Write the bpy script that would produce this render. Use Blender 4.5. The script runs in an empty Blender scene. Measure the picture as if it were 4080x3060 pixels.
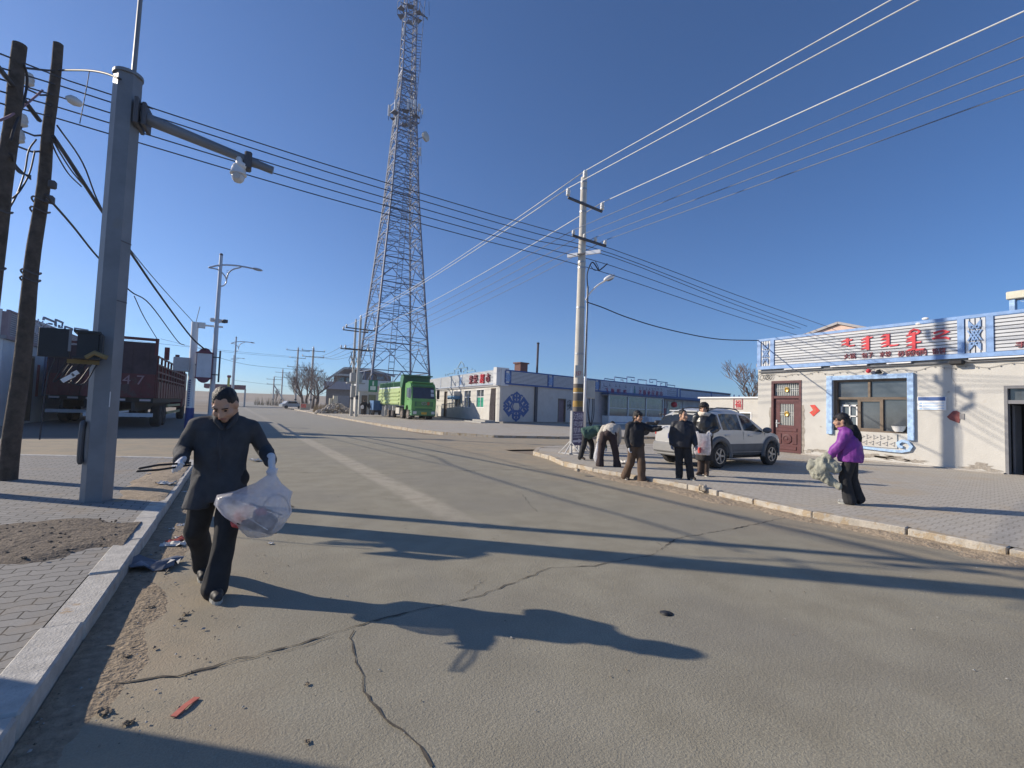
import bpy, bmesh, math, random
import numpy as np
from mathutils import Vector, Matrix, noise, Quaternion

random.seed(7)
S = bpy.context.scene
COL = S.collection
PI = math.pi
rad = math.radians

# ---------------------------------------------------------------- camera
W, H, F, EYE = 4080, 3060, 1880.0, 1.5


def cam_axes(yaw, pitch, roll):
    cy, sy, cp, sp = math.cos(yaw), math.sin(yaw), math.cos(pitch), math.sin(pitch)
    f = Vector((sy * cp, cy * cp, sp))
    r = Vector((cy, -sy, 0))
    u = r.cross(f)
    c, s = math.cos(roll), math.sin(roll)
    return c * r + s * u, c * u - s * r, f


CR, CU, CF = cam_axes(rad(29.9), rad(2.99), rad(1.95))
cd = bpy.data.cameras.new('camera')
cd.sensor_fit = 'HORIZONTAL'
cd.sensor_width = 36
cd.lens = F / W * 36
cd.clip_start = .05
cd.clip_end = 6000
cam = bpy.data.objects.new('camera', cd)
COL.objects.link(cam)
cam.matrix_world = Matrix(((CR.x, CU.x, -CF.x, 0), (CR.y, CU.y, -CF.y, 0), (CR.z, CU.z, -CF.z, EYE), (0, 0, 0, 1)))
S.camera = cam

# ---------------------------------------------------------------- light
SUN_EL, SUN_AZ = rad(24.2), math.atan2(-.759, .651)      # azimuth from +Y towards +X
wd = bpy.data.worlds.new('World')
S.world = wd
wd.use_nodes = True
nt = wd.node_tree
bg = nt.nodes['Background']
sky = nt.nodes.new('ShaderNodeTexSky')
sky.sky_type = 'NISHITA'
sky.sun_disc = False
sky.sun_elevation = SUN_EL
sky.sun_rotation = SUN_AZ
sky.altitude = 1200
sky.air_density = 1.0
sky.dust_density = .8
sky.ozone_density = 9
nt.links.new(sky.outputs[0], bg.inputs[0])
bg.inputs[1].default_value = .092
sd = bpy.data.lights.new('sun', 'SUN')
sd.energy = 4.0
sd.angle = rad(.55)
sd.color = (1, .885, .73)
sun = bpy.data.objects.new('sun', sd)
COL.objects.link(sun)
to_sun = Vector((math.sin(SUN_AZ) * math.cos(SUN_EL), math.cos(SUN_AZ) * math.cos(SUN_EL), math.sin(SUN_EL)))
sun.rotation_euler = to_sun.to_track_quat('Z', 'Y').to_euler()
sun.location = to_sun * 60
S.view_settings.view_transform = 'Standard'
S.view_settings.look = 'None'
S.view_settings.exposure = .58
S.view_settings.gamma = 1.0
S.cycles.max_bounces = 6
S.cycles.transparent_max_bounces = 12

# ---------------------------------------------------------------- survey: the picture's rays give true positions
EYEP = Vector((0, 0, EYE))


def ray(u, v):
    return CF + (u - W / 2) / F * CR - (v - H / 2) / F * CU


def G(u, v, z=0):
    d = ray(u, v)
    return EYEP + d * ((z - EYE) / d.z)


def PX(u, v, x):
    d = ray(u, v)
    return EYEP + d * (x / d.x)


def PY(u, v, y):
    d = ray(u, v)
    return EYEP + d * (y / d.y)


def PR(u, v, D):
    d = ray(u, v)
    return EYEP + d * (D / math.hypot(d.x, d.y))


# ---------------------------------------------------------------- materials
MATS = {}


def mat(name, rgb, rough=.7, metal=0.0, var=.12, scale=4.0, bump=0.0, bscale=60.0, spec=.4, emit=0, rgb2=None, thr=None, fine=0.0):
    """procedural paint/stone/cloth: base colour broken by two noises; rgb2 + thr adds worn patches"""
    if name in MATS:
        return MATS[name]
    m = bpy.data.materials.new(name)
    m.use_nodes = True
    n, l = m.node_tree.nodes, m.node_tree.links
    b = n['Principled BSDF']
    b.inputs['Roughness'].default_value = rough
    b.inputs['Metallic'].default_value = metal
    b.inputs['Specular IOR Level'].default_value = spec
    tc = n.new('ShaderNodeTexCoord')
    ns = n.new('ShaderNodeTexNoise')
    ns.inputs['Scale'].default_value = scale
    ns.inputs['Detail'].default_value = 6
    ns.inputs['Roughness'].default_value = .65
    l.new(tc.outputs['Object'], ns.inputs['Vector'])
    mx = n.new('ShaderNodeMix')
    mx.data_type = 'RGBA'
    mx.inputs[6].default_value = (*[c * (1 - var) for c in rgb], 1)
    mx.inputs[7].default_value = (*[min(1, c * (1 + var)) for c in rgb], 1)
    mr = n.new('ShaderNodeMapRange')
    mr.inputs[1].default_value = .3
    mr.inputs[2].default_value = .7
    l.new(ns.outputs[0], mr.inputs[0])
    l.new(mr.outputs[0], mx.inputs[0])
    out = mx.outputs[2]
    if rgb2 is not None:
        n2 = n.new('ShaderNodeTexNoise')
        n2.inputs['Scale'].default_value = scale * .6
        n2.inputs['Detail'].default_value = 9
        n2.inputs['Roughness'].default_value = .7
        l.new(tc.outputs['Object'], n2.inputs['Vector'])
        r2 = n.new('ShaderNodeMapRange')
        r2.inputs[1].default_value = thr
        r2.inputs[2].default_value = thr + .05
        l.new(n2.outputs[0], r2.inputs[0])
        m2 = n.new('ShaderNodeMix')
        m2.data_type = 'RGBA'
        m2.inputs[7].default_value = (*rgb2, 1)
        l.new(r2.outputs[0], m2.inputs[0])
        l.new(out, m2.inputs[6])
        out = m2.outputs[2]
    l.new(out, b.inputs['Base Color'])
    if emit:
        l.new(out, b.inputs['Emission Color'])
        b.inputs['Emission Strength'].default_value = emit
    if bump:
        nb = n.new('ShaderNodeTexNoise')
        nb.inputs['Scale'].default_value = bscale
        nb.inputs['Detail'].default_value = 5
        l.new(tc.outputs['Object'], nb.inputs['Vector'])
        bp = n.new('ShaderNodeBump')
        bp.inputs['Strength'].default_value = bump
        bp.inputs['Distance'].default_value = .02
        l.new(nb.outputs[0], bp.inputs['Height'])
        l.new(bp.outputs[0], b.inputs['Normal'])
    MATS[name] = m
    return m


def film(name, rgb, alpha, rough=.25):
    """thin translucent plastic"""
    if name in MATS:
        return MATS[name]
    m = bpy.data.materials.new(name)
    m.use_nodes = True
    n, l = m.node_tree.nodes, m.node_tree.links
    b = n['Principled BSDF']
    b.inputs['Base Color'].default_value = (*rgb, 1)
    b.inputs['Roughness'].default_value = rough
    tl = n.new('ShaderNodeBsdfTranslucent')
    tl.inputs[0].default_value = (*rgb, 1)
    tr = n.new('ShaderNodeBsdfTransparent')
    m1 = n.new('ShaderNodeMixShader')
    m1.inputs[0].default_value = .5
    l.new(b.outputs[0], m1.inputs[1])
    l.new(tl.outputs[0], m1.inputs[2])
    m2 = n.new('ShaderNodeMixShader')
    tc = n.new('ShaderNodeTexCoord')
    ns = n.new('ShaderNodeTexNoise')
    ns.inputs['Scale'].default_value = 14
    ns.inputs['Detail'].default_value = 5
    l.new(tc.outputs['Object'], ns.inputs['Vector'])
    mr = n.new('ShaderNodeMapRange')
    mr.inputs[1].default_value = .35
    mr.inputs[2].default_value = .7
    mr.inputs[3].default_value = alpha * .75
    mr.inputs[4].default_value = min(1, alpha * 1.3)
    l.new(ns.outputs[0], mr.inputs[0])
    l.new(mr.outputs[0], m2.inputs[0])
    l.new(tr.outputs[0], m2.inputs[1])
    l.new(m1.outputs[0], m2.inputs[2])
    l.new(m2.outputs[0], n['Material Output'].inputs[0])
    bp = n.new('ShaderNodeBump')
    bp.inputs['Strength'].default_value = .5
    bp.inputs['Distance'].default_value = .02
    l.new(ns.outputs[0], bp.inputs['Height'])
    l.new(bp.outputs[0], b.inputs['Normal'])
    MATS[name] = m
    return m


# ---------------------------------------------------------------- mesh collecting
def ortho(d):
    d = Vector(d).normalized()
    a = Vector((0, 0, 1)) if abs(d.z) < .9 else Vector((1, 0, 0))
    x = a.cross(d).normalized()
    return x, d.cross(x)


class MB:
    def __init__(s):
        s.v, s.f, s.mi, s.cur = [], [], [], 0

    def add(s, vs, fs):
        o = len(s.v)
        s.v += [tuple(p) for p in vs]
        s.f += [tuple(i + o for i in f) for f in fs]
        s.mi += [s.cur] * len(fs)
        return s

    def poly(s, pts):
        return s.add(pts, [tuple(range(len(pts)))])

    def box(s, c, d, M=None, ch=0.0):
        """box centre c, full size d, optional 3x3 rotation, chamfer ch"""
        hx, hy, hz = d[0] / 2, d[1] / 2, d[2] / 2
        c = Vector(c)
        ch = min(ch, hx * .9, hy * .9, hz * .9)
        if ch <= 0:
            vs = [Vector((x, y, z)) for x in (-hx, hx) for y in (-hy, hy) for z in (-hz, hz)]
            fs = [(0, 1, 3, 2), (4, 6, 7, 5), (0, 4, 5, 1), (2, 3, 7, 6), (0, 2, 6, 4), (1, 5, 7, 3)]
        else:
            vs, idx = [], {}
            for x in (-1, 1):
                for y in (-1, 1):
                    for z in (-1, 1):
                        for k in range(3):
                            p = [x * (hx - ch), y * (hy - ch), z * (hz - ch)]
                            p[k] = (x * hx, y * hy, z * hz)[k]
                            idx[(x, y, z, k)] = len(vs)
                            vs.append(Vector(p))
            fs = []
            for k in range(3):
                a, b = [(1, 2), (2, 0), (0, 1)][k]
                for sg in (-1, 1):
                    q = []
                    for sa, sb in ((-1, -1), (1, -1), (1, 1), (-1, 1)):
                        t = [0, 0, 0]
                        t[k], t[a], t[b] = sg, sa, sb
                        q.append(idx[(*t, k)])
                    fs.append(tuple(q if sg > 0 else q[::-1]))
            for a in range(3):                       # edges
                b, e = (a + 1) % 3, (a + 2) % 3
                for sb in (-1, 1):
                    for se in (-1, 1):
                        t0, t1 = [0, 0, 0], [0, 0, 0]
                        t0[a], t0[b], t0[e] = -1, sb, se
                        t1[a], t1[b], t1[e] = 1, sb, se
                        q = (idx[(*t0, b)], idx[(*t1, b)], idx[(*t1, e)], idx[(*t0, e)])
                        fs.append(q if sb * se < 0 else q[::-1])
            for x in (-1, 1):
                for y in (-1, 1):
                    for z in (-1, 1):
                        q = tuple(idx[(x, y, z, k)] for k in range(3))
                        fs.append(q if x * y * z > 0 else q[::-1])
        if M is not None:
            vs = [M @ p for p in vs]
        return s.add([c + p for p in vs], fs)

    def bx(s, x0, x1, y0, y1, z0, z1, ch=0.0):
        return s.box(((x0 + x1) / 2, (y0 + y1) / 2, (z0 + z1) / 2), (abs(x1 - x0), abs(y1 - y0), abs(z1 - z0)), None, ch)

    def tube(s, pts, r, n=8, cap=True, squash=None):
        pts = [Vector(p) for p in pts]
        k = len(pts)
        rs = list(r) if hasattr(r, '__len__') else [r] * k
        x = None
        vs = []
        for i, p in enumerate(pts):
            d = (pts[min(i + 1, k - 1)] - pts[max(i - 1, 0)])
            if d.length < 1e-9:
                d = Vector((0, 0, 1))
            d.normalize()
            if x is None:
                x, y = ortho(d)
            else:
                x = (x - d * x.dot(d))
                if x.length < 1e-6:
                    x, y = ortho(d)
                x.normalize()
                y = d.cross(x)
            for j in range(n):
                a = 2 * PI * (j + .5) / n
                vs.append(p + (x * math.cos(a) + y * math.sin(a)) * rs[i])
        fs = [(i * n + j, i * n + (j + 1) % n, (i + 1) * n + (j + 1) % n, (i + 1) * n + j) for i in range(k - 1) for j in range(n)]
        if cap:
            fs += [tuple(range(n - 1, -1, -1)), tuple((k - 1) * n + j for j in range(n))]
        return s.add(vs, fs)

    def bar(s, a, b, w, h=None, up=(0, 0, 1)):
        """rectangular bar from a to b, w across, h along up"""
        a, b = Vector(a), Vector(b)
        h = w if h is None else h
        d = (b - a).normalized()
        u = Vector(up)
        if abs(d.dot(u.normalized())) > .95:
            u = Vector((1, 0, 0)) if abs(d.x) < .9 else Vector((0, 1, 0))
        x = d.cross(u).normalized()
        z = x.cross(d)
        vs = [p + x * (i * w / 2) + z * (j * h / 2) for p in (a, b) for i, j in ((-1, -1), (1, -1), (1, 1), (-1, 1))]
        return s.add(vs, [(3, 2, 1, 0), (4, 5, 6, 7), (0, 1, 5, 4), (1, 2, 6, 5), (2, 3, 7, 6), (3, 0, 4, 7)])

    def prism(s, pts, o, x, y, d):
        """2-D outline pts placed at o with axes x, y and thickness d along x cross y"""
        o, x, y = Vector(o), Vector(x), Vector(y)
        n = x.cross(y).normalized() * d
        k = len(pts)
        a = [o + x * p[0] + y * p[1] for p in pts]
        vs = a + [p + n for p in a]
        return s.add(vs, [tuple(range(k - 1, -1, -1)), tuple(range(k, 2 * k))] + [(i, (i + 1) % k, k + (i + 1) % k, k + i) for i in range(k)])

    def ribbon(s, pts, w, o, x, y, d, closed=False):
        """flat strip of width w along a 2-D polyline, raised d"""
        P = [Vector((p[0], p[1])) for p in pts]
        k = len(P)
        L, R_ = [], []
        for i in range(k):
            a = P[(i - 1) % k] if (closed or i > 0) else None
            b = P[(i + 1) % k] if (closed or i < k - 1) else None
            d1 = (P[i] - a).normalized() if a is not None else None
            d2 = (b - P[i]).normalized() if b is not None else None
            if d1 is None:
                d1 = d2
            if d2 is None:
                d2 = d1
            n1, n2 = Vector((-d1.y, d1.x)), Vector((-d2.y, d2.x))
            m = (n1 + n2)
            m = n1 if m.length < 1e-4 else m.normalized()
            q = min(2.0, 1 / max(.3, m.dot(n1)))
            L.append(P[i] + m * (w / 2 * q))
            R_.append(P[i] - m * (w / 2 * q))
        o, x, y = Vector(o), Vector(x), Vector(y)
        nn = x.cross(y).normalized() * d
        vs = []
        for l_, r_ in zip(L, R_):
            for q in (l_, r_):
                p = o + x * q.x + y * q.y
                vs += [p, p + nn]
        fs = []
        for i in range(k if closed else k - 1):
            a, b = i * 4, ((i + 1) % k) * 4
            fs += [(a + 1, a + 3, b + 3, b + 1), (a, b, b + 2, a + 2), (a, a + 1, b + 1, b), (a + 2, b + 2, b + 3, a + 3)]
        if not closed:
            e = (k - 1) * 4
            fs += [(0, 2, 3, 1), (e, e + 1, e + 3, e + 2)]
        return s.add(vs, fs)

    def lathe(s, prof, o=(0, 0, 0), ax=(0, 0, 1), n=20, caps=True):
        o = Vector(o)
        z = Vector(ax).normalized()
        x, y = ortho(z)
        vs = [o + z * h + (x * math.cos(2 * PI * j / n) + y * math.sin(2 * PI * j / n)) * r for r, h in prof for j in range(n)]
        k = len(prof)
        fs = [(i * n + j, i * n + (j + 1) % n, (i + 1) * n + (j + 1) % n, (i + 1) * n + j) for i in range(k - 1) for j in range(n)]
        if caps:
            fs += [tuple(range(n - 1, -1, -1)), tuple((k - 1) * n + j for j in range(n))]
        return s.add(vs, fs)

    def ball(s, c, r, M=None, nu=14, nv=9):
        c = Vector(c)
        r = r if hasattr(r, '__len__') else (r, r, r)
        vs = [Vector((0, 0, -r[2]))]
        for i in range(1, nv):
            t = -PI / 2 + PI * i / nv
            vs += [Vector((r[0] * math.cos(t) * math.cos(2 * PI * j / nu), r[1] * math.cos(t) * math.sin(2 * PI * j / nu), r[2] * math.sin(t))) for j in range(nu)]
        vs.append(Vector((0, 0, r[2])))
        fs = [(0, 1 + (j + 1) % nu, 1 + j) for j in range(nu)]
        for i in range(nv - 2):
            a = 1 + i * nu
            fs += [(a + j, a + (j + 1) % nu, a + nu + (j + 1) % nu, a + nu + j) for j in range(nu)]
        e = 1 + (nv - 2) * nu
        fs += [(e + j, e + (j + 1) % nu, len(vs) - 1) for j in range(nu)]
        if M is not None:
            vs = [M @ p for p in vs]
        return s.add([c + p for p in vs], fs)

    def cap(s, a, b, ra, rb, n=12):
        """tapered limb with round ends"""
        a, b = Vector(a), Vector(b)
        d = (b - a)
        L = d.length
        d = d.normalized() if L > 1e-6 else Vector((0, 0, 1))
        pts, rs = [], []
        for t in (80, 50, 22):
            pts.append(a - d * (ra * math.sin(rad(t))))
            rs.append(ra * math.cos(rad(t)))
        pts += [a, b]
        rs += [ra, rb]
        for t in (22, 50, 80):
            pts.append(b + d * (rb * math.sin(rad(t))))
            rs.append(rb * math.cos(rad(t)))
        return s.tube(pts, rs, n)

    def limb(s, pts, rs, n=12):
        for i in range(len(pts) - 1):
            s.cap(pts[i], pts[i + 1], rs[i], rs[i + 1], n)
        return s

    def loft(s, rings, n=20):
        """rings: (centre, rx, ry[, yaw]) horizontal-ish ellipses stacked; closed at both ends"""
        vs = []
        for r in rings:
            c = Vector(r[0])
            M = r[3] if len(r) > 3 else Matrix.Identity(3)
            vs += [c + M @ Vector((r[1] * math.cos(2 * PI * j / n), r[2] * math.sin(2 * PI * j / n), 0)) for j in range(n)]
        k = len(rings)
        fs = [(i * n + j, i * n + (j + 1) % n, (i + 1) * n + (j + 1) % n, (i + 1) * n + j) for i in range(k - 1) for j in range(n)]
        fs += [tuple(range(n - 1, -1, -1)), tuple((k - 1) * n + j for j in range(n))]
        return s.add(vs, fs)

    def mesh(s, name):
        me = bpy.data.meshes.new(name)
        me.from_pydata(s.v, [], s.f)
        return me


def wm(o):
    B = Matrix.Translation(o.location) @ o.rotation_euler.to_matrix().to_4x4()
    return wm(o.parent) @ o.matrix_parent_inverse @ B if o.parent else B


def link(o, parent=None, world=True):
    COL.objects.link(o)
    if parent is not None:
        o.parent = parent
        if world:                                   # built in world coordinates: keep it where it is
            o.matrix_parent_inverse = wm(parent).inverted()
    return o


def obj(name, mb, m, parent=None, smooth=False, world=True, angle=None):
    me = mb.mesh(name) if isinstance(mb, MB) else mb
    for q in (m if isinstance(m, (list, tuple)) else [m]):
        me.materials.append(q)
    if isinstance(mb, MB) and any(mb.mi):
        me.polygons.foreach_set('material_index', mb.mi)
    if smooth:
        me.polygons.foreach_set('use_smooth', [True] * len(me.polygons))
        if angle:
            me.set_sharp_from_angle(angle=rad(angle))
    me.update()
    return link(bpy.data.objects.new(name, me), parent, world)


def tag(o, label, cat, group=None):
    o['label'] = label
    o['category'] = cat
    if group:
        o['group'] = group
    return o


def thing(name, label, cat, loc=(0, 0, 0), rz=0, group=None):
    o = bpy.data.objects.new(name, None)
    o.location = loc
    o.rotation_euler = (0, 0, rz)
    o.empty_display_size = .2
    COL.objects.link(o)
    return tag(o, label, cat, group)


def struct(name, mb, m, kind='structure', smooth=False):
    o = obj(name, mb, m, None, smooth)
    o['kind'] = kind
    return o


def kids(o):
    return [c for c in bpy.data.objects if c.parent == o]


def copy_tree(o, loc=None, rz=None, label=None, parent=None):
    c = o.copy()
    COL.objects.link(c)
    if parent is not None:
        c.parent = parent
    if loc is not None:
        c.location = loc
    if rz is not None:
        c.rotation_euler = (0, 0, rz)
    if label:
        c['label'] = label
    for k in kids(o):
        copy_tree(k, parent=c)
    return c


def remesh(mb, voxel, smooth=4, disp=0.0, dscale=8.0, seed=0, fold=None):
    """fuse overlapping pieces into one skin"""
    me = mb.mesh('blob')
    o = bpy.data.objects.new('blob', me)
    COL.objects.link(o)
    r = o.modifiers.new('r', 'REMESH')
    r.mode = 'VOXEL'
    r.voxel_size = voxel
    if smooth:
        q = o.modifiers.new('s', 'SMOOTH')
        q.factor = .5
        q.iterations = smooth
    dg = bpy.context.evaluated_depsgraph_get()
    out = bpy.data.meshes.new_from_object(o.evaluated_get(dg))
    bpy.data.objects.remove(o)
    bpy.data.meshes.remove(me)
    if disp:
        off = Vector((seed * 7.3, seed * 3.1, seed * 1.7))
        nn = [v.normal.copy() for v in out.vertices]
        for v, n_ in zip(out.vertices, nn):
            p = v.co + off
            q = Vector((p.x * dscale, p.y * dscale, p.z * dscale * .55))
            a = noise.noise(q) + .5 * noise.noise(q * 2.3)
            rdg = 1 - abs(noise.noise(q * 1.3 + Vector((9, 9, 9)))) * 2
            v.co += n_ * disp * (a * .7 + rdg * .5)
    return out


def text(s, name, m, parent, c, xd, w, h, depth=.02, font_scale=None, up=(0, 0, 1)):
    """raised lettering centred on c, running along xd, stretched to w x h"""
    cu = bpy.data.curves.new(name, 'FONT')
    cu.body = s
    cu.align_x = 'LEFT'
    o = bpy.data.objects.new(name, cu)
    cu.extrude = .01
    cu.resolution_u = 2
    COL.objects.link(o)
    dg = bpy.context.evaluated_depsgraph_get()
    me = bpy.data.meshes.new_from_object(o.evaluated_get(dg))
    bpy.data.objects.remove(o)
    n = len(me.vertices)
    co = np.empty(n * 3)
    me.vertices.foreach_get('co', co)
    co = co.reshape(-1, 3)
    lo, hi = co.min(0), co.max(0)
    sx, sy = w / (hi[0] - lo[0]), h / (hi[1] - lo[1])
    X, U = Vector(xd).normalized(), Vector(up).normalized()
    N = X.cross(U)
    mid = (lo + hi) / 2
    A = np.array([X, U, N])
    q = np.stack([(co[:, 0] - mid[0]) * sx, (co[:, 1] - mid[1]) * sy, (co[:, 2] - lo[2]) / (hi[2] - lo[2]) * depth], 1)
    out = q @ A + np.array(c)
    me.vertices.foreach_set('co', out.ravel())
    return obj(name, me, m, parent)


def wire(name, pts_or_a, b=None, sag=0.0, r=.012, m=None, label='', group=None, n=16, parent=None, cat='cable'):
    if b is None:
        pts = [Vector(p) for p in pts_or_a]
    else:
        a, b = Vector(pts_or_a), Vector(b)
        pts = [a.lerp(b, t / n) - Vector((0, 0, sag * 4 * (t / n) * (1 - t / n))) for t in range(n + 1)]
    o = obj(name, MB().tube(pts, r, 5), m, parent, True)
    if parent is None:
        tag(o, label, cat, group)
    return o


def spline(pts, k=6):
    P = [Vector(p) for p in pts]
    P = [P[0] * 2 - P[1]] + P + [P[-1] * 2 - P[-2]]
    out = []
    for i in range(1, len(P) - 2):
        for j in range(k):
            t = j / k
            a, b, c, d = P[i - 1:i + 3]
            out.append(.5 * ((2 * b) + (c - a) * t + (2 * a - 5 * b + 4 * c - d) * t * t + (3 * b - a - 3 * c + d) * t ** 3))
    out.append(P[-2])
    return out
# ================================================================ setting: ground, road, pavements, hills
M_asph = bpy.data.materials.new('asphalt')
M_asph.use_nodes = True
n, l = M_asph.node_tree.nodes, M_asph.node_tree.links
b = n['Principled BSDF']
tc = n.new('ShaderNodeTexCoord')


def nz(scale, detail=6, rough=.6, vec=None, dist=0):
    q = n.new('ShaderNodeTexNoise')
    q.inputs['Scale'].default_value = scale
    q.inputs['Detail'].default_value = detail
    q.inputs['Roughness'].default_value = rough
    q.inputs['Distortion'].default_value = dist
    l.new(vec or tc.outputs['Object'], q.inputs['Vector'])
    return q.outputs[0]


def mrange(x, a, c, d0=0.0, d1=1.0, smooth=True):
    q = n.new('ShaderNodeMapRange')
    q.interpolation_type = 'SMOOTHSTEP' if smooth else 'LINEAR'
    for i, val in ((1, a), (2, c), (3, d0), (4, d1)):
        q.inputs[i].default_value = val
    l.new(x, q.inputs[0])
    return q.outputs[0]


def mth(op, x, y=None):
    q = n.new('ShaderNodeMath')
    q.operation = op
    for i, val in ((0, x), (1, y)):
        if val is None:
            continue
        if isinstance(val, (int, float)):
            q.inputs[i].default_value = val
        else:
            l.new(val, q.inputs[i])
    return q.outputs[0]


def cmix(fac, a, c):
    q = n.new('ShaderNodeMix')
    q.data_type = 'RGBA'
    if isinstance(fac, float):
        q.inputs[0].default_value = fac
    else:
        l.new(fac, q.inputs[0])
    for i, val in ((6, a), (7, c)):
        if isinstance(val, tuple):
            q.inputs[i].default_value = (*val, 1)
        else:
            l.new(val, q.inputs[i])
    return q.outputs[2]


sx = n.new('ShaderNodeSeparateXYZ')
l.new(tc.outputs['Object'], sx.inputs[0])
X_, Y_ = sx.outputs[0], sx.outputs[1]
grit = nz(95, 3, .7)
grit2 = nz(38, 4, .6)
mid = nz(2.2, 5, .6)
big = nz(.35, 4, .55)
base = cmix(mrange(mid, .3, .7), (.33, .30, .222), (.405, .372, .28))
base = cmix(mth('MULTIPLY', mrange(big, .42, .62), .55), base, (.295, .275, .225))
base = cmix(mrange(grit, .38, .66), cmix(.36, base, (.10, .088, .075)), base)
base = cmix(mth('MULTIPLY', mrange(grit2, .58, .72), .3), base, (.48, .43, .355))
# wheel-polished bands and drifted dust
band = n.new('ShaderNodeTexNoise')
band.inputs['Scale'].default_value = 1
band.inputs['Detail'].default_value = 4
mp = n.new('ShaderNodeMapping')
mp.inputs['Scale'].default_value = (1.1, .05, 1)
l.new(tc.outputs['Object'], mp.inputs[0])
l.new(mp.outputs[0], band.inputs['Vector'])
base = cmix(mth('MULTIPLY', mrange(band.outputs[0], .5, .72), .4), base, (.26, .248, .21))
P0, P1 = G(1311, 1800), G(1868, 2089)
dv = (P1 - P0).normalized()
nx, ny = -dv.y, dv.x
dist = mth('ABSOLUTE', mth('ADD', mth('ADD', mth('MULTIPLY', X_, nx), mth('MULTIPLY', Y_, ny)), -(P0.x * nx + P0.y * ny)))
strip = mth('MULTIPLY', mrange(mth('ADD', dist, mth('MULTIPLY', mid, .25)), .42, .25), mrange(Y_, P1.y - 1.5, P1.y + 2))
base = cmix(mth('MULTIPLY', mth('MULTIPLY', strip, mrange(nz(3.5, 7, .7), .3, .62, .25, 1.0)), .52), base, (.56, .495, .39))
edge = mth('MAXIMUM', mrange(mth('ADD', X_, mth('MULTIPLY', mid, 1.2)), 1.1, .1), mrange(mth('ADD', X_, mth('MULTIPLY', mid, -2.4)), 4.4, 6.2))
dust = mth('MULTIPLY', edge, mrange(nz(1.1, 7, .68), .38, .62, .25, .9))
base = cmix(dust, base, (.385, .31, .215))
far = mrange(Y_, 12, 40)
yard = mth('MULTIPLY', mrange(Y_, 20.6, 22.2), mrange(X_, -.8, -1.6))  # mask: deeper shade over the yard, put into the asphalt colour
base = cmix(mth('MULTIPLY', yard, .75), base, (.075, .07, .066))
base = cmix(mth('MULTIPLY', far, .6), base, (.315, .31, .29))
l.new(base, b.inputs['Base Color'])
b.inputs['Roughness'].default_value = .88
b.inputs['Specular IOR Level'].default_value = .25
bp = n.new('ShaderNodeBump')
bp.inputs['Strength'].default_value = .55
bp.inputs['Distance'].default_value = .009
l.new(mth('ADD', grit, mth('MULTIPLY', grit2, .9)), bp.inputs['Height'])
l.new(bp.outputs[0], b.inputs['Normal'])


def paver_mat(name, c1, c2, joint, dirt, rot=0.0, amt=.5):
    global n, l, tc
    m = bpy.data.materials.new(name)
    m.use_nodes = True
    n, l = m.node_tree.nodes, m.node_tree.links
    b = n['Principled BSDF']
    tc = n.new('ShaderNodeTexCoord')
    mp = n.new('ShaderNodeMapping')
    mp.inputs['Rotation'].default_value = (0, 0, rot)
    l.new(tc.outputs['Object'], mp.inputs[0])
    s_ = n.new('ShaderNodeSeparateXYZ')
    l.new(mp.outputs[0], s_.inputs[0])
    # interlocking blocks: the long joints jog in a zigzag
    tri = mth('PINGPONG', mth('ADD', s_.outputs[0], .03), .11)
    jog = mrange(tri, .04, .07, -.012, .012)
    cb = n.new('ShaderNodeCombineXYZ')
    l.new(s_.outputs[0], cb.inputs[0])
    l.new(mth('ADD', s_.outputs[1], jog), cb.inputs[1])
    br = n.new('ShaderNodeTexBrick')
    br.inputs['Scale'].default_value = 1
    br.inputs['Brick Width'].default_value = .22
    br.inputs['Row Height'].default_value = .115
    br.inputs['Mortar Size'].default_value = .005
    br.inputs['Mortar Smooth'].default_value = .25
    br.inputs['Bias'].default_value = 0
    br.inputs['Color1'].default_value = (*c1, 1)
    br.inputs['Color2'].default_value = (*c2, 1)
    br.inputs['Mortar'].default_value = (*joint, 1)
    l.new(cb.outputs[0], br.inputs['Vector'])
    fine = nz(60, 4, .7)
    col = cmix(mth('MULTIPLY', mrange(fine, .35, .7), .3), br.outputs[0], tuple(c * .62 for c in c1))
    dm = mrange(nz(.75, 8, .66), .5, .68)
    col = cmix(mth('MULTIPLY', dm, amt), col, dirt)
    l.new(col, b.inputs['Base Color'])
    b.inputs['Roughness'].default_value = .85
    b.inputs['Specular IOR Level'].default_value = .25
    bp = n.new('ShaderNodeBump')
    bp.inputs['Strength'].default_value = 1
    bp.inputs['Distance'].default_value = .012
    l.new(mth('ADD', mth('MULTIPLY', mth('SUBTRACT', 1.0, br.outputs[1]), 1.0), mth('MULTIPLY', fine, .12)), bp.inputs['Height'])
    l.new(bp.outputs[0], b.inputs['Normal'])
    return m


M_pav_l = paver_mat('paver_grey', (.275, .265, .245), (.325, .312, .29), (.06, .054, .047), (.30, .245, .18), 0, .75)
M_pav_r = paver_mat('paver_pale', (.46, .425, .365), (.50, .465, .405), (.34, .305, .25), (.45, .38, .285), 0, .9)
M_kerb = mat('kerb_granite', (.47, .45, .41), .85, var=.22, scale=9, bump=.4, bscale=70, rgb2=(.42, .32, .22), thr=.6)
M_dirt = mat('dry_dirt', (.17, .138, .105), .95, var=.4, scale=14, bump=.9, bscale=45)
M_soil = mat('steppe_soil', (.24, .195, .145), .95, var=.2, scale=.05, bump=.3, bscale=3)
M_hill = mat('hill_grass', (.27, .215, .15), .95, var=.22, scale=.006)
M_litter = mat('dry_litter', (.24, .20, .15), .9, var=.5, scale=30)
M_crack = mat('crack_tar', (.09, .078, .062), .95, var=.4, scale=30)

# one ground sheet to the horizon
mb = MB()
mb.poly([(-3500, -400, -.05), (3500, -400, -.05), (3500, 4500, -.05), (-3500, 4500, -.05)])
struct('ground', mb, M_soil)

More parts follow.
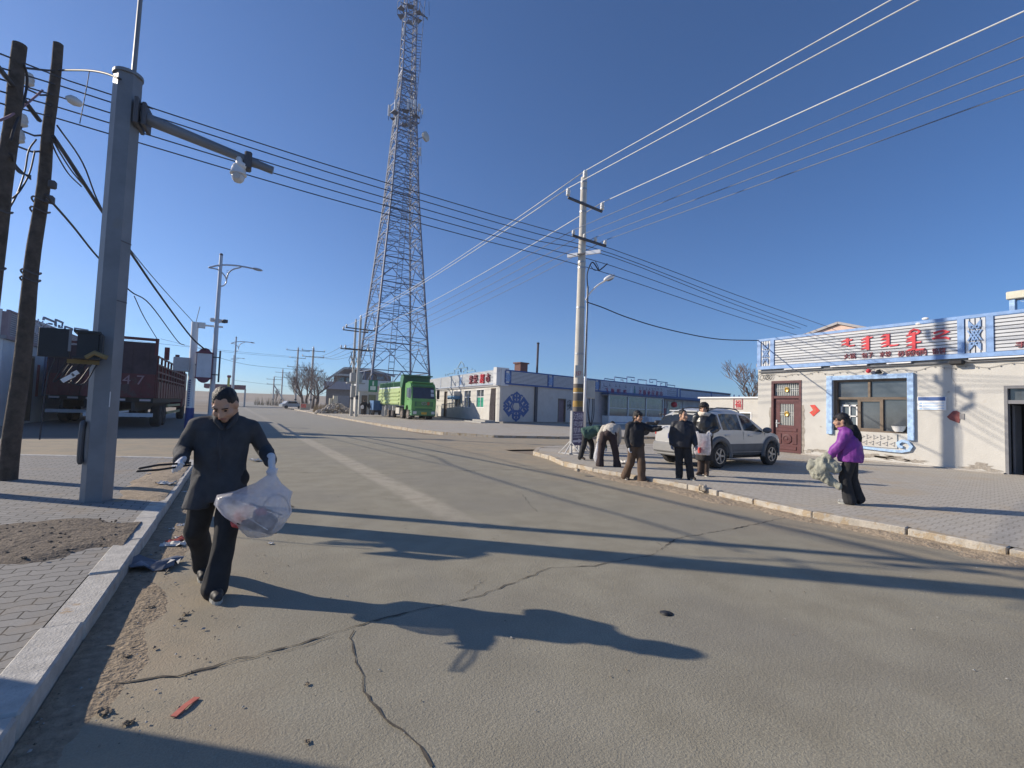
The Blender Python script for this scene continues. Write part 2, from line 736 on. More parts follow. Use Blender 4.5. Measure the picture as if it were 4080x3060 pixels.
# carriageway, the side street on the right and the yard on the left are one asphalt sheet
def sheet(name, pts, m, z=None):
    bm = bmesh.new()
    vs = [bm.verts.new((p[0], p[1], p[2] if len(p) > 2 else z)) for p in pts]
    bm.faces.new(vs)
    bmesh.ops.triangulate(bm, faces=bm.faces[:])
    me = bpy.data.meshes.new(name)
    bm.to_mesh(me)
    bm.free()
    for p in me.polygons:
        if p.normal.z < 0:
            p.flip()
    o = obj(name, me, m)
    o['kind'] = 'structure'
    return o


mb = MB()
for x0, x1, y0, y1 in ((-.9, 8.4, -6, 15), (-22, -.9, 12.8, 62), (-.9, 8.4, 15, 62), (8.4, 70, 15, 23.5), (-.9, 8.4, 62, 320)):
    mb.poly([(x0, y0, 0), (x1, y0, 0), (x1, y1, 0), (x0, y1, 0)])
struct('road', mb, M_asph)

# ---- left pavement
LK = -.735                       # outer edge of the left kerb
mb = MB()
mb.poly([(-16, -4, .12), (-.93, -4, .12), (-.93, 12.6, .12), (-1.25, 13.2, .12), (-4.2, 14.5, .12), (-16, 19.4, .12)])
mb.poly([(-16, 19.4, .12), (-4.2, 14.5, .12), (-4.2, 14.5, -.04), (-16, 19.4, -.04)])
struct('pavement', mb, M_pav_l)


def kerb(name, pts, w=.2, top=.125, seg=1.0, side=1, gap=.012, seedv=0):
    """row of kerb stones along a line; side +1 keeps the stone on the right-hand side of travel"""
    rnd = random.Random(seedv)
    mb = MB()
    P = [Vector((*p, 0)) for p in pts]
    for a, c in zip(P, P[1:]):
        L = (c - a).length
        k = max(1, round(L / seg))
        d = (c - a) / L
        nn = Vector((d.y, -d.x, 0)) * side
        for i in range(k):
            p0, p1 = a + d * (L * i / k + gap / 2), a + d * (L * (i + 1) / k - gap / 2)
            j = rnd.uniform(-.012, .012)
            zt = top + rnd.uniform(-.008, .006)
            c0 = (p0 + p1) / 2 + nn * (w / 2 + j)
            R3 = Matrix.Rotation(math.atan2(d.y, d.x) + rnd.uniform(-.006, .006), 3, 'Z')
            mb.box((c0.x, c0.y, zt / 2 - .1), ((p1 - p0).length, w, zt + .2), R3, .012)
    return struct(name, mb, M_kerb)


kerb('kerb', [(LK, -4), (LK, 12.6), (-1.1, 13.25), (-4.2, 14.62), (-16, 19.52)], .2, .125, 1.0, -1)

# ---- right pavement in front of the restaurant, rounded at the side street
RK = [(7.7, -6), (7.62, 0), (7.6, 2.8), (7.45, 3.9), (7.56, 4.9), (7.76, 6.4), (7.7, 7.7), (7.52, 9.0), (7.66, 10.4), (8.2, 11.9), (8.5, 13.25), (9.4, 14.45), (10.6, 15.2), (14, 15.5), (30, 15.6), (60, 15.6)]
mb = MB()
inn = [(18.5, -6), (18.5, 0), (18.5, 2.8), (18.5, 3.9), (18.5, 4.9), (18.5, 6.4), (18.5, 7.7), (18.5, 9.0), (18.5, 10.0), (18.5, 10.7), (18.5, 11.2), (18.6, 11.5), (18.8, 11.6), (19, 11.62), (30, 11.64), (60, 11.66)]
for (a, c, e, g) in zip(RK, RK[1:], inn, inn[1:]):
    q = .13
    mb.poly([(a[0] + q, a[1], .12), (e[0], e[1], .17), (g[0], g[1], .17), (c[0] + q, c[1] - (.13 if c[0] > 9 else 0), .12)])
struct('pavement', mb, M_pav_r)
M_kerb = mat('kerb_dusty', (.45, .41, .345), .9, var=.2, scale=8, bump=.5, bscale=50, rgb2=(.4, .32, .22), thr=.5)
kerb('kerb', RK, .16, .122, .9, 1, .02, 3)

# ---- far pavement round the corner shop, rising to its walls
FK = [(8.3, 120), (8.3, 90), (8.3, 57), (8.45, 37), (8.95, 27), (9.6, 23.9), (11.3, 21.3), (14.6, 20.3), (25, 19.9), (60, 21)]
FI = [(26, 120), (24, 90), (19.6, 57), (18.6, 40), (18.2, 36), (18.2, 34), (18.6, 33.4), (21, 33.9), (30, 35.6), (70, 44)]
mb = MB()
for (a, c, e, g) in zip(FK, FK[1:], FI, FI[1:]):
    mb.poly([(a[0], a[1], .12), (c[0], c[1], .12), (g[0], g[1], .34), (e[0], e[1], .34)])
struct('pavement', mb, M_pav_r)
kerb('kerb', FK[1:], .16, .125, 1.0, -1, .02, 5)

# distant low hills
mb = MB()
rows = [(620, 0, -2), (760, 0, 7), (900, 0, 13.5), (1010, 0, 16), (1300, 0, 10)]
vs, fs = [], []
NX = 60
for r_, (yy, _, zz) in enumerate(rows):
    for i in range(NX + 1):
        x = -1500 + 3000 * i / NX
        k = .5 + .5 * math.tanh((-x + 330) / 160) * .75 + .12 * noise.noise(Vector((x * .004, yy * .002, 3)))
        vs.append((x, yy + 40 * noise.noise(Vector((x * .003, 1, yy))), (zz * k + 2.0 * noise.noise(Vector((x * .006, yy * .01, 7)))) if zz > 0 else zz))
for r_ in range(len(rows) - 1):
    for i in range(NX):
        a = r_ * (NX + 1) + i
        fs.append((a, a + 1, a + NX + 2, a + NX + 1))
mb.add(vs, fs)
struct('hills', mb, M_hill, smooth=True)


# ---- mounded dirt on the pavement and in the gutter
def mound(name, outline, hgt, m, base, step=.05, freq=2.2, seed=0, kind='structure'):
    """dirt whose height falls to below the surface at a ragged edge. outline: function(x,y)->0..1"""
    (x0, x1, y0, y1), fn = outline
    nx_, ny_ = int((x1 - x0) / step), int((y1 - y0) / step)
    vs, fs = [], []
    for j in range(ny_ + 1):
        for i in range(nx_ + 1):
            x, y = x0 + (x1 - x0) * i / nx_, y0 + (y1 - y0) * j / ny_
            e = fn(x, y)
            q = Vector((x * freq + seed, y * freq, seed))
            r = .5 + .5 * noise.fractal(q, 1.0, 2.0, 4)
            r2 = noise.noise(Vector((x * 17, y * 17, seed + 4)))
            r3 = noise.noise(Vector((x * 41, y * 41, seed + 8)))
            z = base + hgt * (e * (1.15 + .5 * r) - .85 + .10 * r) + (.12 * r2 + .07 * r3) * hgt * (1 if e > .5 else .4)
            vs.append((x, y, z))
    for j in range(ny_):
        for i in range(nx_):
            a = j * (nx_ + 1) + i
            q = (a, a + 1, a + nx_ + 2, a + nx_ + 1)
            if any(vs[t][2] > base - .01 for t in q):
                fs.append(q)
    o = obj(name, MB().add(vs, fs), m, None, False)
    o['kind'] = kind
    return o


def sstep(a, b_, x):
    t = max(0, min(1, (x - a) / (b_ - a)))
    return t * t * (3 - 2 * t)


# heap of swept soil in front of the monitoring pole
ca, cb_ = G(90, 2190, .12), G(520, 2090, .12)


def heap(x, y):
    k = Vector((x, y, 0))
    cx, cy = (ca.x + cb_.x) / 2 - .25, (ca.y + cb_.y) / 2
    u_, v_ = (x - cx), (y - cy) + .12 * (x - cx)
    d = math.hypot(u_ / 1.3, v_ / 1.0)
    d += .28 * noise.noise(Vector((x * 2.4, y * 2.4, 2)))
    return 1 - sstep(.55, 1.0, d)


mound('dirt_mound', ((-3.9, -.85, 3.8, 7.1), heap), .045, M_dirt, .122, .028, 2.6, 3)
mound('dirt_mound', ((-1.7, -.8, 7.0, 12.2), lambda x, y: (1 - sstep(.15, .5, abs(x + 1.08 + .12 * noise.noise(Vector((0, y * 1.4, 1)))))) * sstep(7.2, 8.4, y + noise.noise(Vector((x * 3, y, 5)))) * .95), .028, mat('pale_dirt', (.34, .27, .19), .95, var=.35, scale=12, bump=.8, bscale=40), .122, .05, 2.4, 9)
mound('gutter_dirt', ((LK, .1, .5, 13), lambda x, y: (1 - sstep(-.66, -.22, x + .25 * noise.noise(Vector((x * 2, y * 1.3, 4))))) * (1 - sstep(10.5, 12.5, y))), .02, mat('gutter_soil', (.31, .245, .17), .95, var=.35, scale=16, bump=.9, bscale=45), .002, .035, 2.5, 6)
mound('gutter_dirt', ((6.6, 7.75, 0, 11.6), lambda x, y: sstep(6.9, 7.55, x + .3 * noise.noise(Vector((x * 2, y * 1.1, 8)))) * (1 - sstep(9.2, 11, y))), .055, mat('pale_dirt', (.34, .27, .19)), .004, .06, 2.5, 12)

# road cracks
def crack(px, w=.02, seed=0, z=.005):
    rnd = random.Random(seed)
    pts = [G(*p) for p in px]
    out = []
    for a, c in zip(pts, pts[1:]):
        k = max(2, int((c - a).length / .06))
        for i in range(k):
            p = a.lerp(c, i / k)
            out.append((p.x + rnd.uniform(-.016, .016), p.y + rnd.uniform(-.016, .016)))
    out.append((pts[-1].x, pts[-1].y))
    mb = MB()
    L, R_ = [], []
    for i, p in enumerate(out):
        q = Vector(out[min(i + 1, len(out) - 1)]) - Vector(out[max(i - 1, 0)])
        q.normalize()
        ww = 1.35 * w * rnd.uniform(.1, .9) * (.4 + .6 * abs(noise.noise(Vector((i * .12, seed, 0)))) * 2)
        L.append((p[0] - q.y * ww / 2, p[1] + q.x * ww / 2, z))
        R_.append((p[0] + q.y * ww / 2, p[1] - q.x * ww / 2, z))
    for i in range(len(out) - 1):
        mb.poly([R_[i], R_[i + 1], L[i + 1], L[i]])
    struct('road_crack', mb, M_crack)


crack([(405, 2732), (560, 2712), (720, 2690), (900, 2640), (1060, 2600), (1200, 2565), (1370, 2508), (1540, 2462), (1700, 2425), (1900, 2378), (2075, 2312), (2185, 2264), (2370, 2255), (2480, 2232), (2600, 2212), (2700, 2145), (2950, 2102), (3130, 2062)], .024, 1)
crack([(640, 2706), (820, 2675), (1000, 2625), (1180, 2585), (1330, 2540)], .012, 6)
crack([(1404, 2519), (1396, 2560), (1418, 2640), (1446, 2725), (1480, 2800), (1560, 2880), (1640, 2950), (1720, 3058)], .018, 2)
crack([(1860, 2365), (1900, 2335), (1925, 2320)], .008, 3)
crack([(1080, 1880), (1500, 1889), (1990, 1871), (2250, 1871)], .03, 4)
crack([(2080, 1970), (2110, 2010), (2140, 2040)], .012, 5)
crack([(2620, 2160), (2660, 2190), (2700, 2188)], .012, 8)
# ================================================================ buildings
M_plaster = mat('plaster_white', (.54, .525, .485), .9, var=.07, scale=1.6, bump=.25, bscale=30, rgb2=(.52, .485, .43), thr=.6)
M_plaster2 = mat('plaster_cool', (.70, .70, .69), .9, var=.08, scale=1.2, bump=.2, bscale=25, rgb2=(.52, .51, .5), thr=.62)
M_peel = mat('bare_render', (.33, .30, .26), .95, var=.3, scale=9, bump=.8, bscale=30)
M_board = mat('sign_board', (.57, .59, .61), .45, var=.04, scale=3)
M_blue = mat('trim_blue', (.22, .36, .62), .5, var=.18, scale=5)
M_navy = mat('trim_navy', (.055, .115, .30), .5, var=.2, scale=5)
M_red = mat('letter_red', (.62, .045, .06), .4, var=.15, scale=6)
M_maroon = mat('letter_maroon', (.26, .06, .075), .5, var=.2, scale=6)
M_door = mat('door_maroon', (.115, .045, .045), .38, var=.2, scale=4, rgb2=(.2, .12, .11), thr=.68)
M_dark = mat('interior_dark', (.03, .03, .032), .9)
M_glass = mat('window_glass', (.085, .098, .11), .06, var=.35, scale=.9, spec=.9)
M_brown = mat('frame_brown', (.16, .12, .085), .5, var=.2)
M_steel = mat('galvanised', (.42, .43, .44), .45, .6, var=.12, scale=6)
M_conc = mat('concrete', (.36, .35, .325), .9, var=.14, scale=4, bump=.3, bscale=40)
M_black = mat('black_rubber', (.02, .02, .022), .6, var=.2)
M_white = mat('white_paint', (.78, .78, .77), .4, var=.06)
M_gold = mat('brass', (.55, .36, .10), .35, .8)
M_roofm = mat('roof_sheet', (.30, .29, .30), .6, .2, var=.15, scale=1)
M_brick = mat('old_brick', (.19, .10, .085), .9, var=.3, scale=12, bump=.5, bscale=30)


M_groove = mat('board_groove', (.17, .18, .2), .8)


class Facade:
    """a wall plane: s runs along d, out points away from the wall"""

    def __init__(f, o, d, n):
        f.o, f.d, f.n = Vector((o[0], o[1], 0)), Vector((d[0], d[1], 0)).normalized(), Vector((n[0], n[1], 0)).normalized()
        f.M = Matrix((f.d, f.n, Vector((0, 0, 1)))).transposed()

    def P(f, s, out, z):
        return f.o + f.d * s + f.n * out + Vector((0, 0, z))

    def hit(f, u, v, out=0.0):
        r = ray(u, v)
        t = (f.o + f.n * out - EYEP).dot(f.n) / r.dot(f.n)
        p = EYEP + r * t
        return (p - f.o).dot(f.d), p.z

    def box(f, mb, s0, s1, o0, o1, z0, z1, ch=0.0):
        c = f.P((s0 + s1) / 2, (o0 + o1) / 2, (z0 + z1) / 2)
        return mb.box(c, (abs(s1 - s0), abs(o1 - o0), abs(z1 - z0)), f.M, ch)

    def holes(f, mb, s0, s1, z0, z1, hs, o0=-.25, o1=0.0):
        xs = sorted({s0, s1} | {h[0] for h in hs} | {h[1] for h in hs})
        xs = [x for x in xs if s0 <= x <= s1]
        for a, b_ in zip(xs, xs[1:]):
            m_ = (a + b_) / 2
            cut = sorted((max(z0, h[2]), min(z1, h[3])) for h in hs if h[0] < m_ < h[1])
            z = z0
            for c0, c1 in cut:
                if c0 > z + 1e-4:
                    f.box(mb, a, b_, o0, o1, z, c0)
                z = max(z, c1)
            if z < z1 - 1e-4:
                f.box(mb, a, b_, o0, o1, z, z1)
        return mb

    def prism(f, mb, pts, out, depth):
        """outline given in (s, z), raised to out..out+depth"""
        # d x z = points along +/- n
        sgn = 1 if f.d.cross(Vector((0, 0, 1))).dot(f.n) > 0 else -1
        return mb.prism(pts, f.P(0, out, 0), f.d, (0, 0, 1), depth * sgn)

    def ribbon(f, mb, pts, w, out, depth, closed=False):
        sgn = 1 if f.d.cross(Vector((0, 0, 1))).dot(f.n) > 0 else -1
        return mb.ribbon(pts, w, f.P(0, out, 0), f.d, (0, 0, 1), depth * sgn, closed)

    def rd(f):                       # reading direction for lettering facing out
        return f.d if f.d.cross(Vector((0, 0, 1))).dot(f.n) > 0 else -f.d


def boards(F_, par, s0, s1, z0, z1, out, k, m, name='sign_panel', vertical=False):
    mb = MB()
    gap = .012 if F_ is FR else .02
    if vertical:
        w = (s1 - s0) / k
        for i in range(k):
            F_.box(mb, s0 + i * w + gap, s0 + (i + 1) * w - gap, out - .02, out + .012, z0, z1, .006)
        mb.cur = 1
        F_.box(mb, s0, s1, out - .04, out - .02, z0, z1)
    else:
        w = (z1 - z0) / k
        for i in range(k):
            F_.box(mb, s0, s1, out - .02, out + .012, z0 + i * w + gap, z0 + (i + 1) * w - gap, .006)
        mb.cur = 1
        F_.box(mb, s0, s1, out - .04, out - .0205, z0, z1)
    return obj(name, mb, [m, M_groove], par)


def knot(F_, par, sc, zc, w, h, out, m, th=.02):
    """fretwork knot: crossing bars with a scroll at each corner"""
    mb = MB()
    lw = w * .15
    for k in (-1, 0, 1):
        for sg in (-1, 1):
            a = (sc + k * w * .27 - sg * w * .28, zc - h * .17)
            b_ = (sc + k * w * .27 + sg * w * .28, zc + h * .17)
            F_.ribbon(mb, [a, b_], lw * .75, out + .002 * (k + 2) + (.008 if sg > 0 else 0), th)
    for sx_ in (-1, 1):
        for sz_ in (-1, 1):
            pts = []
            for i in range(14):
                t = i / 13
                a = PI * .5 + t * PI * 1.75
                r_ = w * (.23 - .13 * t)
                pts.append((sc + sx_ * (w * .24 + r_ * math.cos(a)), zc + sz_ * (h * .285 + r_ * .9 * math.sin(a) - .02 * h)))
            F_.ribbon(mb, pts, lw * .8, out + .012, th)
            F_.prism(mb, [(sc + sx_ * w * .5, zc + sz_ * h * .5), (sc + sx_ * w * .5, zc + sz_ * h * .26), (sc + sx_ * w * .1, zc + sz_ * h * .33)][::(1 if sx_ * sz_ < 0 else -1)], out + .004, th)
    return obj('sign_ornament', mb, m, par)


def ragged(F_, par, name, c, w, h, m, seed, out=.004, fl=.35):
    rnd = random.Random(seed)
    pts = []
    k = 26
    for i in range(k):
        a = 2 * PI * i / k
        r_ = 1 + rnd.uniform(-fl, fl)
        pts.append((c[0] + w / 2 * r_ * math.cos(a), c[1] + h / 2 * r_ * math.sin(a)))
    mb = MB()
    mb.poly([F_.P(p[0], out, p[1]) for p in pts])
    return obj(name, mb, m, par)


# ---------------------------------------------------------------- restaurant on the right
FR = Facade((18.35, 0), (0, 1), (-1, 0))
rest = thing('restaurant_building', 'white plastered single-storey restaurant with long striped sign and red lettering', 'building', (18.35, 5, 0))
DOOR = (9.97, 11.13, .16, 2.95)
WIN = (6.69, 8.87, 1.13, 2.9)
DOOR2 = (3.3, 4.52, .1, 2.6)
mb = MB()
FR.holes(mb, -8, 11.7, -.1, 3.55, [DOOR, WIN, DOOR2], -.28, 0)
mb.bx(18.63, 27, 11.45, 11.7, -.1, 3.55)                   # end wall
mb.bx(26.8, 27, -8, 11.45, -.1, 3.55)
obj('wall', mb, M_plaster, rest)
mb = MB()
mb.bx(18.3, 27.1, -8, 11.75, 3.55, 3.68)
mb.bx(18.9, 26.5, -8, 11.3, .02, .06)
obj('roof', mb, M_roofm, rest)
mb = MB()                                                   # low plinth along the foot of the wall
FR.holes(mb, -8, 11.7, -.1, .2, [(DOOR2[0], DOOR2[1], -.1, 1), (9.9, 11.2, -.1, 1)], 0, .16)
obj('plinth', mb, mat('plinth_cement', (.42, .39, .35), .9, var=.2, scale=3, bump=.5, bscale=30, rgb2=(.26, .235, .2), thr=.6), rest)

# sign band
ZB, ZT = 3.42, 4.66
sb = MB()
FR.box(sb, -8, 11.66, .10, .155, ZT - .09, ZT)              # frame rails
FR.box(sb, -8, 11.66, .10, .155, ZB, ZB + .13)
for s_ in (11.57, 11.02, 5.36, 4.74, -1.2, -1.8):
    FR.box(sb, s_ - .075, s_ + .075, .10, .165, ZB + .13, ZT - .09)
for i in range(9):                                          # struts back to the wall
    FR.box(sb, 11.6 - i * 2.0, 11.56 - i * 2.0, .0, .10, ZB + .02, ZB + .06)
obj('sign_frame', sb, M_blue, rest)
mb = MB()
FR.box(mb, -8, 11.62, -.02, .06, 3.68, ZT - .12)
FR.box(mb, -8, 11.62, .0, .09, 3.30, 3.36)
obj('sign_backing', mb, mat('backing_grey', (.16, .165, .175), .8), rest)
boards(FR, rest, 5.44, 10.94, ZB + .13, ZT - .1, .12, 10, M_board)
boards(FR, rest, 11.10, 11.49, ZB + .13, ZT - .1, .12, 4, M_board, vertical=True)
boards(FR, rest, 4.82, 5.28, ZB + .13, ZT - .1, .12, 4, M_board, vertical=True)
boards(FR, rest, -1.1, 4.66, ZB + .13, ZT - .1, .12, 10, M_board)
knot(FR, rest, 11.3, 4.05, .24, .85, .14, M_blue)
knot(FR, rest, 5.06, 4.06, .27, .9, .14, M_blue)
for a, c in ((10.55, 9.2), (8.9, 7.75), (7.2, 6.55), (5.2, 3.6)):
    obj('lamp_batten', FR.box(MB(), a, c, .10, .16, 3.36, 3.405, .008), M_white, rest)


def mongol(par, s, ztop, hgt, teeth, tail, head=False, w=.085, m=M_red):
    """one word of vertical script: a stem with teeth to the left and tails to the right (as read)"""
    q = FR.rd()
    sg = -1                                                # reading right is -s on this wall
    mb = MB()

    def pt(x, z):
        return (s + sg * x, ztop - z)
    F_ = FR
    o_ = .135

    def pr(pts):
        a = [pt(*p) for p in pts]
        ar = sum(a[i][0] * a[(i + 1) % len(a)][1] - a[(i + 1) % len(a)][0] * a[i][1] for i in range(len(a)))
        F_.prism(mb, a if ar > 0 else a[::-1], o_, .03)
    pr([(-w / 2, 0), (w / 2, 0), (w / 2, hgt), (-w / 2, hgt)])
    for t in teeth:
        pr([(-w * .5, t - .045), (-w * .5, t + .035), (-w * 1.5, t + .03), (-w * 2.5, t + .05), (-w * 1.6, t - .01)])
    for t, L in tail:
        pr([(w * .4, t - .03), (w * .4, t + .04), (w * .4 + L, t + .025), (w * .4 + L * 1.2, t - .02), (w * .4 + L * .6, t - .012)])
    if head:
        F_.ribbon(mb, [pt(-w * 1.4, .05), pt(-w * .9, -.05), pt(0, -.09), pt(w * 1.2, -.06), pt(w * 1.7, .0), pt(w * 1.1, .05), pt(w * .4, .06)], .05, o_, .03)
    return obj('sign_script', mb, m, par)


def sz(u, v):
    return FR.hit(u, v, .13)


z3 = lambda a, c: sz(3000 + a * .4882, 1240 + c * .4878)
s1, t1 = z3(775, 222); mongol(rest, s1, t1, .26, [.07, .19], [(.26, .16), (.06, .10)])
s1, t1 = z3(940, 203); mongol(rest, s1, t1, .47, [.08, .18, .30, .4], [(.05, .09)])
s1, t1 = z3(1105, 186); mongol(rest, s1, t1, .38, [.03, .14, .27, .38], [(.38, .22)])
s1, t1 = z3(1315, 172); mongol(rest, s1, t1, .56, [.06, .18, .25, .38, .54], [(.32, .13), (.55, .2)], True)
s1, t1 = z3(1535, 160)
mb = MB()
FR.ribbon(mb, [(s1 + .17, t1 - .06), (s1 + .06, t1 - .02), (s1 - .06, t1), (s1 - .16, t1 - .05), (s1 - .04, t1 - .11), (s1 + .1, t1 - .17), (s1 + .02, t1 - .22), (s1 - .12, t1 - .22), (s1 - .2, t1 - .27)], .055, .135, .03)
FR.ribbon(mb, [(s1 + .2, t1 - .22), (s1 + .06, t1 - .21)], .05, .136, .03)
obj('sign_script', mb, M_red, rest)
for word, a0, a1 in (('火锅', 745, 838), ('包子', 890, 985), ('水饺', 1035, 1130), ('砂锅炖肉', 1185, 1418), ('馅饼', 1465, 1575)):
    c0 = 352 - (a0 - 745) * .0585
    s0, q0 = z3(a0, c0 + 14)
    s1, q1 = z3(a1, c0 + 14)
    text(word, 'sign_lettering', M_maroon, rest, FR.P((s0 + s1) / 2, .134, (q0 + q1) / 2 - .005), FR.rd(), abs(s1 - s0), .19, .03)
text('鑫', 'sign_lettering', mat('letter_dark_red', (.42, .03, .045), .4, var=.2), rest, FR.P(3.72, .134, 4.2), FR.rd(), .66, .58, .04)
text('手把肉', 'sign_lettering', M_maroon, rest, FR.P(3.85, .134, 3.7), FR.rd(), .8, .17, .03)

# house door with barred lights
dr = obj('door', FR.box(FR.box(FR.box(FR.box(MB(), DOOR[0], DOOR[0] + .09, -.16, .02, DOOR[2], DOOR[3]), DOOR[1] - .09, DOOR[1], -.16, .02, DOOR[2], DOOR[3]), DOOR[0] + .09, DOOR[1] - .09, -.16, .02, DOOR[3] - .1, DOOR[3]), DOOR[0] + .09, DOOR[1] - .09, -.15, .01, 2.26, 2.36), M_door, rest)
mb = MB()
d0, d1 = DOOR[0] + .09, DOOR[1] - .09
FR.holes(mb, d0, d1, .18, 2.26, [(d0 + .22, d1 - .22, 1.22, 2.05)], -.12, -.06)
for a, c, e, g in ((d0 + .1, d1 - .1, .98, 1.12), (d0 + .12, d1 - .12, .28, .42), (d0 + .1, d0 + .28, .5, .9), (d1 - .28, d1 - .1, .5, .9)):
    FR.box(mb, a, c, -.06, -.035, e, g, .02)
cx_ = (d0 + d1) / 2
mb.lathe([(.19, 0), (.19, .03), (.12, .035), (.11, .02), (.06, .02), (.05, .04), (.0, .045)], FR.P(cx_, -.06, .7), FR.n, 24)
obj('door_leaf', mb, M_door, dr)
mb = MB()
FR.box(mb, d0 + .22, d1 - .22, -.11, -.10, 1.22, 2.05)
FR.box(mb, d0, d1, -.11, -.10, 2.36, DOOR[3] - .1)
obj('pane', mb, mat('door_glass', (.30, .32, .31), .15, var=.3, scale=20), dr)
mb = MB()
for i in range(8):
    s_ = d0 + .26 + i * (d1 - d0 - .52) / 7
    FR.box(mb, s_ - .007, s_ + .007, -.085, -.07, 1.22, 2.05)
for i in range(12):
    s_ = d0 + .04 + i * (d1 - d0 - .08) / 11
    FR.box(mb, s_ - .007, s_ + .007, -.085, -.07, 2.37, DOOR[3] - .1)
for z_ in (1.62, 1.7, 2.55, 2.63):
    FR.box(mb, d0 + (.22 if z_ < 2 else .02), d1 - (.22 if z_ < 2 else .02), -.07, -.06, z_ - .008, z_ + .008)
obj('grille', mb, mat('grille_white', (.6, .6, .56), .4, .3), dr)
for z_ in (1.66, 2.6):
    obj('medallion', MB().lathe([(.10, 0), (.10, .015), (.07, .03), (.03, .02), (0, .02)], FR.P(cx_, -.06, z_), FR.n, 18), M_gold, dr)
mb = MB()
FR.box(mb, d1 - .13, d1 - .07, -.06, -.03, 1.12, 1.42, .01)
FR.box(mb, d1 - .25, d1 - .07, -.03, .0, 1.27, 1.31, .01)
obj('handle', mb, M_steel, dr)
for (a, c, e, g, q) in ((9.86, 9.97, .2, 2.0, 1), (11.13, 11.2, .3, 1.9, 2)):
    mb = MB()
    rnd = random.Random(q)
    k = 18
    L = [(a + rnd.uniform(-.03, .03) if q == 1 else a, e + (g - e) * i / k) for i in range(k + 1)]
    R_ = [(c if q == 1 else c + rnd.uniform(-.03, .03), e + (g - e) * i / k) for i in range(k + 1)]
    for i in range(k):
        mb.poly([FR.P(*x) for x in ((L[i][0], .004, L[i][1]), (R_[i][0], .004, R_[i][1]), (R_[i + 1][0], .004, R_[i + 1][1]), (L[i + 1][0], .004, L[i + 1][1]))])
    obj('bare_edge', mb, M_peel, rest)

# window: brown sashes in a pale blue surround
wn = obj('window', FR.box(FR.box(FR.box(FR.box(MB(), WIN[0], WIN[0] + .06, -.2, -.06, WIN[2], WIN[3]), WIN[1] - .1, WIN[1], -.2, -.06, WIN[2], WIN[3]), WIN[0] + .06, WIN[1] - .1, -.2, -.06, WIN[3] - .07, WIN[3]), WIN[0] + .06, WIN[1] - .1, -.2, -.03, WIN[2], WIN[2] + .05), M_brown, rest)
mb = MB()
FR.box(mb, 6.75, 8.77, -.18, -.08, 2.22, 2.30)
FR.box(mb, 7.76, 7.83, -.18, -.08, 2.30, 2.83)
for a in (7.44, 8.09):
    FR.box(mb, a - .045, a + .045, -.16, -.07, 1.18, 2.22)
FR.box(mb, 7.485, 8.045, -.155, -.075, 1.18, 1.25)
FR.box(mb, 7.485, 8.045, -.155, -.075, 2.15, 2.22)
obj('sash', mb, M_brown, wn)
mb = MB()
FR.box(mb, 6.75, 8.77, -.15, -.14, 2.30, 2.83)
FR.box(mb, 6.75, 8.06, -.15, -.14, 1.18, 2.22)
obj('pane', mb, M_glass, wn)
mb = MB()
FR.box(mb, 8.15, 8.77, -.26, -.24, 1.2, 2.22)
obj('inner_pane', mb, mat('inner_glass', (.13, .16, .18), .1, var=.2), wn)
mb = MB()
for a in (8.2, 8.42, 8.68):
    FR.box(mb, a, a + .04, -.24, -.2, 1.2, 2.05)
FR.box(mb, 8.2, 8.72, -.24, -.2, 1.62, 1.66)
FR.box(mb, 8.2, 8.72, -.24, -.2, 1.98, 2.04)
obj('inner_frame', mb, M_white, wn)
M_sur = mat('surround_blue', (.36, .52, .76), .6, var=.35, scale=7)
mb = MB()
FR.box(mb, 8.87, 9.06, 0, .09, .98, 3.06, .01)
FR.box(mb, 6.52, 6.69, 0, .09, .93, 3.06, .01)
FR.box(mb, 6.69, 8.87, 0, .085, 2.90, 3.05, .01)
FR.ribbon(mb, [(8.6, .62), (8.0, .60), (7.2, .56), (6.85, .56), (6.66, .62), (6.6, .74), (6.68, .86), (6.84, .90), (6.95, .82), (6.92, .72), (6.82, .70)], .075, .0, .07)
obj('surround', mb, M_sur, wn)
mb = MB()
FR.box(mb, 6.98, 8.72, .0, .035, .645, 1.1)
obj('fret_panel', mb, M_plaster, wn)
mb = MB()
for i in range(9):
    for k_ in range(2):
        s0 = 6.99 + i * .195 + (.1 if k_ else 0)
        if s0 + .2 > 8.73:
            continue
        zc = .77 + k_ * .2
        for t in range(3):
            a = t * 2.1 + k_
            FR.ribbon(mb, [(s0 + .1 + .085 * math.cos(a), zc + .075 * math.sin(a)), (s0 + .1 + .085 * math.cos(a + 2.1), zc + .075 * math.sin(a + 2.1)), (s0 + .1 + .03 * math.cos(a + 2.4), zc + .03 * math.sin(a + 2.4))], .018, .036, .012)
obj('fretwork', mb, mat('fret_grey', (.42, .41, .40), .8), wn)
# second door standing open
mb = MB()
for a, c in ((DOOR2[1] - .07, DOOR2[1]), (DOOR2[0], DOOR2[0] + .07)):
    FR.box(mb, a, c, -.2, .015, DOOR2[2], DOOR2[3])
FR.box(mb, DOOR2[0] + .07, DOOR2[1] - .07, -.2, .015, DOOR2[3] - .08, DOOR2[3])
FR.box(mb, DOOR2[0] + .07, DOOR2[1] - .07, -.19, .005, 2.1, 2.2)
d2 = obj('door', mb, mat('door_grey', (.20, .20, .21), .5), rest)
mb = MB()
FR.box(mb, DOOR2[0] + .07, DOOR2[1] - .07, -.13, -.12, 2.2, 2.52)
obj('pane', mb, M_glass, d2)
mb = MB()
mb.box((18.95, 4.42, 1.1), (.6, .05, 1.95), None, .01)
obj('door_leaf', mb, mat('leaf_grey', (.16, .16, .17), .5), d2)
obj('dark_room', FR.box(MB(), 2.5, 5.2, -2.2, -2.1, .1, 2.9), M_dark, rest)
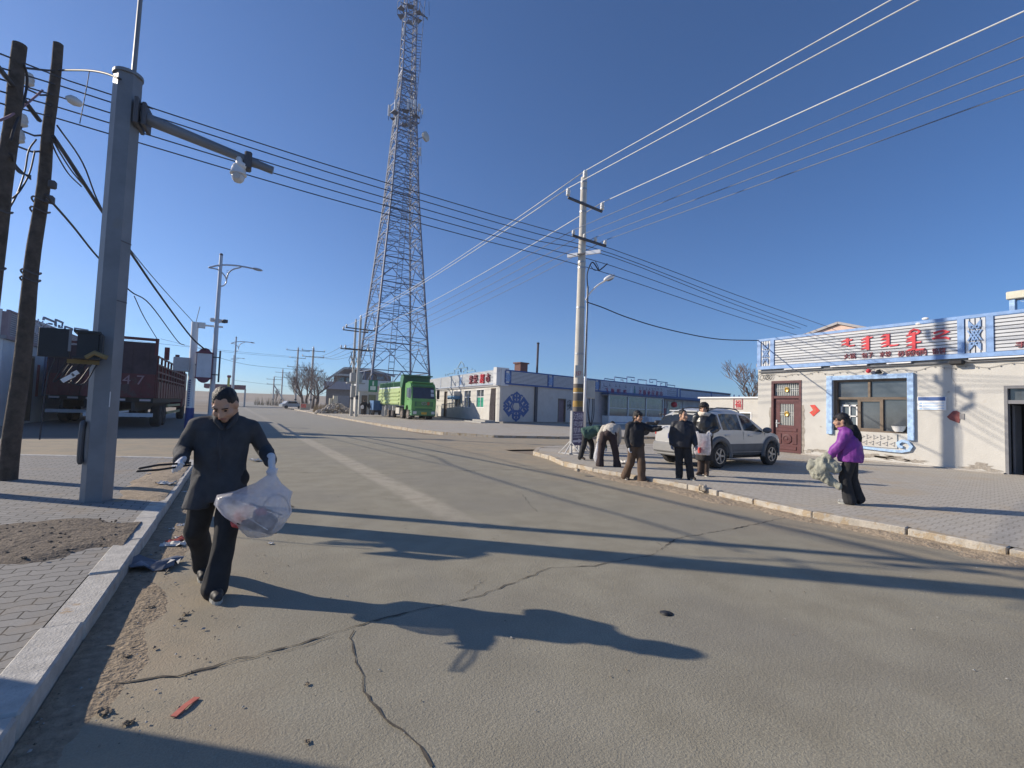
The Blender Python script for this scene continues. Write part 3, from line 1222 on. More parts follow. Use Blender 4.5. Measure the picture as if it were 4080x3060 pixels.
# bare patches at the foot of the wall
for i, (u, v, w, h_) in enumerate(((3262, 1795, .55, .09), (3490, 1818, 1.1, .14), (3560, 1825, .7, .16), (3640, 1838, .6, .1), (3905, 1862, .75, .18), (3990, 1850, .3, .3), (3222, 1810, .3, .12), (3270, 1700, .08, .03), (3780, 1562, .07, .04))):
    s_, z_ = FR.hit(u, v)
    if s_ < 4.6 and s_ > 3.2:
        continue
    ragged(FR, rest, 'bare_patch', (s_, max(z_, .3)), w, h_, M_peel, i, .004, .6)
mb = MB()                                                   # hairline crack in the render
for a, c in (((3795, 1450), (3790, 1500)), ((3790, 1500), (3807, 1530)), ((3807, 1530), (3808, 1620))):
    FR.ribbon(mb, [FR.hit(*a), FR.hit(*c)], .012, .001, .003)
obj('wall_crack', mb, mat('crack_grey', (.4, .38, .35), .9), rest)
# festoon bulbs along the eave
mb = MB()
pts = [FR.P(11.3 - i * .12, .03 + .01 * math.sin(i), 3.22 + .04 * math.sin(i * .9) - .06 * abs(math.sin(i * .21))) for i in range(70)]
mb.tube(pts, .006, 4)
for i in range(0, 70, 2):
    mb.ball(pts[i] - Vector((0, 0, .03)), .018, None, 6, 5)
tag(obj('light_string', mb, mat('dull_cord', (.3, .29, .27), .6)), 'string of small bulbs sagging along the eave of the restaurant', 'light string')
# coil of cable at the corner
mb = MB()
for c, r_ in ((11.55, .11), (11.28, .10), (11.16, .09), (11.36, .08)):
    mb.tube([FR.P(c + r_ * math.cos(a), .05 + .01 * math.sin(3 * a), 3.12 + r_ * math.sin(a)) for a in [i * 2 * PI / 18 for i in range(19)]], .008, 5)
tag(obj('cable_coil', mb, M_black), 'black cable hanging in loops at the corner above the maroon door', 'cable')
b_ = thing('lantern_ball', 'small red ball hanging from the eave above the restaurant window', 'ornament', FR.P(7.72, .13, 3.19))
obj('ball', MB().ball(FR.P(7.72, .13, 3.17), .075), M_red, b_, True)
obj('string', MB().tube([FR.P(7.72, .13, 3.24), FR.P(7.72, .12, 3.4)], .005, 4), M_black, b_)
b_ = thing('wall_lamp', 'dark bell-shaped lamp fixed just above the blue window surround', 'lamp', FR.P(7.42, .1, 3.12))
obj('shade', MB().lathe([(.03, .06), (.05, .05), (.09, -.02), (.10, -.05), (.02, -.03)], FR.P(7.42, .16, 3.13), (.25, .1, 1), 16), M_black, b_, True)
obj('arm', MB().tube([FR.P(7.42, 0, 3.2), FR.P(7.42, .12, 3.2), FR.P(7.42, .16, 3.16)], .012, 6), M_black, b_)
b_ = thing('wall_camera', 'dark loudspeaker under the sign band, right of the window', 'speaker', FR.P(5.45, .1, 3.32))
obj('housing', MB().box(FR.P(5.45, .16, 3.3), (.2, .3, .14), None, .03), M_black, b_)
obj('bracket', MB().tube([FR.P(5.45, 0, 3.36), FR.P(5.45, .12, 3.36)], .02, 6), M_black, b_)
# bowl on the sill
tag(obj('bowl', MB().lathe([(.10, 0), (.15, .06), (.19, .17), (.205, .18), (.18, .16), (.1, .03), (0, .025)], FR.P(6.95, -.02, 1.18), (0, 0, 1), 24), M_white, None, True, True, 40), 'white enamel bowl standing on the restaurant window sill', 'bowl')
# notices
nb = thing('notice_board', 'white notice board with blue header screwed to the wall right of the window', 'notice', FR.P(6.1, .02, 2.1))
sA, zA = FR.hit(3656, 1581)
sB, zB = FR.hit(3772, 1635)
obj('board', FR.box(MB(), sB, sA, .0, .025, zB, zA, .005), M_white, nb)
mb = MB()
FR.box(mb, sB + .02, sA - .02, .0255, .029, zA - .12, zA - .01)
obj('header', mb, M_navy, nb)
mb = MB()
for k in range(3):
    zz = zA - .18 - k * .085
    FR.box(mb, sB + .05, sA - .14, .0255, .028, zz - .015, zz)
    FR.box(mb, sB + .2, sA - .14, .0255, .028, zz - .045, zz - .03)
    FR.box(mb, sA - .12, sA - .05, .0255, .028, zz - .04, zz)
obj('print', mb, mat('print_blue', (.3, .48, .72), .6), nb)
sC, zC = FR.hit(3245, 1635)


def diamond(name, pts, m, label):
    mb = MB()
    a = [FR.hit(*p) for p in pts]
    ar = sum(a[i][0] * a[(i + 1) % len(a)][1] - a[(i + 1) % len(a)][0] * a[i][1] for i in range(len(a)))
    FR.prism(mb, a if ar > 0 else a[::-1], .003, .012)
    t = tag(obj(name, mb, m), label, 'paper')
    return t


M_paper = mat('red_paper', (.62, .06, .045), .6, var=.2, scale=9)
pp = diamond('paper_sign', [(3228, 1614), (3247, 1613), (3267, 1636), (3241, 1659), (3226, 1643), (3241, 1634)], M_paper, 'torn red paper diamond on the wall between door and window')
mb = MB()
FR.ribbon(mb, [FR.hit(3238, 1622), FR.hit(3250, 1634), FR.hit(3238, 1648)], .03, .016, .003)
obj('paper_print', mb, mat('old_gold', (.5, .16, .08), .6), pp)
pp = diamond('paper_sign', [(3773, 1661), (3797, 1638), (3812, 1636), (3826, 1645), (3826, 1668), (3822, 1686), (3800, 1678), (3785, 1672)], mat('faded_paper', (.23, .07, .065), .7, var=.3, scale=9), 'faded maroon paper diamond with grey corner, right of the notice board')
mb = MB()
FR.prism(mb, [FR.hit(*p) for p in ((3843, 1673), (3843, 1648), (3824, 1647), (3824, 1668))], .006, .01)
obj('torn_corner', mb, mat('grey_card', (.27, .26, .26), .8), pp)
# small finch-like finials on the rail
mb = MB()
for u, v in ((3688, 1270), (3660, 1290)):
    s_, z_ = FR.hit(u, v, .1)
    mb.ball(FR.P(s_, .12, z_), (.05, .09, .045), None, 10, 7)
obj('rail_light', mb, M_white, rest)
# floodlight box on top right
fb = thing('rooftop_box', 'pale box on short posts above the right end of the restaurant sign', 'box', (18.6, 4.2, 4.66))
obj('case', MB().bx(18.45, 18.8, 3.2, 4.47, 5.02, 5.24, .02), mat('case_cream', (.66, .63, .5), .5), fb)
mb = MB()
mb.bx(18.5, 18.7, 4.3, 4.42, 4.66, 5.02, .01)
mb.bx(18.5, 18.7, 3.3, 3.42, 4.66, 5.02, .01)
mb.tube([(18.5, 4.2, 4.95), (18.5, 3.9, 4.78), (18.55, 3.6, 4.95)], .012, 5)
obj('post', mb, M_sur, fb)

# gabled house behind the restaurant
gh = thing('gabled_house', 'pink gable roof rising behind the restaurant sign', 'house', (29, 12, 0))
obj('wall', MB().bx(26.2, 36, 10.6, 14.9, 0, 5.6), mat('pink_wall', (.62, .42, .36), .9, var=.1), gh)
mb = MB()
mb.prism([(10.2, 5.62), (15.4, 5.62), (12.4, 6.33)], (26.2, 0, 0), (0, 1, 0), (0, 0, 1), 9.5)
obj('gable', mb, mat('pink_gable', (.68, .50, .42), .9, var=.1), gh)
mb = MB()
mb.poly([(26.15, 15.7, 5.52), (36, 15.7, 5.52), (36, 12.4, 6.42), (26.15, 12.4, 6.42)])
mb.poly([(26.15, 12.4, 6.42), (36, 12.4, 6.42), (36, 9.9, 5.52), (26.15, 9.9, 5.52)])
mb.bar((26.12, 15.7, 5.55), (26.12, 12.4, 6.42), .1, .12)
mb.bar((26.12, 12.4, 6.42), (26.12, 9.9, 5.55), .1, .12)
obj('roof', mb, M_roofm, gh)

# white kiosk beyond the car
FKi = Facade((24, 15.3), (0, 1), (-1, 0))
ki = thing('kiosk', 'low white kiosk with wide glazed front behind the silver car', 'kiosk', (24, 17, .15))
mb = MB()
FKi.holes(mb, -.1, 3.65, 0, 2.5, [(.35, 3.3, .5, 1.75)], -.15, 0)
mb.bx(24.15, 27, 15.2, 15.35, 0, 2.5)
mb.bx(24.15, 27, 18.8, 18.95, 0, 2.5)
mb.bx(26.85, 27, 15.35, 18.8, 0, 2.5)
obj('wall', mb, M_plaster, ki)
obj('roof', MB().bx(23.9, 27.1, 15.1, 19.05, 2.5, 2.58), M_white, ki)
kw = obj('window', FKi.box(FKi.box(FKi.box(MB(), .35, 3.3, -.1, .02, 1.68, 1.75), .35, .42, -.1, .02, .5, 1.68), 2.0, 2.07, -.1, .02, .5, 1.68), M_white, ki)
obj('pane', FKi.box(MB(), .42, 3.3, -.08, -.07, .5, 1.68), M_glass, kw)
s_, z_ = FKi.hit(2941, 1609)
text('福', 'wall_character', M_red, ki, FKi.P(s_, .01, z_), FKi.rd(), .36, .42, .02)
FKi.ribbon(mb := MB(), [(s_ - .26, z_ - .28), (s_ + .26, z_ - .28), (s_ + .26, z_ + .28), (s_ - .26, z_ + .28)], .05, .0, .02, True)
obj('character_frame', mb, M_maroon, ki)
# ---------------------------------------------------------------- corner shop across the side street
CN = (17.9, 33.0)
FW = Facade(CN, (.075, .997), (-.997, .075))
FS = Facade(CN, (.978, .207), (.207, -.978))
zw = lambda a, c, o=0.0: FW.hit(1740 + a * .16878, 1440 + c * .16878, o)
zs = lambda a, c, o=0.0: FS.hit(1700 + a * .4521, 1350 + c * .4521, o)
zx = lambda a, c, o=0.0: FS.hit(2380 + a * .18083, 1480 + c * .18083, o)
shop = thing('corner_shop', 'white corner shop with dark blue mandala on its shaded side wall', 'shop', (CN[0], CN[1], .3))
BZ0, BZ1 = 3.42, 4.62
holes = []
parts_ = []
for kind, a0, a1, c0, c1 in (('door', 1280, 1402, 628, 1342), ('window', 940, 1122, 652, 1092), ('window', 652, 815, 672, 1085), ('window', 428, 566, 690, 1085), ('door', 180, 256, 706, 1285)):
    s0, _ = zw(a0, c0)
    s1, _ = zw(a1, c0)
    _, zt = zw((a0 + a1) / 2, c0)
    _, zb_ = zw((a0 + a1) / 2, c1)
    holes.append((min(s0, s1), max(s0, s1), zb_ if kind == 'window' else .3, min(zt, 3.2)))
    parts_.append(kind)
SL = zs(1520, 300)[0]                                   # where the neighbour shop begins
mb = MB()
FW.holes(mb, 0, 24, -.1, 3.55, holes, -.28, 0)
dS = [zs(1155, 640)[0], zs(1226, 640)[0]]
FS.holes(mb, .0, SL, -.1, 3.6, [(dS[0], dS[1], .45, zs(1190, 527)[1])], -.3, 0)
obj('wall', mb, M_plaster, shop)
mb = MB()
FS.box(mb, -.05, .75, .0, .16, 3.3, 4.74)
FS.box(mb, -.5, 0, -.3, .1, 3.3, 4.74)
obj('corner_pier', mb, M_plaster2, shop)
mb = MB()
mb.prism([(CN[0] + .05, CN[1] + .05), (CN[0] + FS.d.x * SL, CN[1] + FS.d.y * SL + .05), (CN[0] + FS.d.x * SL, CN[1] + FS.d.y * SL + 10), (CN[0] + 9, CN[1] + 24), (CN[0] + FW.d.x * 24, CN[1] + 24)], (0, 0, 3.6), (1, 0, 0), (0, 1, 0), .12)
obj('roof', mb, M_roofm, shop)
for i, (kd, h_) in enumerate(zip(parts_, holes)):
    s0, s1, z0, z1 = h_
    mb = MB()
    for a, c in ((s0, s0 + .07), (s1 - .07, s1)):
        FW.box(mb, a, c, -.2, .0, z0, z1)
    FW.box(mb, s0 + .07, s1 - .07, -.2, .0, z1 - .07, z1)
    if kd == 'window':
        FW.box(mb, s0 + .07, s1 - .07, -.2, .0, z0, z0 + .06)
        FW.box(mb, (s0 + s1) / 2 - .03, (s0 + s1) / 2 + .03, -.2, -.05, z0 + .06, z1 - .07)
        FW.box(mb, s0 + .07, s1 - .07, -.2, -.06, z0 + (z1 - z0) * .56, z0 + (z1 - z0) * .6)
    p = obj(kd, mb, M_white if i in (1, 2, 3) else M_brown, shop)
    obj('pane' if kd == 'window' else 'door_leaf', FW.box(MB(), s0 + .07, s1 - .07, -.16, -.15, z0, z1 - .07), M_glass if kd == 'window' else mat('leaf_brown', (.12, .1, .09), .6), p)
    if i == 1:
        obj('lower_panel', FW.box(MB(), s0 + .1, s1 - .1, -.13, -.10, z0 + .08, z0 + (z1 - z0) * .54), mat('panel_green', (.04, .30, .20), .4, var=.2), p)
    if i == 3:
        obj('awning', FW.box(MB(), s0 - .1, s1 + .1, .0, .7, z1 - .55, z1 - .1, .05), mat('awning_grey', (.5, .5, .49), .7), p)
        obj('awning_band', FW.box(MB(), s0 - .12, s1 + .12, .02, .72, z1 - .88, z1 - .55, .03), mat('awning_blue', (.13, .26, .42), .7), p)
    if i == 0:
        c_ = MB()
        for k in range(9):                              # quilted door curtain
            s_ = s0 + .1 + k * (s1 - s0 - .2) / 8
            c_.tube([FW.P(s_, -.04, z1 - .1), FW.P(s_ + .02, .02, (z0 + z1) / 2), FW.P(s_ - .04, .05, z0 + .03)], [.07, .09, .08], 6)
        obj('door_curtain', c_, mat('curtain_dark', (.10, .085, .085), .9, var=.4, scale=7), p)
s0, s1, z0, z1 = (dS[0], dS[1], .45, zs(1190, 527)[1])
p = obj('door', FS.box(FS.box(FS.box(MB(), s0, s0 + .1, -.25, .01, z0, z1), s1 - .1, s1, -.25, .01, z0, z1), s0 + .1, s1 - .1, -.25, .01, z1 - .1, z1), M_brown, shop)
obj('door_leaf', FS.box(MB(), s0 + .1, s1 - .1, -.2, -.15, z0, z1 - .1), mat('leaf_mauve', (.20, .15, .17), .6, var=.2), p)
text('烧烤', 'wall_writing', mat('ink_black', (.035, .035, .04), .8), shop, FS.P((zs(1245, 560)[0] + zs(1275, 560)[0]) / 2, .003, (zs(1258, 545)[1] + zs(1258, 625)[1]) / 2), FS.rd(), 1.05, .62, .004) if False else None
for ch, c0 in (('烧', 565), ('烤', 603)):
    text(ch, 'wall_writing', mat('ink_black', (.035, .035, .04), .8), shop, FS.P(zs(1257, c0)[0], .002, zs(1257, c0)[1]), FS.rd(), .62, .62, .004)
# sign bands
wR, wL = zw(1452, 300, .15)[0], 22
mb = MB()
FW.box(mb, wR, wL, .08, .17, BZ0, BZ0 + .1)
FW.box(mb, wR, wL, .08, .17, BZ1 - .05, BZ1)
seps = [zw(a, 400, .15)[0] for a in (1452, 1376, 602, 543, 100)]
for s_ in seps:
    FW.box(mb, s_ - .06, s_ + .06, .08, .175, BZ0 + .1, BZ1 - .05)
obj('sign_frame', mb, mat('trim_grey_blue', (.40, .45, .54), .5), shop)
boards(FW, shop, seps[1] + .06, seps[2] - .06, BZ0 + .1, BZ1 - .05, .13, 9, M_board)
boards(FW, shop, seps[3] + .06, wL, BZ0 + .1, BZ1 - .05, .13, 9, M_board)
boards(FW, shop, seps[0] + .06, seps[1] - .06, BZ0 + .1, BZ1 - .05, .13, 3, M_board, vertical=True)
boards(FW, shop, seps[2] + .06, seps[3] - .06, BZ0 + .1, BZ1 - .05, .13, 3, M_board, vertical=True)
knot(FW, shop, (seps[0] + seps[1]) / 2, 4.0, .35, .8, .15, M_blue)
knot(FW, shop, (seps[2] + seps[3]) / 2, 4.0, .35, .8, .15, M_blue)
for ch, a0, a1, c0, c1 in (('荣', 782, 862, 372, 545), ('荣', 880, 980, 360, 535), ('超', 1042, 1135, 342, 515), ('市', 1178, 1272, 328, 512)):
    s0, z0 = zw(a0, c1, .15)
    s1, z1 = zw(a1, c0, .15)
    text(ch, 'sign_lettering', M_maroon if ch != '超' else M_red, shop, FW.P((s0 + s1) / 2, .14, 4.0), FW.rd(), abs(s1 - s0), .78, .14)
obj('sign_soffit', FW.box(MB(), 0, wL, 0, .1, 3.26, 3.42), mat('soffit_grey', (.3, .3, .31), .8), shop)
mb = MB()
sS = [zs(a, 350, .15)[0] for a in (692, 738, 1072, 1112, 1485, 1518)]
FS.box(mb, sS[0], SL, .08, .17, BZ0, BZ0 + .13)
FS.box(mb, sS[0], SL, .08, .17, BZ1 - .1, BZ1)
for s_ in sS:
    FS.box(mb, s_ - .08, s_ + .08, .08, .175, BZ0 + .13, BZ1 - .1)
obj('sign_frame', mb, M_navy, shop)
for a, c, k, vv in ((0, 1, 3, True), (1, 2, 9, False), (2, 3, 3, True), (3, 4, 9, False), (4, 5, 3, True)):
    boards(FS, shop, sS[a] + .08, sS[c] - .08, BZ0 + .13, BZ1 - .1, .13, k, M_board, vertical=vv)
    if vv:
        knot(FS, shop, (sS[a] + sS[c]) / 2, 4.0, .5, .8, .15, M_blue)
# mandala on the side wall
mc = zs(790, 597)
Rm = abs(zs(900, 597)[0] - zs(690, 597)[0]) / 2
Zm = abs(zs(790, 465)[1] - zs(790, 725)[1]) / 2
mb = MB()
lw = .16


def mp_(x, y):
    return (mc[0] + x * Rm, mc[1] + y * Zm)


def arc(cx, cy, r_, a0, a1, k=14):
    return [mp_(cx + r_ * math.cos(rad(a0 + (a1 - a0) * i / k)), cy + r_ * math.sin(rad(a0 + (a1 - a0) * i / k))) for i in range(k + 1)]


for sg in (1, -1):
    FS.ribbon(mb, arc(0, .6 * sg, .30, 0, 360, 24), lw, .002, .02, True)
    for q in (-1, 1):
        FS.ribbon(mb, arc(q * .36, .62 * sg, .16, 90 + q * 170, 90 - q * 60), lw * .8, .003, .02)
    for ax, ay in ((0, .6), (-.16, .6), (.16, .6), (0, .74), (0, .46), (0, .94)):
        r_ = .085
        F_pts = [mp_(ax + r_ * math.cos(2 * PI * i / 12), ay * sg + r_ * math.sin(2 * PI * i / 12)) for i in range(12)]
        FS.prism(mb, F_pts, .002, .022)
    FS.ribbon(mb, [mp_(0, .9 * sg), mp_(0, .3 * sg)], lw * .5, .003, .02)
    FS.ribbon(mb, [mp_(.6 * sg, .62), mp_(1.0 * sg, .2), mp_(.78 * sg, 0), mp_(1.0 * sg, -.2), mp_(.6 * sg, -.62), mp_(.34 * sg, -.26), mp_(.52 * sg, 0), mp_(.34 * sg, .26)], lw, .002, .02, True)
    for q in (1, -1):
        FS.ribbon(mb, [mp_(.44 * sg, q * .3), mp_(.62 * sg, q * .46), mp_(.8 * sg, q * .24), mp_(.68 * sg, q * .16), mp_(.62 * sg, q * .26)], lw * .8, .003, .02)
        FS.ribbon(mb, [mp_(.36 * sg, q * .26), mp_(.14 * sg, q * .42)], lw, .0035, .02)
    for ax, ay in ((.64, 0), (.78, 0), (.5, 0), (.64, .14), (.64, -.14), (1.0, 0)):
        r_ = .08
        FS.prism(mb, [mp_(sg * ax + r_ * math.cos(2 * PI * i / 12), ay + r_ * math.sin(2 * PI * i / 12)) for i in range(12)], .002, .022)
FS.ribbon(mb, arc(0, 0, .33, 0, 360, 8), lw * .5, .004, .02, True)
obj('wall_ornament', mb, M_navy, shop)
pz = zs(955, 600)[0]
obj('downpipe', FS.box(MB(), pz - .13, pz + .13, .02, .16, .4, 3.42), mat('pipe_dark', (.07, .075, .09), .6), shop)
mb = MB()                                               # plinth and steps
FS.box(mb, .0, SL, .0, .5, .1, .45)
FW.box(mb, 0, 20, .0, .35, .1, .42)
obj('plinth', mb, mat('plinth_dark', (.25, .235, .21), .9, var=.25, scale=3), shop)
h0 = holes[0]
mb = MB()
FW.box(mb, h0[0] - .8, h0[1] + .9, .35, 1.2, .1, .52, .02)
FW.box(mb, h0[0] - 1.1, h0[1] + 1.6, 1.2, 1.65, .1, .38, .02)
FW.box(mb, h0[0] - 1.1, h0[1] + 2.1, 1.65, 2.15, .1, .25, .02)
obj('steps', mb, M_conc, shop)
# roof finial: pointed arch over stepped frets
ro = MB()
pl = [[(512, 155), (515, 130), (580, 20), (595, 5), (655, 85), (655, 132)], [(220, 345), (222, 300)], [(278, 338), (278, 300), (425, 275), (435, 290), (437, 190), (560, 160), (572, 245)], [(515, 305), (515, 225)], [(590, 265), (592, 165), (735, 138), (735, 215)], [(645, 262), (645, 215), (680, 212)], [(728, 280), (728, 240), (915, 205), (918, 250)], [(840, 200), (840, 165)]]
for q in pl:
    ro.tube([FW.P(*((lambda t: (t[0], .05, t[1]))(zw(*p)))) for p in q], .05, 4)
b_ = tag(obj('roof_ornament', ro, mat('fret_teal', (.32, .47, .55), .5)), 'pointed arch and stepped fret ornament above the white corner shop sign', 'ornament')

# neighbour shop with the bus-like glazed front
sup = thing('supermarket_building', 'long low supermarket with blue sign band and bus-like glazed front', 'shop', FS.P(SL + 6, 0, .3))
LE = 42.0
mb = MB()
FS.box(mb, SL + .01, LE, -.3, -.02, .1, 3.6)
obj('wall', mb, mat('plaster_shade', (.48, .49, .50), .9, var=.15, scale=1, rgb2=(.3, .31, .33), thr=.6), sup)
obj('roof', FS.box(MB(), SL + .01, LE, -9, .1, 3.62, 3.72), M_roofm, sup)
e = [zx(a, 300, .15)[0] for a in (40, 1765, 1828)]
e += [zs(2700 / 1, 0)[0]] if False else []
u_ = [FS.hit(u, 1590, .15)[0] for u in (2826, 2835, 2925, 2945, 3020)]
mb = MB()
FS.box(mb, SL + .01, LE, .08, .17, BZ0, BZ0 + .14)
FS.box(mb, SL + .01, LE, .08, .17, BZ1 - .1, BZ1)
for s_ in [e[1], e[2], u_[1], u_[2], u_[3]]:
    FS.box(mb, s_ - .12, s_ + .12, .08, .175, BZ0 + .14, BZ1 - .1)
obj('sign_frame', mb, M_navy, sup)
M_board2 = mat('sign_board_blue', (.58, .66, .80), .45, var=.06, scale=3)
boards(FS, sup, SL + .1, e[1] - .12, BZ0 + .14, BZ1 - .1, .13, 10, M_board2)
boards(FS, sup, e[1] + .12, e[2] - .12, BZ0 + .14, BZ1 - .1, .13, 3, M_board, vertical=True)
boards(FS, sup, e[2] + .12, LE - .1, BZ0 + .14, BZ1 - .25, .13, 9, M_board2)
obj('sign_back', FS.box(MB(), SL + .02, LE, -.02, .06, 3.72, BZ1 - .06), mat('backing_grey', (.16, .165, .175), .8), sup)
M_pk = mat('letter_plum', (.32, .085, .16), .5)
M_gt = mat('letter_grey', (.22, .25, .33), .6)
for ch, a0, a1, c0, c1 in (('老', 910, 975, 405, 525), ('谢', 1003, 1075, 412, 525), ('便', 1103, 1165, 420, 535), ('民', 1195, 1260, 428, 540), ('超', 1285, 1345, 435, 548), ('市', 1370, 1440, 440, 550)):
    s0, z0 = zx(a0, c1, .15)
    s1, z1 = zx(a1, c0, .15)
    text(ch, 'sign_lettering', M_pk, sup, FS.P((s0 + s1) / 2, .14, (z0 + z1) / 2), FS.rd(), abs(s1 - s0), (z1 - z0), .05)
for ch, a0, a1, c0, c1 in (('飞', 165, 235, 370, 460), ('顺', 302, 368, 378, 475), ('昭', 432, 505, 390, 485), ('鸡', 565, 640, 400, 495)):
    s0, z0 = zx(a0, c1, .15)
    s1, z1 = zx(a1, c0, .15)
    text(ch, 'sign_lettering', M_pk, sup, FS.P((s0 + s1) / 2, .14, (z0 + z1) / 2), FS.rd(), abs(s1 - s0), (z1 - z0), .05)
mb = MB()
for a, c in ((145, 255), (275, 268), (408, 282), (493, 292), (628, 308), (940, 335), (1005, 340), (1085, 350), (1150, 355), (1220, 360), (1278, 362), (1342, 367), (1410, 370)):
    s0, z0 = zx(a, c, .15)
    FS.box(mb, s0 - .05, s0 + .05, .143, .16, z0 - .24, z0, .01)
    FS.box(mb, s0 - .16, s0, .143, .155, z0 - .1, z0 - .06)
    FS.box(mb, s0 - .1, s0 + .14, .143, .157, z0 - .25, z0 - .2)
FS.ribbon(mb, [zx(112, 365, .15), zx(130, 340, .15), zx(170, 330, .15), zx(215, 335, .15), zx(228, 365, .15)], .06, .143, .015)
obj('sign_script', mb, M_gt, sup)
mb = MB()
for r_ in range(5):
    for k in range(9 if r_ else 2):
        s0, z0 = zx(1545 + k * 22 + (60 if not r_ else 0), 385 + r_ * 42 + k * 2.2, .15)
        FS.box(mb, s0, s0 + .13, .143, .15, z0 - .07, z0 + .05)
obj('sign_small_print', mb, M_gt, sup)
s0, z0 = zx(822, 425, .15)
obj('sign_bottle', FS.prism(MB(), [(s0 - .14, z0 - .48), (s0 + .14, z0 - .48), (s0 + .14, z0 + .1), (s0 + .05, z0 + .28), (s0 + .05, z0 + .5), (s0 - .05, z0 + .5), (s0 - .05, z0 + .28), (s0 - .14, z0 + .1)], .143, .02), mat('bottle_teal', (.03, .17, .19), .4), sup)
s0, z0 = zx(745, 420, .15)
obj('sign_bottle', FS.prism(MB(), [(s0 - .16, z0 - .48), (s0 + .16, z0 - .48), (s0 + .16, z0 + .2), (s0 + .06, z0 + .3), (s0 + .06, z0 + .46), (s0 - .06, z0 + .46), (s0 - .06, z0 + .3), (s0 - .16, z0 + .2)], .143, .02), mat('bottle_pale', (.48, .58, .66), .4), sup)
# canopy shade under the sign and the glazed front
sA, sB = zx(262, 700, .9)[0], zx(1452, 700, .9)[0]
zT = zx(680, 600, .9)[1]
zM = zx(680, 985, .9)[1]
zL = zx(680, 1125, .9)[1]
obj('canopy', FS.box(MB(), SL + .2, LE - 6, .17, 1.15, 3.2, 3.36), mat('canopy_navy', (.06, .10, .20), .6), sup)
gl = obj('glazed_front', FS.box(FS.box(MB(), sA, sB, .03, .9, zL, zM, .04), sA, sB, .03, .86, .2, zL), mat('front_white', (.72, .73, .72), .5, var=.12, scale=1.2), sup)
mb = MB()
FS.box(mb, sA, sB, .86, .885, .55, zL - .03)
obj('blue_band', mb, mat('band_blue', (.09, .22, .50), .5, var=.3, scale=1.1, rgb2=(.3, .42, .6), thr=.6), gl)
mb = MB()
wx = [sA] + [zx(a, 800, .9)[0] for a in (680, 1078)] + [sB]
for s_ in wx:
    FS.box(mb, s_ - .08, s_ + .08, .78, .9, zM, 3.2)
FS.box(mb, sA + .08, sB - .08, .78, .9, 3.1, 3.2)
FS.box(mb, sA - .05, sA + .05, .03, .78, 3.1, 3.2)
obj('window_frame', mb, mat('frame_alu', (.45, .47, .5), .4, .3), gl)
for i in range(3):
    p = obj('pane', FS.box(MB(), wx[i] + .08, wx[i + 1] - .08, .82, .835, zM, 3.1), M_glass, gl)
mb = MB()
for i in range(3):
    for k in range(9):
        s_ = wx[i] + .6 + k * (wx[i + 1] - wx[i] - 1.4) / 8
        FS.box(mb, s_, s_ + .04, .836, .845, zM + (.9 if i < 2 else .1), zM + 1.7 - .2 * i)
    FS.box(mb, wx[i] + .15, wx[i + 1] - .15, .836, .843, zM + .72, zM + .8)
obj('inner_rail', mb, mat('rail_pale', (.5, .53, .55), .5), gl)
mb = MB()
for k, a in enumerate((1500, 1560, 1910)):
    s_ = zx(a, 800, .1)[0]
    FS.box(mb, s_ - .1, s_ + .1, .0, .06, .4, 3.1)
obj('door_post', mb, M_steel, sup)
s_ = zx(1495, 900, .1)[0]
obj('couplet', FS.box(MB(), s_ - .25, s_ + .25, .06, .075, 1.0, zx(1495, 810, .1)[1]), M_maroon, sup)
s_ = zx(1530, 900, .1)[0]
obj('door', FS.box(MB(), s_ + .2, s_ + 3.2, .0, .03, .4, 2.9), M_glass, sup)
mb = MB()
for k in range(10):
    FS.box(mb, s_ + .3 + k * .3, s_ + .34 + k * .3, .03, .045, .5, 2.8)
obj('door_bars', mb, M_steel, sup)
s_, z_ = zx(1690, 730, .6)
b_ = thing('lantern', 'red paper lantern hanging under the supermarket canopy', 'lantern', FS.P(s_, .6, z_))
obj('shade', MB().lathe([(.1, -.32), (.3, -.22), (.36, 0), (.3, .22), (.1, .32)], FS.P(s_, .6, z_), (0, 0, 1), 16), M_red, b_, True)
obj('cord', MB().tube([FS.P(s_, .6, z_ + .3), FS.P(s_, .6, 3.25)], .02, 5), M_black, b_)
# fret on the supermarket parapet
ro = MB()
pl = [[(160, 205), (155, 155), (370, 185)], [(375, 225), (378, 122), (645, 160)], [(645, 245), (650, 120), (815, 135), (810, 205), (748, 200), (748, 170)], [(510, 185), (565, 190), (560, 240)], [(380, 225), (560, 240)], [(895, 265), (893, 178), (1080, 195), (1072, 290)], [(650, 250), (895, 265)], [(1080, 290), (1305, 305), (1308, 185), (1150, 172), (1155, 240), (1218, 243), (1218, 220)], [(1310, 222), (1540, 245), (1535, 330)], [(1385, 320), (1388, 265), (1425, 268)], [(1510, 245), (1505, 325)], [(1385, 320), (1535, 330)], [(1545, 295), (1708, 312), (1705, 350)]]
for q in pl:
    ro.tube([FS.P(*((lambda t: (t[0], .1, t[1]))(zx(*p, .1)))) for p in q], .055, 4)
tag(obj('roof_ornament', ro, M_navy), 'navy square-spiral fret standing on the supermarket parapet', 'ornament')
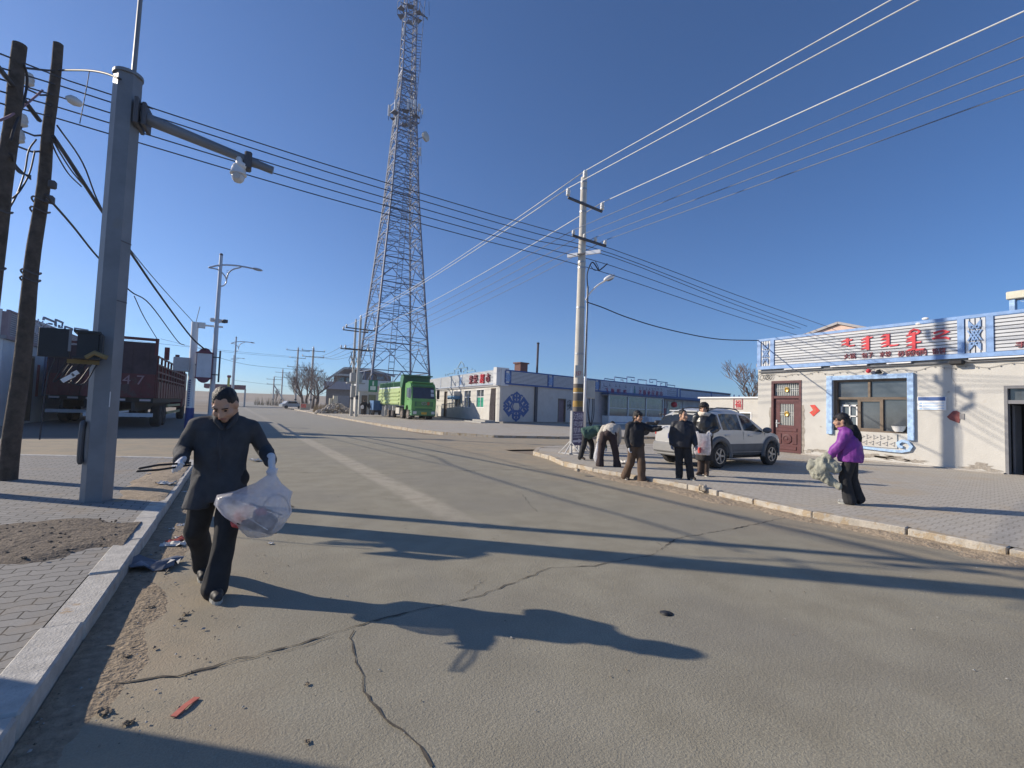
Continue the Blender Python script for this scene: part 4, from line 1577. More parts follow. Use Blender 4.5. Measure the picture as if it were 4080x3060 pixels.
# chimneys on the roof
cs = zs(832, 250, -3)
ch_ = thing('chimney', 'squat brick chimney on the corner shop roof', 'chimney', FS.P(cs[0], -3, 3.7))
obj('stack', FS.box(MB(), cs[0] - .45, cs[0] + .45, -3.4, -2.6, 3.6, zs(832, 222, -3)[1]), M_brick, ch_)
obj('crown', FS.box(MB(), cs[0] - .55, cs[0] + .55, -3.5, -2.5, zs(832, 222, -3)[1], zs(832, 215, -3)[1] + .05), M_brick, ch_)
cs = zs(975, 170, -2)
fl_ = thing('flue_pipe', 'tall thin stove pipe rising from the corner shop roof', 'flue', FS.P(cs[0], -2, 3.7))
obj('pipe', MB().tube([FS.P(cs[0], -2, 3.6), FS.P(cs[0] + .05, -2, zs(980, 45, -2)[1])], .1, 8), mat('rusty_pipe', (.12, .10, .11), .8), fl_)
obj('pipe_cap', MB().tube([FS.P(cs[0] + .05, -2, zs(980, 45, -2)[1]), FS.P(cs[0] + .05, -2, zs(980, 45, -2)[1] + .12)], .13, 8), M_black, fl_)

# ---------------------------------------------------------------- shops on the left, in shade
FL = Facade((-8.9, 28.3), (0, 1), (1, 0))
lf = thing('left_shop', 'low shop in shade behind the poles, white wall under a grey slatted sign', 'shop', (-8.9, 34, 0))
hl = []
for u0, u1, v0, v1 in ((111, 138, 1415, 1592), (190, 240, 1437, 1570)):
    s0, zt = FL.hit(u0, v0)
    s1, _ = FL.hit(u1, v0)
    hl.append((s0, s1, FL.hit(u0, v1)[1] if u0 > 150 else .1, zt))
mb = MB()
FL.holes(mb, 0, 30, -.05, 3.75, hl, -.3, 0)
mb.bx(-26, -8.9 - .3, 28.3, 28.6, -.05, 3.75)
obj('wall', mb, M_plaster2, lf)
obj('roof', MB().bx(-26, -8.8, 28.2, 58.3, 3.75, 3.9), M_roofm, lf)
zt, zb_ = 5.02, FL.hit(150, 1384)[1]
mb = MB()
FL.box(mb, 0, 30, .02, .12, zt - .08, zt)
FL.box(mb, 0, 30, .02, .12, zb_, zb_ + .15)
FL.box(mb, 0, .3, -.3, .1, zb_ + .15, zt - .08)
obj('sign_frame', mb, mat('trim_rose', (.30, .22, .24), .6), lf)
boards(FL, lf, .3, 29, zb_ + .15, zt - .08, .08, 11, mat('sign_grey', (.40, .37, .40), .5))
mb = MB()
mb.bx(-26, -9.0, 28.25, 28.34, 3.9, zt)
mb.bx(-8.98, -8.9, 28.34, 58, 3.9, zt - .1)
obj('parapet', mb, M_plaster2, lf)
for ch, u, v in (('洗', 130, 1292), ('水', 149, 1301), ('电', 168, 1309), ('车', 186, 1316)):
    s_, z_ = FL.hit(u, v, .1)
    text(ch, 'sign_lettering', mat('letter_pale', (.62, .60, .62), .6), lf, FL.P(s_, .093, z_), FL.rd(), .85, .75, .04)
for i, h_ in enumerate(hl):
    s0, s1, z0, z1 = h_
    p = obj('window' if i else 'door', FL.box(FL.box(FL.box(MB(), s0, s0 + .1, -.25, .03, z0, z1), s1 - .1, s1, -.25, .03, z0, z1), s0 + .1, s1 - .1, -.25, .03, z1 - .1, z1), M_brown, lf)
    obj('pane' if i else 'door_leaf', FL.box(MB(), s0 + .1, s1 - .1, -.2, -.18, z0, z1 - .1), M_glass if i else M_door, p)
    if i:
        obj('surround', FL.box(FL.box(FL.box(MB(), s0 - .5, s0, 0, .06, z0 - .1, z1 + .4), s1, s1 + .5, 0, .06, z0 - .1, z1 + .4), s0, s1, 0, .06, z1, z1 + .4), mat('surround_slate', (.22, .27, .38), .7), p)
s_ = FL.hit(150, 1500)[0]
obj('couplet', FL.box(MB(), s_ - .15, s_ + .2, 0, .01, 1.3, 2.9), mat('paper_rose', (.45, .1, .12), .7), lf)
ro = MB()
zl = lambda a, c: FL.hit(a * .34972, 1200 + c * .34961, .05)
for q in [[(495, 215), (500, 185), (630, 240), (628, 275)], [(560, 255), (590, 262)], [(635, 290), (635, 210), (715, 245), (705, 300), (672, 295), (675, 272)], [(740, 325), (742, 288), (820, 315), (820, 335)], [(850, 335), (855, 308), (1000, 330)]]:
    ro.tube([FL.P(*((lambda t: (t[0], .05, t[1]))(zl(*p)))) for p in q], .06, 4)
tag(obj('roof_ornament', ro, mat('fret_slate', (.16, .20, .28), .6)), 'slate grey fret ornament on the parapet of the shaded left shop', 'ornament')

# ---------------------------------------------------------------- far buildings round the tower foot
def px_at(u, v, D):
    return PR(u, v, D)


# shop with the green hanging sign
FG = Facade((13.3, 58.2), (.1, .995), (-.995, .1))
gs = thing('green_sign_shop', 'small white shop with pink lettering behind the dump truck', 'shop', (13.3, 58, .2))
FG2 = Facade((13.3, 58.2), (.995, -.1), (-.1, -.995))
mb = MB()
FG2.box(mb, -.9, 6, -8, -.02, .1, 3.3)
obj('wall', mb, M_plaster, gs)
mb = MB()
FG2.box(mb, -1.0, 6, -.02, .15, 3.0, 4.35)
FG2.box(mb, -1.1, -.95, -8, -.03, 3.0, 4.2)
obj('fascia', mb, M_board, gs)
text('便民商店', 'sign_lettering', mat('letter_pink', (.75, .2, .28), .6), gs, FG2.P(1.55, .152, 3.45), FG2.rd(), 1.7, .5, .03)
mb = MB()
for s_ in (.2, 1.6):
    FG2.box(mb, s_, s_ + .85, -.02, .03, .9, 2.6)
obj('window', mb, M_glass, gs)
obj('door', FG2.box(MB(), -.6, .05, -.02, .03, .2, 2.5), M_brown, gs)
gp = PR(1497, 1555, 57)
gsn = thing('hanging_sign', 'green and white hanging sign with arched iron bracket outside the small shop', 'sign', (gp.x, gp.y, gp.z))
o1, o2 = PR(1473, 1520, 56.5), PR(1500, 1556, 56.5)
c_ = (o1 + o2) / 2
R3 = Matrix.Rotation(rad(-14), 3, 'Z')
obj('board', MB().box(c_, (1.0, .12, 1.35), R3, .02), mat('sign_green', (.03, .22, .11), .5), gsn)
mb = MB()
mb.box(c_ + Vector((-.02, -.075, -.25)), (.6, .02, .45), R3)
mb.box(c_ + Vector((-.02, -.075, .3)), (.16, .02, .5), R3)
mb.box(c_ + Vector((.25, -.075, .3)), (.12, .02, .5), R3)
obj('sign_mark', mb, mat('mark_white', (.7, .78, .7), .6), gsn)
mb = MB()
mb.tube([c_ + Vector((.35 * math.cos(a), 0, .68 + .75 * math.sin(a))) for a in [PI * i / 10 for i in range(11)]], .05, 5)
obj('bracket', mb, M_black, gsn)
# grey roofed house and the large gabled house behind it
D = 80
gr = thing('grey_roof_house', 'old house with corrugated grey roof and stained gable beyond the twin poles', 'house', PR(1300, 1632, D))
A = PR(1296, 1640, D); Bq = PR(1394, 1640, D - 1)
FH = Facade((A.x, A.y), (Bq.x - A.x, Bq.y - A.y), (-(A.y - Bq.y) * 0 - .18, -.98))
ze, zr = PR(1310, 1548, D).z, PR(1300, 1516, D).z
mb = MB()
FH.box(mb, 0, 7.5, -7, 0, -.2, ze)
obj('wall', mb, mat('house_grey', (.22, .21, .21), .9, var=.2), gr)
mb = MB()
mb.poly([FH.P(-.02, -7, -.2), FH.P(-.02, 0, -.2), FH.P(-.02, 0, ze), FH.P(-.02, -3.5, zr), FH.P(-.02, -7, ze)])
obj('gable_wall', mb, mat('stained_cream', (.62, .58, .5), .9, var=.1, rgb2=(.3, .27, .22), thr=.56), gr)
mb = MB()
for i in range(38):
    s0 = -.4 + i * .21
    a, c = FH.P(s0, .5, ze - .1), FH.P(s0, -3.5, zr + .05)
    mb.bar(a, c, .12, .08)
mb.poly([FH.P(-.5, .5, ze - .12), FH.P(7.6, .5, ze - .12), FH.P(7.6, -3.5, zr), FH.P(-.5, -3.5, zr)])
mb.poly([FH.P(-.5, -3.5, zr), FH.P(7.6, -3.5, zr), FH.P(7.6, -7.5, ze), FH.P(-.5, -7.5, ze)])
obj('roof', mb, mat('corrugated', (.23, .24, .27), .5, .3, var=.1), gr)
mb = MB()
FH.box(mb, 4.2, 6.8, .0, .05, ze - 2.0, ze - .7)
obj('window', mb, M_glass, gr)
D = 100
lg = thing('large_house', 'large two-storey house with broad shallow gable behind the tower foot', 'house', PR(1450, 1640, D))
def q_(u, v, dd=0):
    return PR(u, v, D + dd)
mb = MB()
f1 = [q_(1330, 1495), q_(1372, 1468), q_(1475, 1474), q_(1558, 1500), q_(1558, 1650), q_(1330, 1650)]
v2 = [p + Vector((3, 12, 0)) for p in f1]
k = len(f1)
mb.add(f1 + v2, [tuple(range(k))[::-1], tuple(range(k, 2 * k))] + [(i, (i + 1) % k, k + (i + 1) % k, k + i) for i in range(k)])
obj('wall', mb, mat('house_brown', (.16, .135, .13), .9, var=.2), lg)
mb = MB()
for a, c in ((q_(1322, 1500, -.6), q_(1372, 1466, -.6)), (q_(1372, 1466, -.6), q_(1475, 1472, -.6)), (q_(1475, 1472, -.6), q_(1575, 1500, -.6)), (q_(1330, 1492, -.7), q_(1415, 1496, -.7)), (q_(1300, 1513, -.7), q_(1332, 1494, -.7))):
    mb.bar(a, c, .35, .4)
obj('roof_edge', mb, mat('eave_pale', (.55, .54, .5), .8), lg)
mb = MB()
for u0, u1, v0, v1 in ((1340, 1372, 1505, 1520), (1378, 1394, 1506, 1520), (1500, 1530, 1502, 1512)):
    a, c = q_(u0, v1, -.5), q_(u1, v0, -.5)
    mb.box((a + c) / 2, (abs(a.x - c.x), .2, abs(a.z - c.z)), None)
obj('window', mb, M_glass, lg)
# yard wall and shed beside the old house
D = 72
yw = thing('yard_wall', 'cream yard wall with grey metal gate beside the rubble heap', 'wall', PR(1340, 1632, D))
mb = MB()
for (u0, v0, u1, v1, th) in ((1309, 1587, 1324, 1632, .3), (1324, 1577, 1343, 1632, .5)):
    a, c = PR(u0, v1, D), PR(u1, v0, D)
    mb.bx(a.x, c.x, a.y - th, a.y, -.1, c.z)
obj('wall', mb, mat('wall_cream', (.70, .65, .5), .9, var=.1, rgb2=(.4, .36, .28), thr=.6), yw)
a, c = PR(1343, 1632, D), PR(1393, 1578, D)
obj('gate', MB().bx(a.x, c.x, a.y, a.y + .1, -.1, c.z), mat('gate_grey', (.30, .31, .33), .6), yw)
# fuel canopy far down the road
D = 115
fc = thing('fuel_canopy', 'flat red-edged fuel station canopy beside the road far ahead', 'canopy', PR(930, 1605, D))
a, c = PR(880, 1553, D), PR(980, 1536, D)
obj('canopy_roof', MB().bx(a.x - 3, c.x, a.y, a.y + 9, PR(930, 1549, D).z, PR(930, 1533, D).z), mat('canopy_plum', (.20, .08, .11), .6), fc)
mb = MB()
for u in (974, 905):
    p = PR(u, 1605, D)
    mb.bx(p.x - .15, p.x + .15, p.y + .5, p.y + .8, -.05, PR(930, 1549, D).z)
obj('post', mb, M_steel, fc)
ys = thing('totem_sign', 'yellow roadside totem sign with red cap near the fuel canopy', 'sign', PR(911, 1600, 100))
a, c = PR(905, 1536, 100), PR(917, 1505, 100)
obj('panel', MB().bx(a.x, c.x, a.y, a.y + .3, a.z - 3.5, c.z), mat('totem_yellow', (.52, .50, .12), .6), ys)
obj('cap', MB().bx(a.x - .1, c.x + .15, a.y - .05, a.y + .35, c.z, c.z + .45, .1), M_maroon, ys)
# ================================================================ poles, lamps, tower, wires
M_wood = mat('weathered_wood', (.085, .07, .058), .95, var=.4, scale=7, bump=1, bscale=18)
M_pole = mat('pole_galv', (.21, .225, .245), .55, .25, var=.14, scale=2.5, rgb2=(.22, .225, .23), thr=.63)
M_cpole = mat('pole_concrete', (.58, .55, .49), .85, var=.1, scale=3, bump=.2, bscale=30)
M_lamp = mat('lamp_grey', (.46, .48, .52), .4, .3, var=.06)
M_porc = mat('porcelain', (.68, .68, .66), .2, var=.05)
M_iron = mat('dark_iron', (.10, .10, .11), .6, .3, var=.2)
M_cable = mat('cable_black', (.035, .037, .045), .6)
M_cablew = mat('cable_pale', (.62, .63, .64), .4)
M_tower = mat('tower_steel', (.12, .145, .21), .5, .2, var=.15, scale=1)
M_ant = mat('antenna_white', (.72, .73, .74), .4)
M_yel = mat('band_yellow', (.36, .22, .05), .5, var=.15)
M_pblue = mat('pole_blue', (.03, .06, .22), .5)


def insulator(mb, p, h=.24, r=.07):
    mb.lathe([(r * .4, 0), (r, .03), (r, h * .3), (r * .8, h * .36), (r, h * .42), (r, h * .66), (r * .8, h * .72), (r * .95, h * .78), (r * .7, h), (0.01, h)], p, (0, 0, 1), 10)
    return mb


# ---- two timber poles on the left pavement
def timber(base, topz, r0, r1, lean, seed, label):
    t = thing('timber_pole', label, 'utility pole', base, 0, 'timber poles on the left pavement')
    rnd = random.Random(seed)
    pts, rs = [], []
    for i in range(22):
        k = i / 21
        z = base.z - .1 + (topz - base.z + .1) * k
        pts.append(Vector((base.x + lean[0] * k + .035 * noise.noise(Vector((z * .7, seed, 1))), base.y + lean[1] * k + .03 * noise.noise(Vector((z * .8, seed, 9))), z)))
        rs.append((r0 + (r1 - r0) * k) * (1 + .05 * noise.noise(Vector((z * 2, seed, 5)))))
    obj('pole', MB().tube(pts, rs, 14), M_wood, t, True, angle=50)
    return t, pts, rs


wb = G(18, 1912, .12)
W2, w2p, w2r = timber(Vector((wb.x + .035, wb.y, .12)), 7.3, .12, .066, (.14, .02), 1, 'rough timber pole beside the steel monitoring pole, insulators high on its left')
W1, w1p, w1r = timber(Vector((-3.12, 9.2, .12)), 6.42, .13, .078, (.15, -.05), 2, 'rough timber pole at the left edge, bundles of cable tied to it')


def at_z(pts, z):
    for a, b_ in zip(pts, pts[1:]):
        if a.z <= z <= b_.z:
            return a.lerp(b_, (z - a.z) / (b_.z - a.z))
    return pts[-1]


for z_, u_ in ((6.42, -.22), (5.72, -.23), (5.45, -.25)):
    p = at_z(w2p, z_)
    q = p + Vector((u_ - .06, -.08, 0))
    obj('insulator', insulator(MB(), q, .2, .075), M_porc, W2, True)
    obj('hook', MB().tube([p, p.lerp(q, .5) + Vector((0, 0, -.08)), q + Vector((0, 0, -.06)), q], .016, 6), M_iron, W2, True)
timber(Vector((-3.12, 4.93, .12)), 6.6, .15, .12, (0, 0), 4, 'unseen pole just outside the left edge whose shadow crosses the near kerb')  # unseen pole, placed for the shadow band it throws across the near kerb
p = at_z(w2p, 6.35)
obj('insulator', MB().lathe([(.02, -.02), (.07, .03), (.075, .1), (.05, .18), (.02, .2)], p + Vector((.2, -.08, .05)), (.8, 0, -.25), 10), M_porc, W2, True)
for z_ in (4.9, 4.65):
    p = at_z(w2p, z_)
    obj('cable_clamp', MB().box(p + Vector((.12, -.06, 0)), (.1, .1, .13), None, .02), M_iron, W2)
for k, (pts, zs_) in enumerate(((w2p, (4.62, 4.45, 3.42, 3.3)), (w1p, (4.0, 3.2)))):
    for z_ in zs_:
        p = at_z(pts, z_)
        obj('wire_tie', MB().tube([p + Vector((.115 * math.cos(a), .115 * math.sin(a), .03 * math.sin(a * 2))) for a in [i * 2 * PI / 16 for i in range(17)]], .014, 5), M_iron, (W2, W1)[k])

# ---- octagonal steel monitoring pole
sb_ = Vector((-1.55, 8.09, .12))
MP = thing('monitoring_pole', 'thick grey octagonal steel pole with a long camera arm and steel cabinet', 'pole', sb_)
obj('pole', MB().tube([sb_ - Vector((0, 0, .05)), sb_ + Vector((-.012, 0, 5.72))], [.168, .158], 6), M_pole, MP)
obj('pole_cap', MB().tube([sb_ + Vector((-.012, 0, 5.72)), sb_ + Vector((-.012, 0, 5.76))], .17, 20), M_pole, MP)
mast0 = sb_ + Vector((.04, 0, 5.76))
obj('lightning_rod', MB().tube([mast0, mast0 + Vector((.03, 0, 3.4))], [.03, .022], 6), M_pole, MP)
armB = PY(1088, 678, 7.3)                                     # far tip of the arm
a0 = Vector((sb_.x + .13, sb_.y - .05, 5.33))
armB = PR(1088, 680, math.hypot(-.3, 8.0) * .985)
obj('camera_arm', MB().tube([a0, a0.lerp(armB, .5), armB], [.085, .07, .058], 10), M_pole, MP, True, angle=50)
mb = MB()
dA = (armB - a0).normalized()
mb.box(a0 + dA * .02, (.36, .05, .36), Matrix.Rotation(math.atan2(dA.y, dA.x) + PI / 2, 3, 'Z'), .01)
mb.box(a0 + dA * .10, (.30, .05, .32), Matrix.Rotation(math.atan2(dA.y, dA.x) + PI / 2, 3, 'Z'), .01)
for zz in (.13, -.13):
    mb.tube([a0 + Vector((0, -.1, zz)) - dA * .02, a0 + Vector((0, -.1, zz)) + dA * .18], .014, 6)
obj('arm_flange', mb, M_iron, MP)
mb = MB()                                                     # weld rings and the cable hand hole near the foot
for z_ in (2.62, 3.42):
    mb.tube([sb_ + Vector((0, 0, z_)), sb_ + Vector((0, 0, z_ + .014))], .161, 6)
obj('strap', mb, M_iron, MP)
hw = Vector((sb_.x - .175, sb_.y - .06, .12))
mb = MB()
mb.tube([hw + Vector((0, .06 * 0, .5)) + Vector((.02 * 0, .055 * math.cos(a), .26 * math.copysign(abs(math.sin(a)) ** .5, math.sin(a)) + .26)) for a in [i * 2 * PI / 20 for i in range(21)]], .028, 6)
obj('hand_hole', mb, mat('ring_dark', (.12, .12, .125), .5, .3), MP)
nx_ = PR(450, 1592, 7.85)
obj('notice', MB().box((sb_.x + .04, sb_.y - .138, nx_.z), (.1, .006, .2), None), M_white, MP)
# open-door cabinet strapped to the pole
cbx = PR(300, 1345, 7.95)
bxz0, bxz1 = PR(250, 1425, 7.9).z, PR(250, 1310, 7.9).z
M_cab = mat('cabinet_black', (.022, .024, .028), .45, var=.2)
cab = thing('control_cabinet', 'black steel control cabinet strapped to the octagonal pole with its door swung open', 'cabinet', (sb_.x - .35, sb_.y - .1, bxz0))
R3 = Matrix.Rotation(rad(8), 3, 'Z')
xc = sb_.x - .13
mb = MB()
mb.box((xc - .02, sb_.y - .22, bxz1 - .015), (.25, .5, .03), R3)
mb.box((xc - .02, sb_.y - .22, bxz0 + .015), (.25, .5, .03), R3)
mb.box((xc + .11, sb_.y - .2, (bxz0 + bxz1) / 2), (.03, .5, bxz1 - bxz0 - .06), R3)
mb.box((xc - .01, sb_.y - .22, (bxz0 + bxz1) / 2), (.2, .44, bxz1 - bxz0 - .06), R3)
obj('case', mb, M_cab, cab)
obj('door', MB().box((xc - .29, sb_.y - .42, (bxz0 + bxz1) / 2), (.31, .03, bxz1 - bxz0), Matrix.Rotation(rad(-12), 3, 'Z'), .008), M_cab, cab)
obj('edge_strip', MB().box((xc - .14, sb_.y - .47, bxz1 - .14), (.025, .03, .26), R3), M_pole, cab)
mb = MB()
mb.box((xc - .05, sb_.y - .25, bxz0 - .03), (.3, .08, .05), R3)
mb.tube([(xc + .02, sb_.y - .46, bxz0 + .02), (xc + .1, sb_.y - .5, bxz0 + .08), (xc + .22, sb_.y - .46, bxz0 + .03)], .03, 6)
obj('bracket', mb, mat('bracket_ochre', (.22, .17, .08), .7), cab)
mb = MB()
for k in range(5):
    mb.tube(spline([(xc - .2 + .05 * k, sb_.y - .25, bxz0), (xc - .25 + .03 * k, sb_.y - .3, bxz0 - .15 - .03 * k), (xc - .3 + .07 * k, sb_.y - .28, bxz0 - .3), (xc - .12 + .05 * k, sb_.y - .25, bxz0 - .05)]), .008, 5)
mb.tube(spline([(xc - .3, sb_.y - .3, bxz0), (xc - .36, sb_.y - .3, bxz0 - .3), (xc - .38, sb_.y - .3, bxz0 - 1.0)]), .008, 5)
obj('loose_cable', mb, M_cable, cab)
mb = MB()
mb.box((xc - .16, sb_.y - .34, bxz0 - .24), (.14, .02, .05), Matrix.Rotation(rad(-38), 3, 'Y'))
mb.box((xc - .1, sb_.y - .34, bxz0 - .18), (.07, .02, .05), Matrix.Rotation(rad(-38), 3, 'Y'))
obj('cable_label', mb, M_white, cab)
# dome camera under the arm
dc = PR(950, 688, 7.93)
cp_ = a0.lerp(armB, .80)
DC = thing('dome_camera', 'white dome surveillance camera hanging below the long grey arm', 'camera', dc)
mb = MB()
mb.box(cp_ + Vector((0, 0, -.02)), (.1, .17, .26), None, .02)
obj('clamp', mb, M_iron, DC)
obj('bracket', MB().tube(spline([cp_ + Vector((-.02, -.04, -.12)), cp_ + Vector((-.1, -.05, -.1)), dc + Vector((0, 0, .24)), dc + Vector((0, 0, .12))]), .045, 8), M_ant, DC, True)
obj('housing', MB().lathe([(.04, .13), (.075, .11), (.092, .06), (.1, 0), (.11, -.015), (.11, -.03), (.08, -.04)], dc, (0, 0, 1), 22), M_ant, DC, True, angle=40)
obj('dome', MB().lathe([(.08, -.04), (.087, -.07), (.075, -.11), (.05, -.14), (.0, -.15)], dc, (0, 0, 1), 22), mat('dome_grey', (.60, .6, .61), .25), DC, True)
obj('lens', MB().lathe([(.045, 0), (.045, .02), (0, .02)], dc + Vector((-.015, -.075, -.075)), (-.1, -1, -.2), 14), mat('lens_ring', (.5, .51, .52), .3), DC)

# ---- street lamps down the left kerb
def street_lamp(x, y, h_, label, tip=1.75):
    t = thing('street_lamp', label, 'street lamp', (x, y, 0), 0, 'street lamps along the left kerb')
    o = Vector((x, y, 0))
    L = lambda a, z: o + Vector((a, 0, h_ + z))
    obj('pole', MB().tube([o, o + Vector((0, 0, h_))], [.13, .075], 10), M_lamp, t, True, angle=50)
    obj('pole_cap', MB().ball(o + Vector((0, 0, h_ + .02)), .085, None, 8, 6), M_iron, t, True)
    mb = MB()
    mb.tube(spline([L(-.5, -.72), L(0, -.5), L(.7, -.40), L(1.5, -.42)], 5), .04, 6)
    mb.tube(spline([L(-.5, -.72), L(-.1, -.75), L(.16, -.95), L(.3, -1.25), L(.2, -1.5), L(0, -1.58)], 5), .03, 6)
    mb.tube(spline([L(.3, -1.15), L(.36, -.85), L(.55, -.62), L(.9, -.45)], 5), .035, 6)
    for k in range(4):
        mb.tube([L(.27, -1.05 + k * .1), L(.37, -1.0 + k * .1)], .012, 4)
    obj('arm', mb, M_lamp, t, True)
    obj('lamp_head', MB().ball(L(1.62, -.43), (.26, .12, .07), Matrix.Rotation(rad(6), 3, 'Y'), 12, 7), M_lamp, t, True)
    return t


L1 = (-1.2, 27.6)
street_lamp(L1[0], L1[1], PY(881, 1017, L1[1]).z, 'nearest tall twin-curved street lamp, a red-framed lightbox on its pole')
p = PY(936, 1430, 62); h2 = PY(944, 1345, 62).z
street_lamp(p.x, 62, h2, 'second street lamp down the left kerb, above the yellow totem sign')
p = PY(930, 1450, 104)
street_lamp(p.x, 104, PY(932, 1417, 104).z, 'smallest most distant street lamp down the left kerb')
# lightbox on the first lamp
lb = thing('lightbox_sign', 'white hanging lightbox with scrolled maroon top and bottom on the lamp post', 'sign', (-1.58, 27.5, 2.4))
A, Bq = PY(787, 1407, 27.4), PY(840, 1505, 27.4)
obj('panel', MB().bx(A.x, Bq.x, 27.32, 27.5, Bq.z, A.z), mat('lightbox_white', (.62, .64, .68), .4, var=.1, rgb2=(.5, .45, .5), thr=.62), lb)
w_ = Bq.x - A.x
cx_ = (A.x + Bq.x) / 2
mb = MB()
for sg, zz in ((1, A.z), (-1, Bq.z)):
    pts = [(-w_ * .62, 0), (w_ * .62, 0), (w_ * .56, .06 * sg), (w_ * .42, .09 * sg), (w_ * .3, .2 * sg), (w_ * .12, .26 * sg), (0, .27 * sg), (-w_ * .12, .26 * sg), (-w_ * .3, .2 * sg), (-w_ * .42, .09 * sg), (-w_ * .56, .06 * sg)]
    mb.prism(pts if sg > 0 else pts[::-1], (cx_, 27.52, zz), (1, 0, 0), (0, 0, 1), .22)
mb.bx(A.x - .03, A.x, 27.31, 27.51, Bq.z, A.z)
mb.bx(Bq.x, Bq.x + .03, 27.31, 27.51, Bq.z, A.z)
obj('scroll_frame', mb, mat('frame_maroon', (.16, .05, .08), .5), lb)
mb = MB()
for zz in (A.z - .14, Bq.z + .16):
    mb.tube([(Bq.x, 27.45, zz), (-.92, 27.45, zz)], .025, 6)
mb.tube([(-.96, 27.45, A.z + .2), (-.96, 27.45, Bq.z - .2)], .04, 6)
obj('bracket', mb, M_iron, lb)

# ---- white and blue speed-camera pole
cpz = Vector((-2.08, 27.9, 0))
CPx = thing('camera_pole', 'white camera pole with dark blue foot, cameras on two short arms, beside the red truck', 'camera pole', cpz)
ztp = PR(772, 1283, 27.98).z
zbl = PR(760, 1625, 27.98).z
obj('pole', MB().tube([cpz + Vector((0, 0, zbl)), cpz + Vector((-.03, 0, ztp))], [.17, .15], 10), M_white, CPx, True, angle=50)
obj('pole_foot', MB().tube([cpz, cpz + Vector((0, 0, zbl))], [.2, .18], 10), M_pblue, CPx, True, angle=50)
obj('antenna', MB().tube([cpz + Vector((0, 0, ztp)), cpz + Vector((.12, 0, ztp + .8))], .014, 5), M_iron, CPx)
mb = MB()
for zz, x1 in ((PR(800, 1295, 27.98).z, 1.15), (PR(770, 1455, 27.98).z, .55)):
    mb.bx(cpz.x, cpz.x + x1, cpz.y - .04, cpz.y + .04, zz - .04, zz + .04)
mb.bx(cpz.x + .12, cpz.x + .4, cpz.y - .1, cpz.y + .1, PR(800, 1295, 27.98).z - .15, PR(800, 1295, 27.98).z + .12)
obj('arm', mb, M_white, CPx)
zz = PR(820, 1280, 27.98).z
for k, (dx, dz, s_) in enumerate(((.68, .22, .3), (.95, .16, .38), (1.2, .2, .3))):
    c = MB().box(cpz + Vector((dx, -.06, zz - 0.02 + dz * .5)), (.2, s_, .17), Matrix.Rotation(.3 * k, 3, 'Z'), .03)
    c.tube([cpz + Vector((dx, -.3, zz + dz * .5 - .02)), cpz + Vector((dx, -.2, zz + dz * .5 - .02))], .07, 8)
    obj('camera', c, M_ant if k != 2 else M_iron, CPx)
zz = PR(770, 1445, 27.98).z
obj('camera', MB().box(cpz + Vector((.5, -.05, zz + .14)), (.22, .3, .2), None, .03), M_ant, CPx)
mb = MB()
mb.tube(spline([cpz + Vector((.5, 0, zz + .1)), cpz + Vector((.55, -.05, zz - .05)), cpz + Vector((.3, -.1, zz - .12)), cpz + Vector((.1, -.1, zz - .1))]), .025, 5)
mb.tube(spline([cpz + Vector((.6, 0, zz + .2)), cpz + Vector((.85, -.05, zz + .15)), cpz + Vector((.9, -.1, zz - .1))]), .025, 5)
obj('cable', mb, M_cable, CPx)
zz0, zz1 = PR(730, 1480, 28).z, PR(730, 1425, 28).z
obj('cabinet', MB().bx(cpz.x - .78, cpz.x - .12, cpz.y - .25, cpz.y + .25, zz0, zz1, .02), mat('cabinet_grey', (.5, .51, .52), .5), CPx)
mb = MB()
for k in range(12):
    z0 = zbl + .1 + k * .11
    mb.bx(cpz.x - .1, cpz.x - .03, cpz.y - .185, cpz.y - .165, z0, z0 + .06)
obj('pole_writing', mb, M_pblue, CPx)

# ---- concrete pole at the corner
cb0 = Vector((10.02, 12.86, .12))
CP = thing('concrete_pole', 'tall round concrete pole with cross-arms, yellow bands and plate 157 at the corner', 'utility pole', cb0)
zt_ = 9.55
obj('pole', MB().tube([cb0 - Vector((0, 0, .1)), cb0 + Vector((0, 0, zt_))], [.185, .105], 18), M_cpole, CP, True, angle=50)
rat = lambda z: .185 - .08 * z / zt_
mb = MB()
for z0, z1 in ((2.02, 2.16), (1.52, 1.72), (.95, 1.3)):
    mb.tube([cb0 + Vector((0, 0, z0)), cb0 + Vector((0, 0, z1))], [rat(z0) + .006, rat(z1) + .006], 18)
obj('warning_band', mb, M_yel, CP, True, angle=50)
mb = MB()
for z0, z1 in ((2.165, 2.3), (1.725, 1.98), (1.32, 1.515)):
    mb.tube([cb0 + Vector((0, 0, z0)), cb0 + Vector((0, 0, z1))], [rat(z0) + .006, rat(z1) + .006], 18)
obj('dark_band', mb, mat('band_dark', (.12, .105, .095), .6), CP, True, angle=50)
vd = Vector((-cb0.x, -cb0.y, 0)).normalized()
rd_ = Vector((vd.y * -1, vd.x, 0))
rd_ = Vector((0, 0, 1)).cross(vd)
zpl = PR(2310, 1490, 16.3).z
text('157', 'pole_number', mat('ink_red', (.45, .1, .1), .6), CP, cb0 + vd * (rat(zpl) + .02) + Vector((0, 0, zpl - .12)), rd_, .17, .14, .004)
obj('pole_plate', MB().box(cb0 + vd * (rat(zpl) + .008) + Vector((0, 0, zpl - .05)), (.24, .012, .42), Matrix.Rotation(math.atan2(rd_.y, rd_.x), 3, 'Z')), mat('plate_grey', (.6, .58, .52), .7), CP)
mb = MB()
for z_ in (9.35, 9.1, 8.28, 6.5, 6.3, 4.9, 2.6, 3.3):
    mb.tube([cb0 + Vector((0, 0, z_)), cb0 + Vector((0, 0, z_ + .06))], rat(z_) + .012, 18)
obj('strap', mb, M_steel, CP)
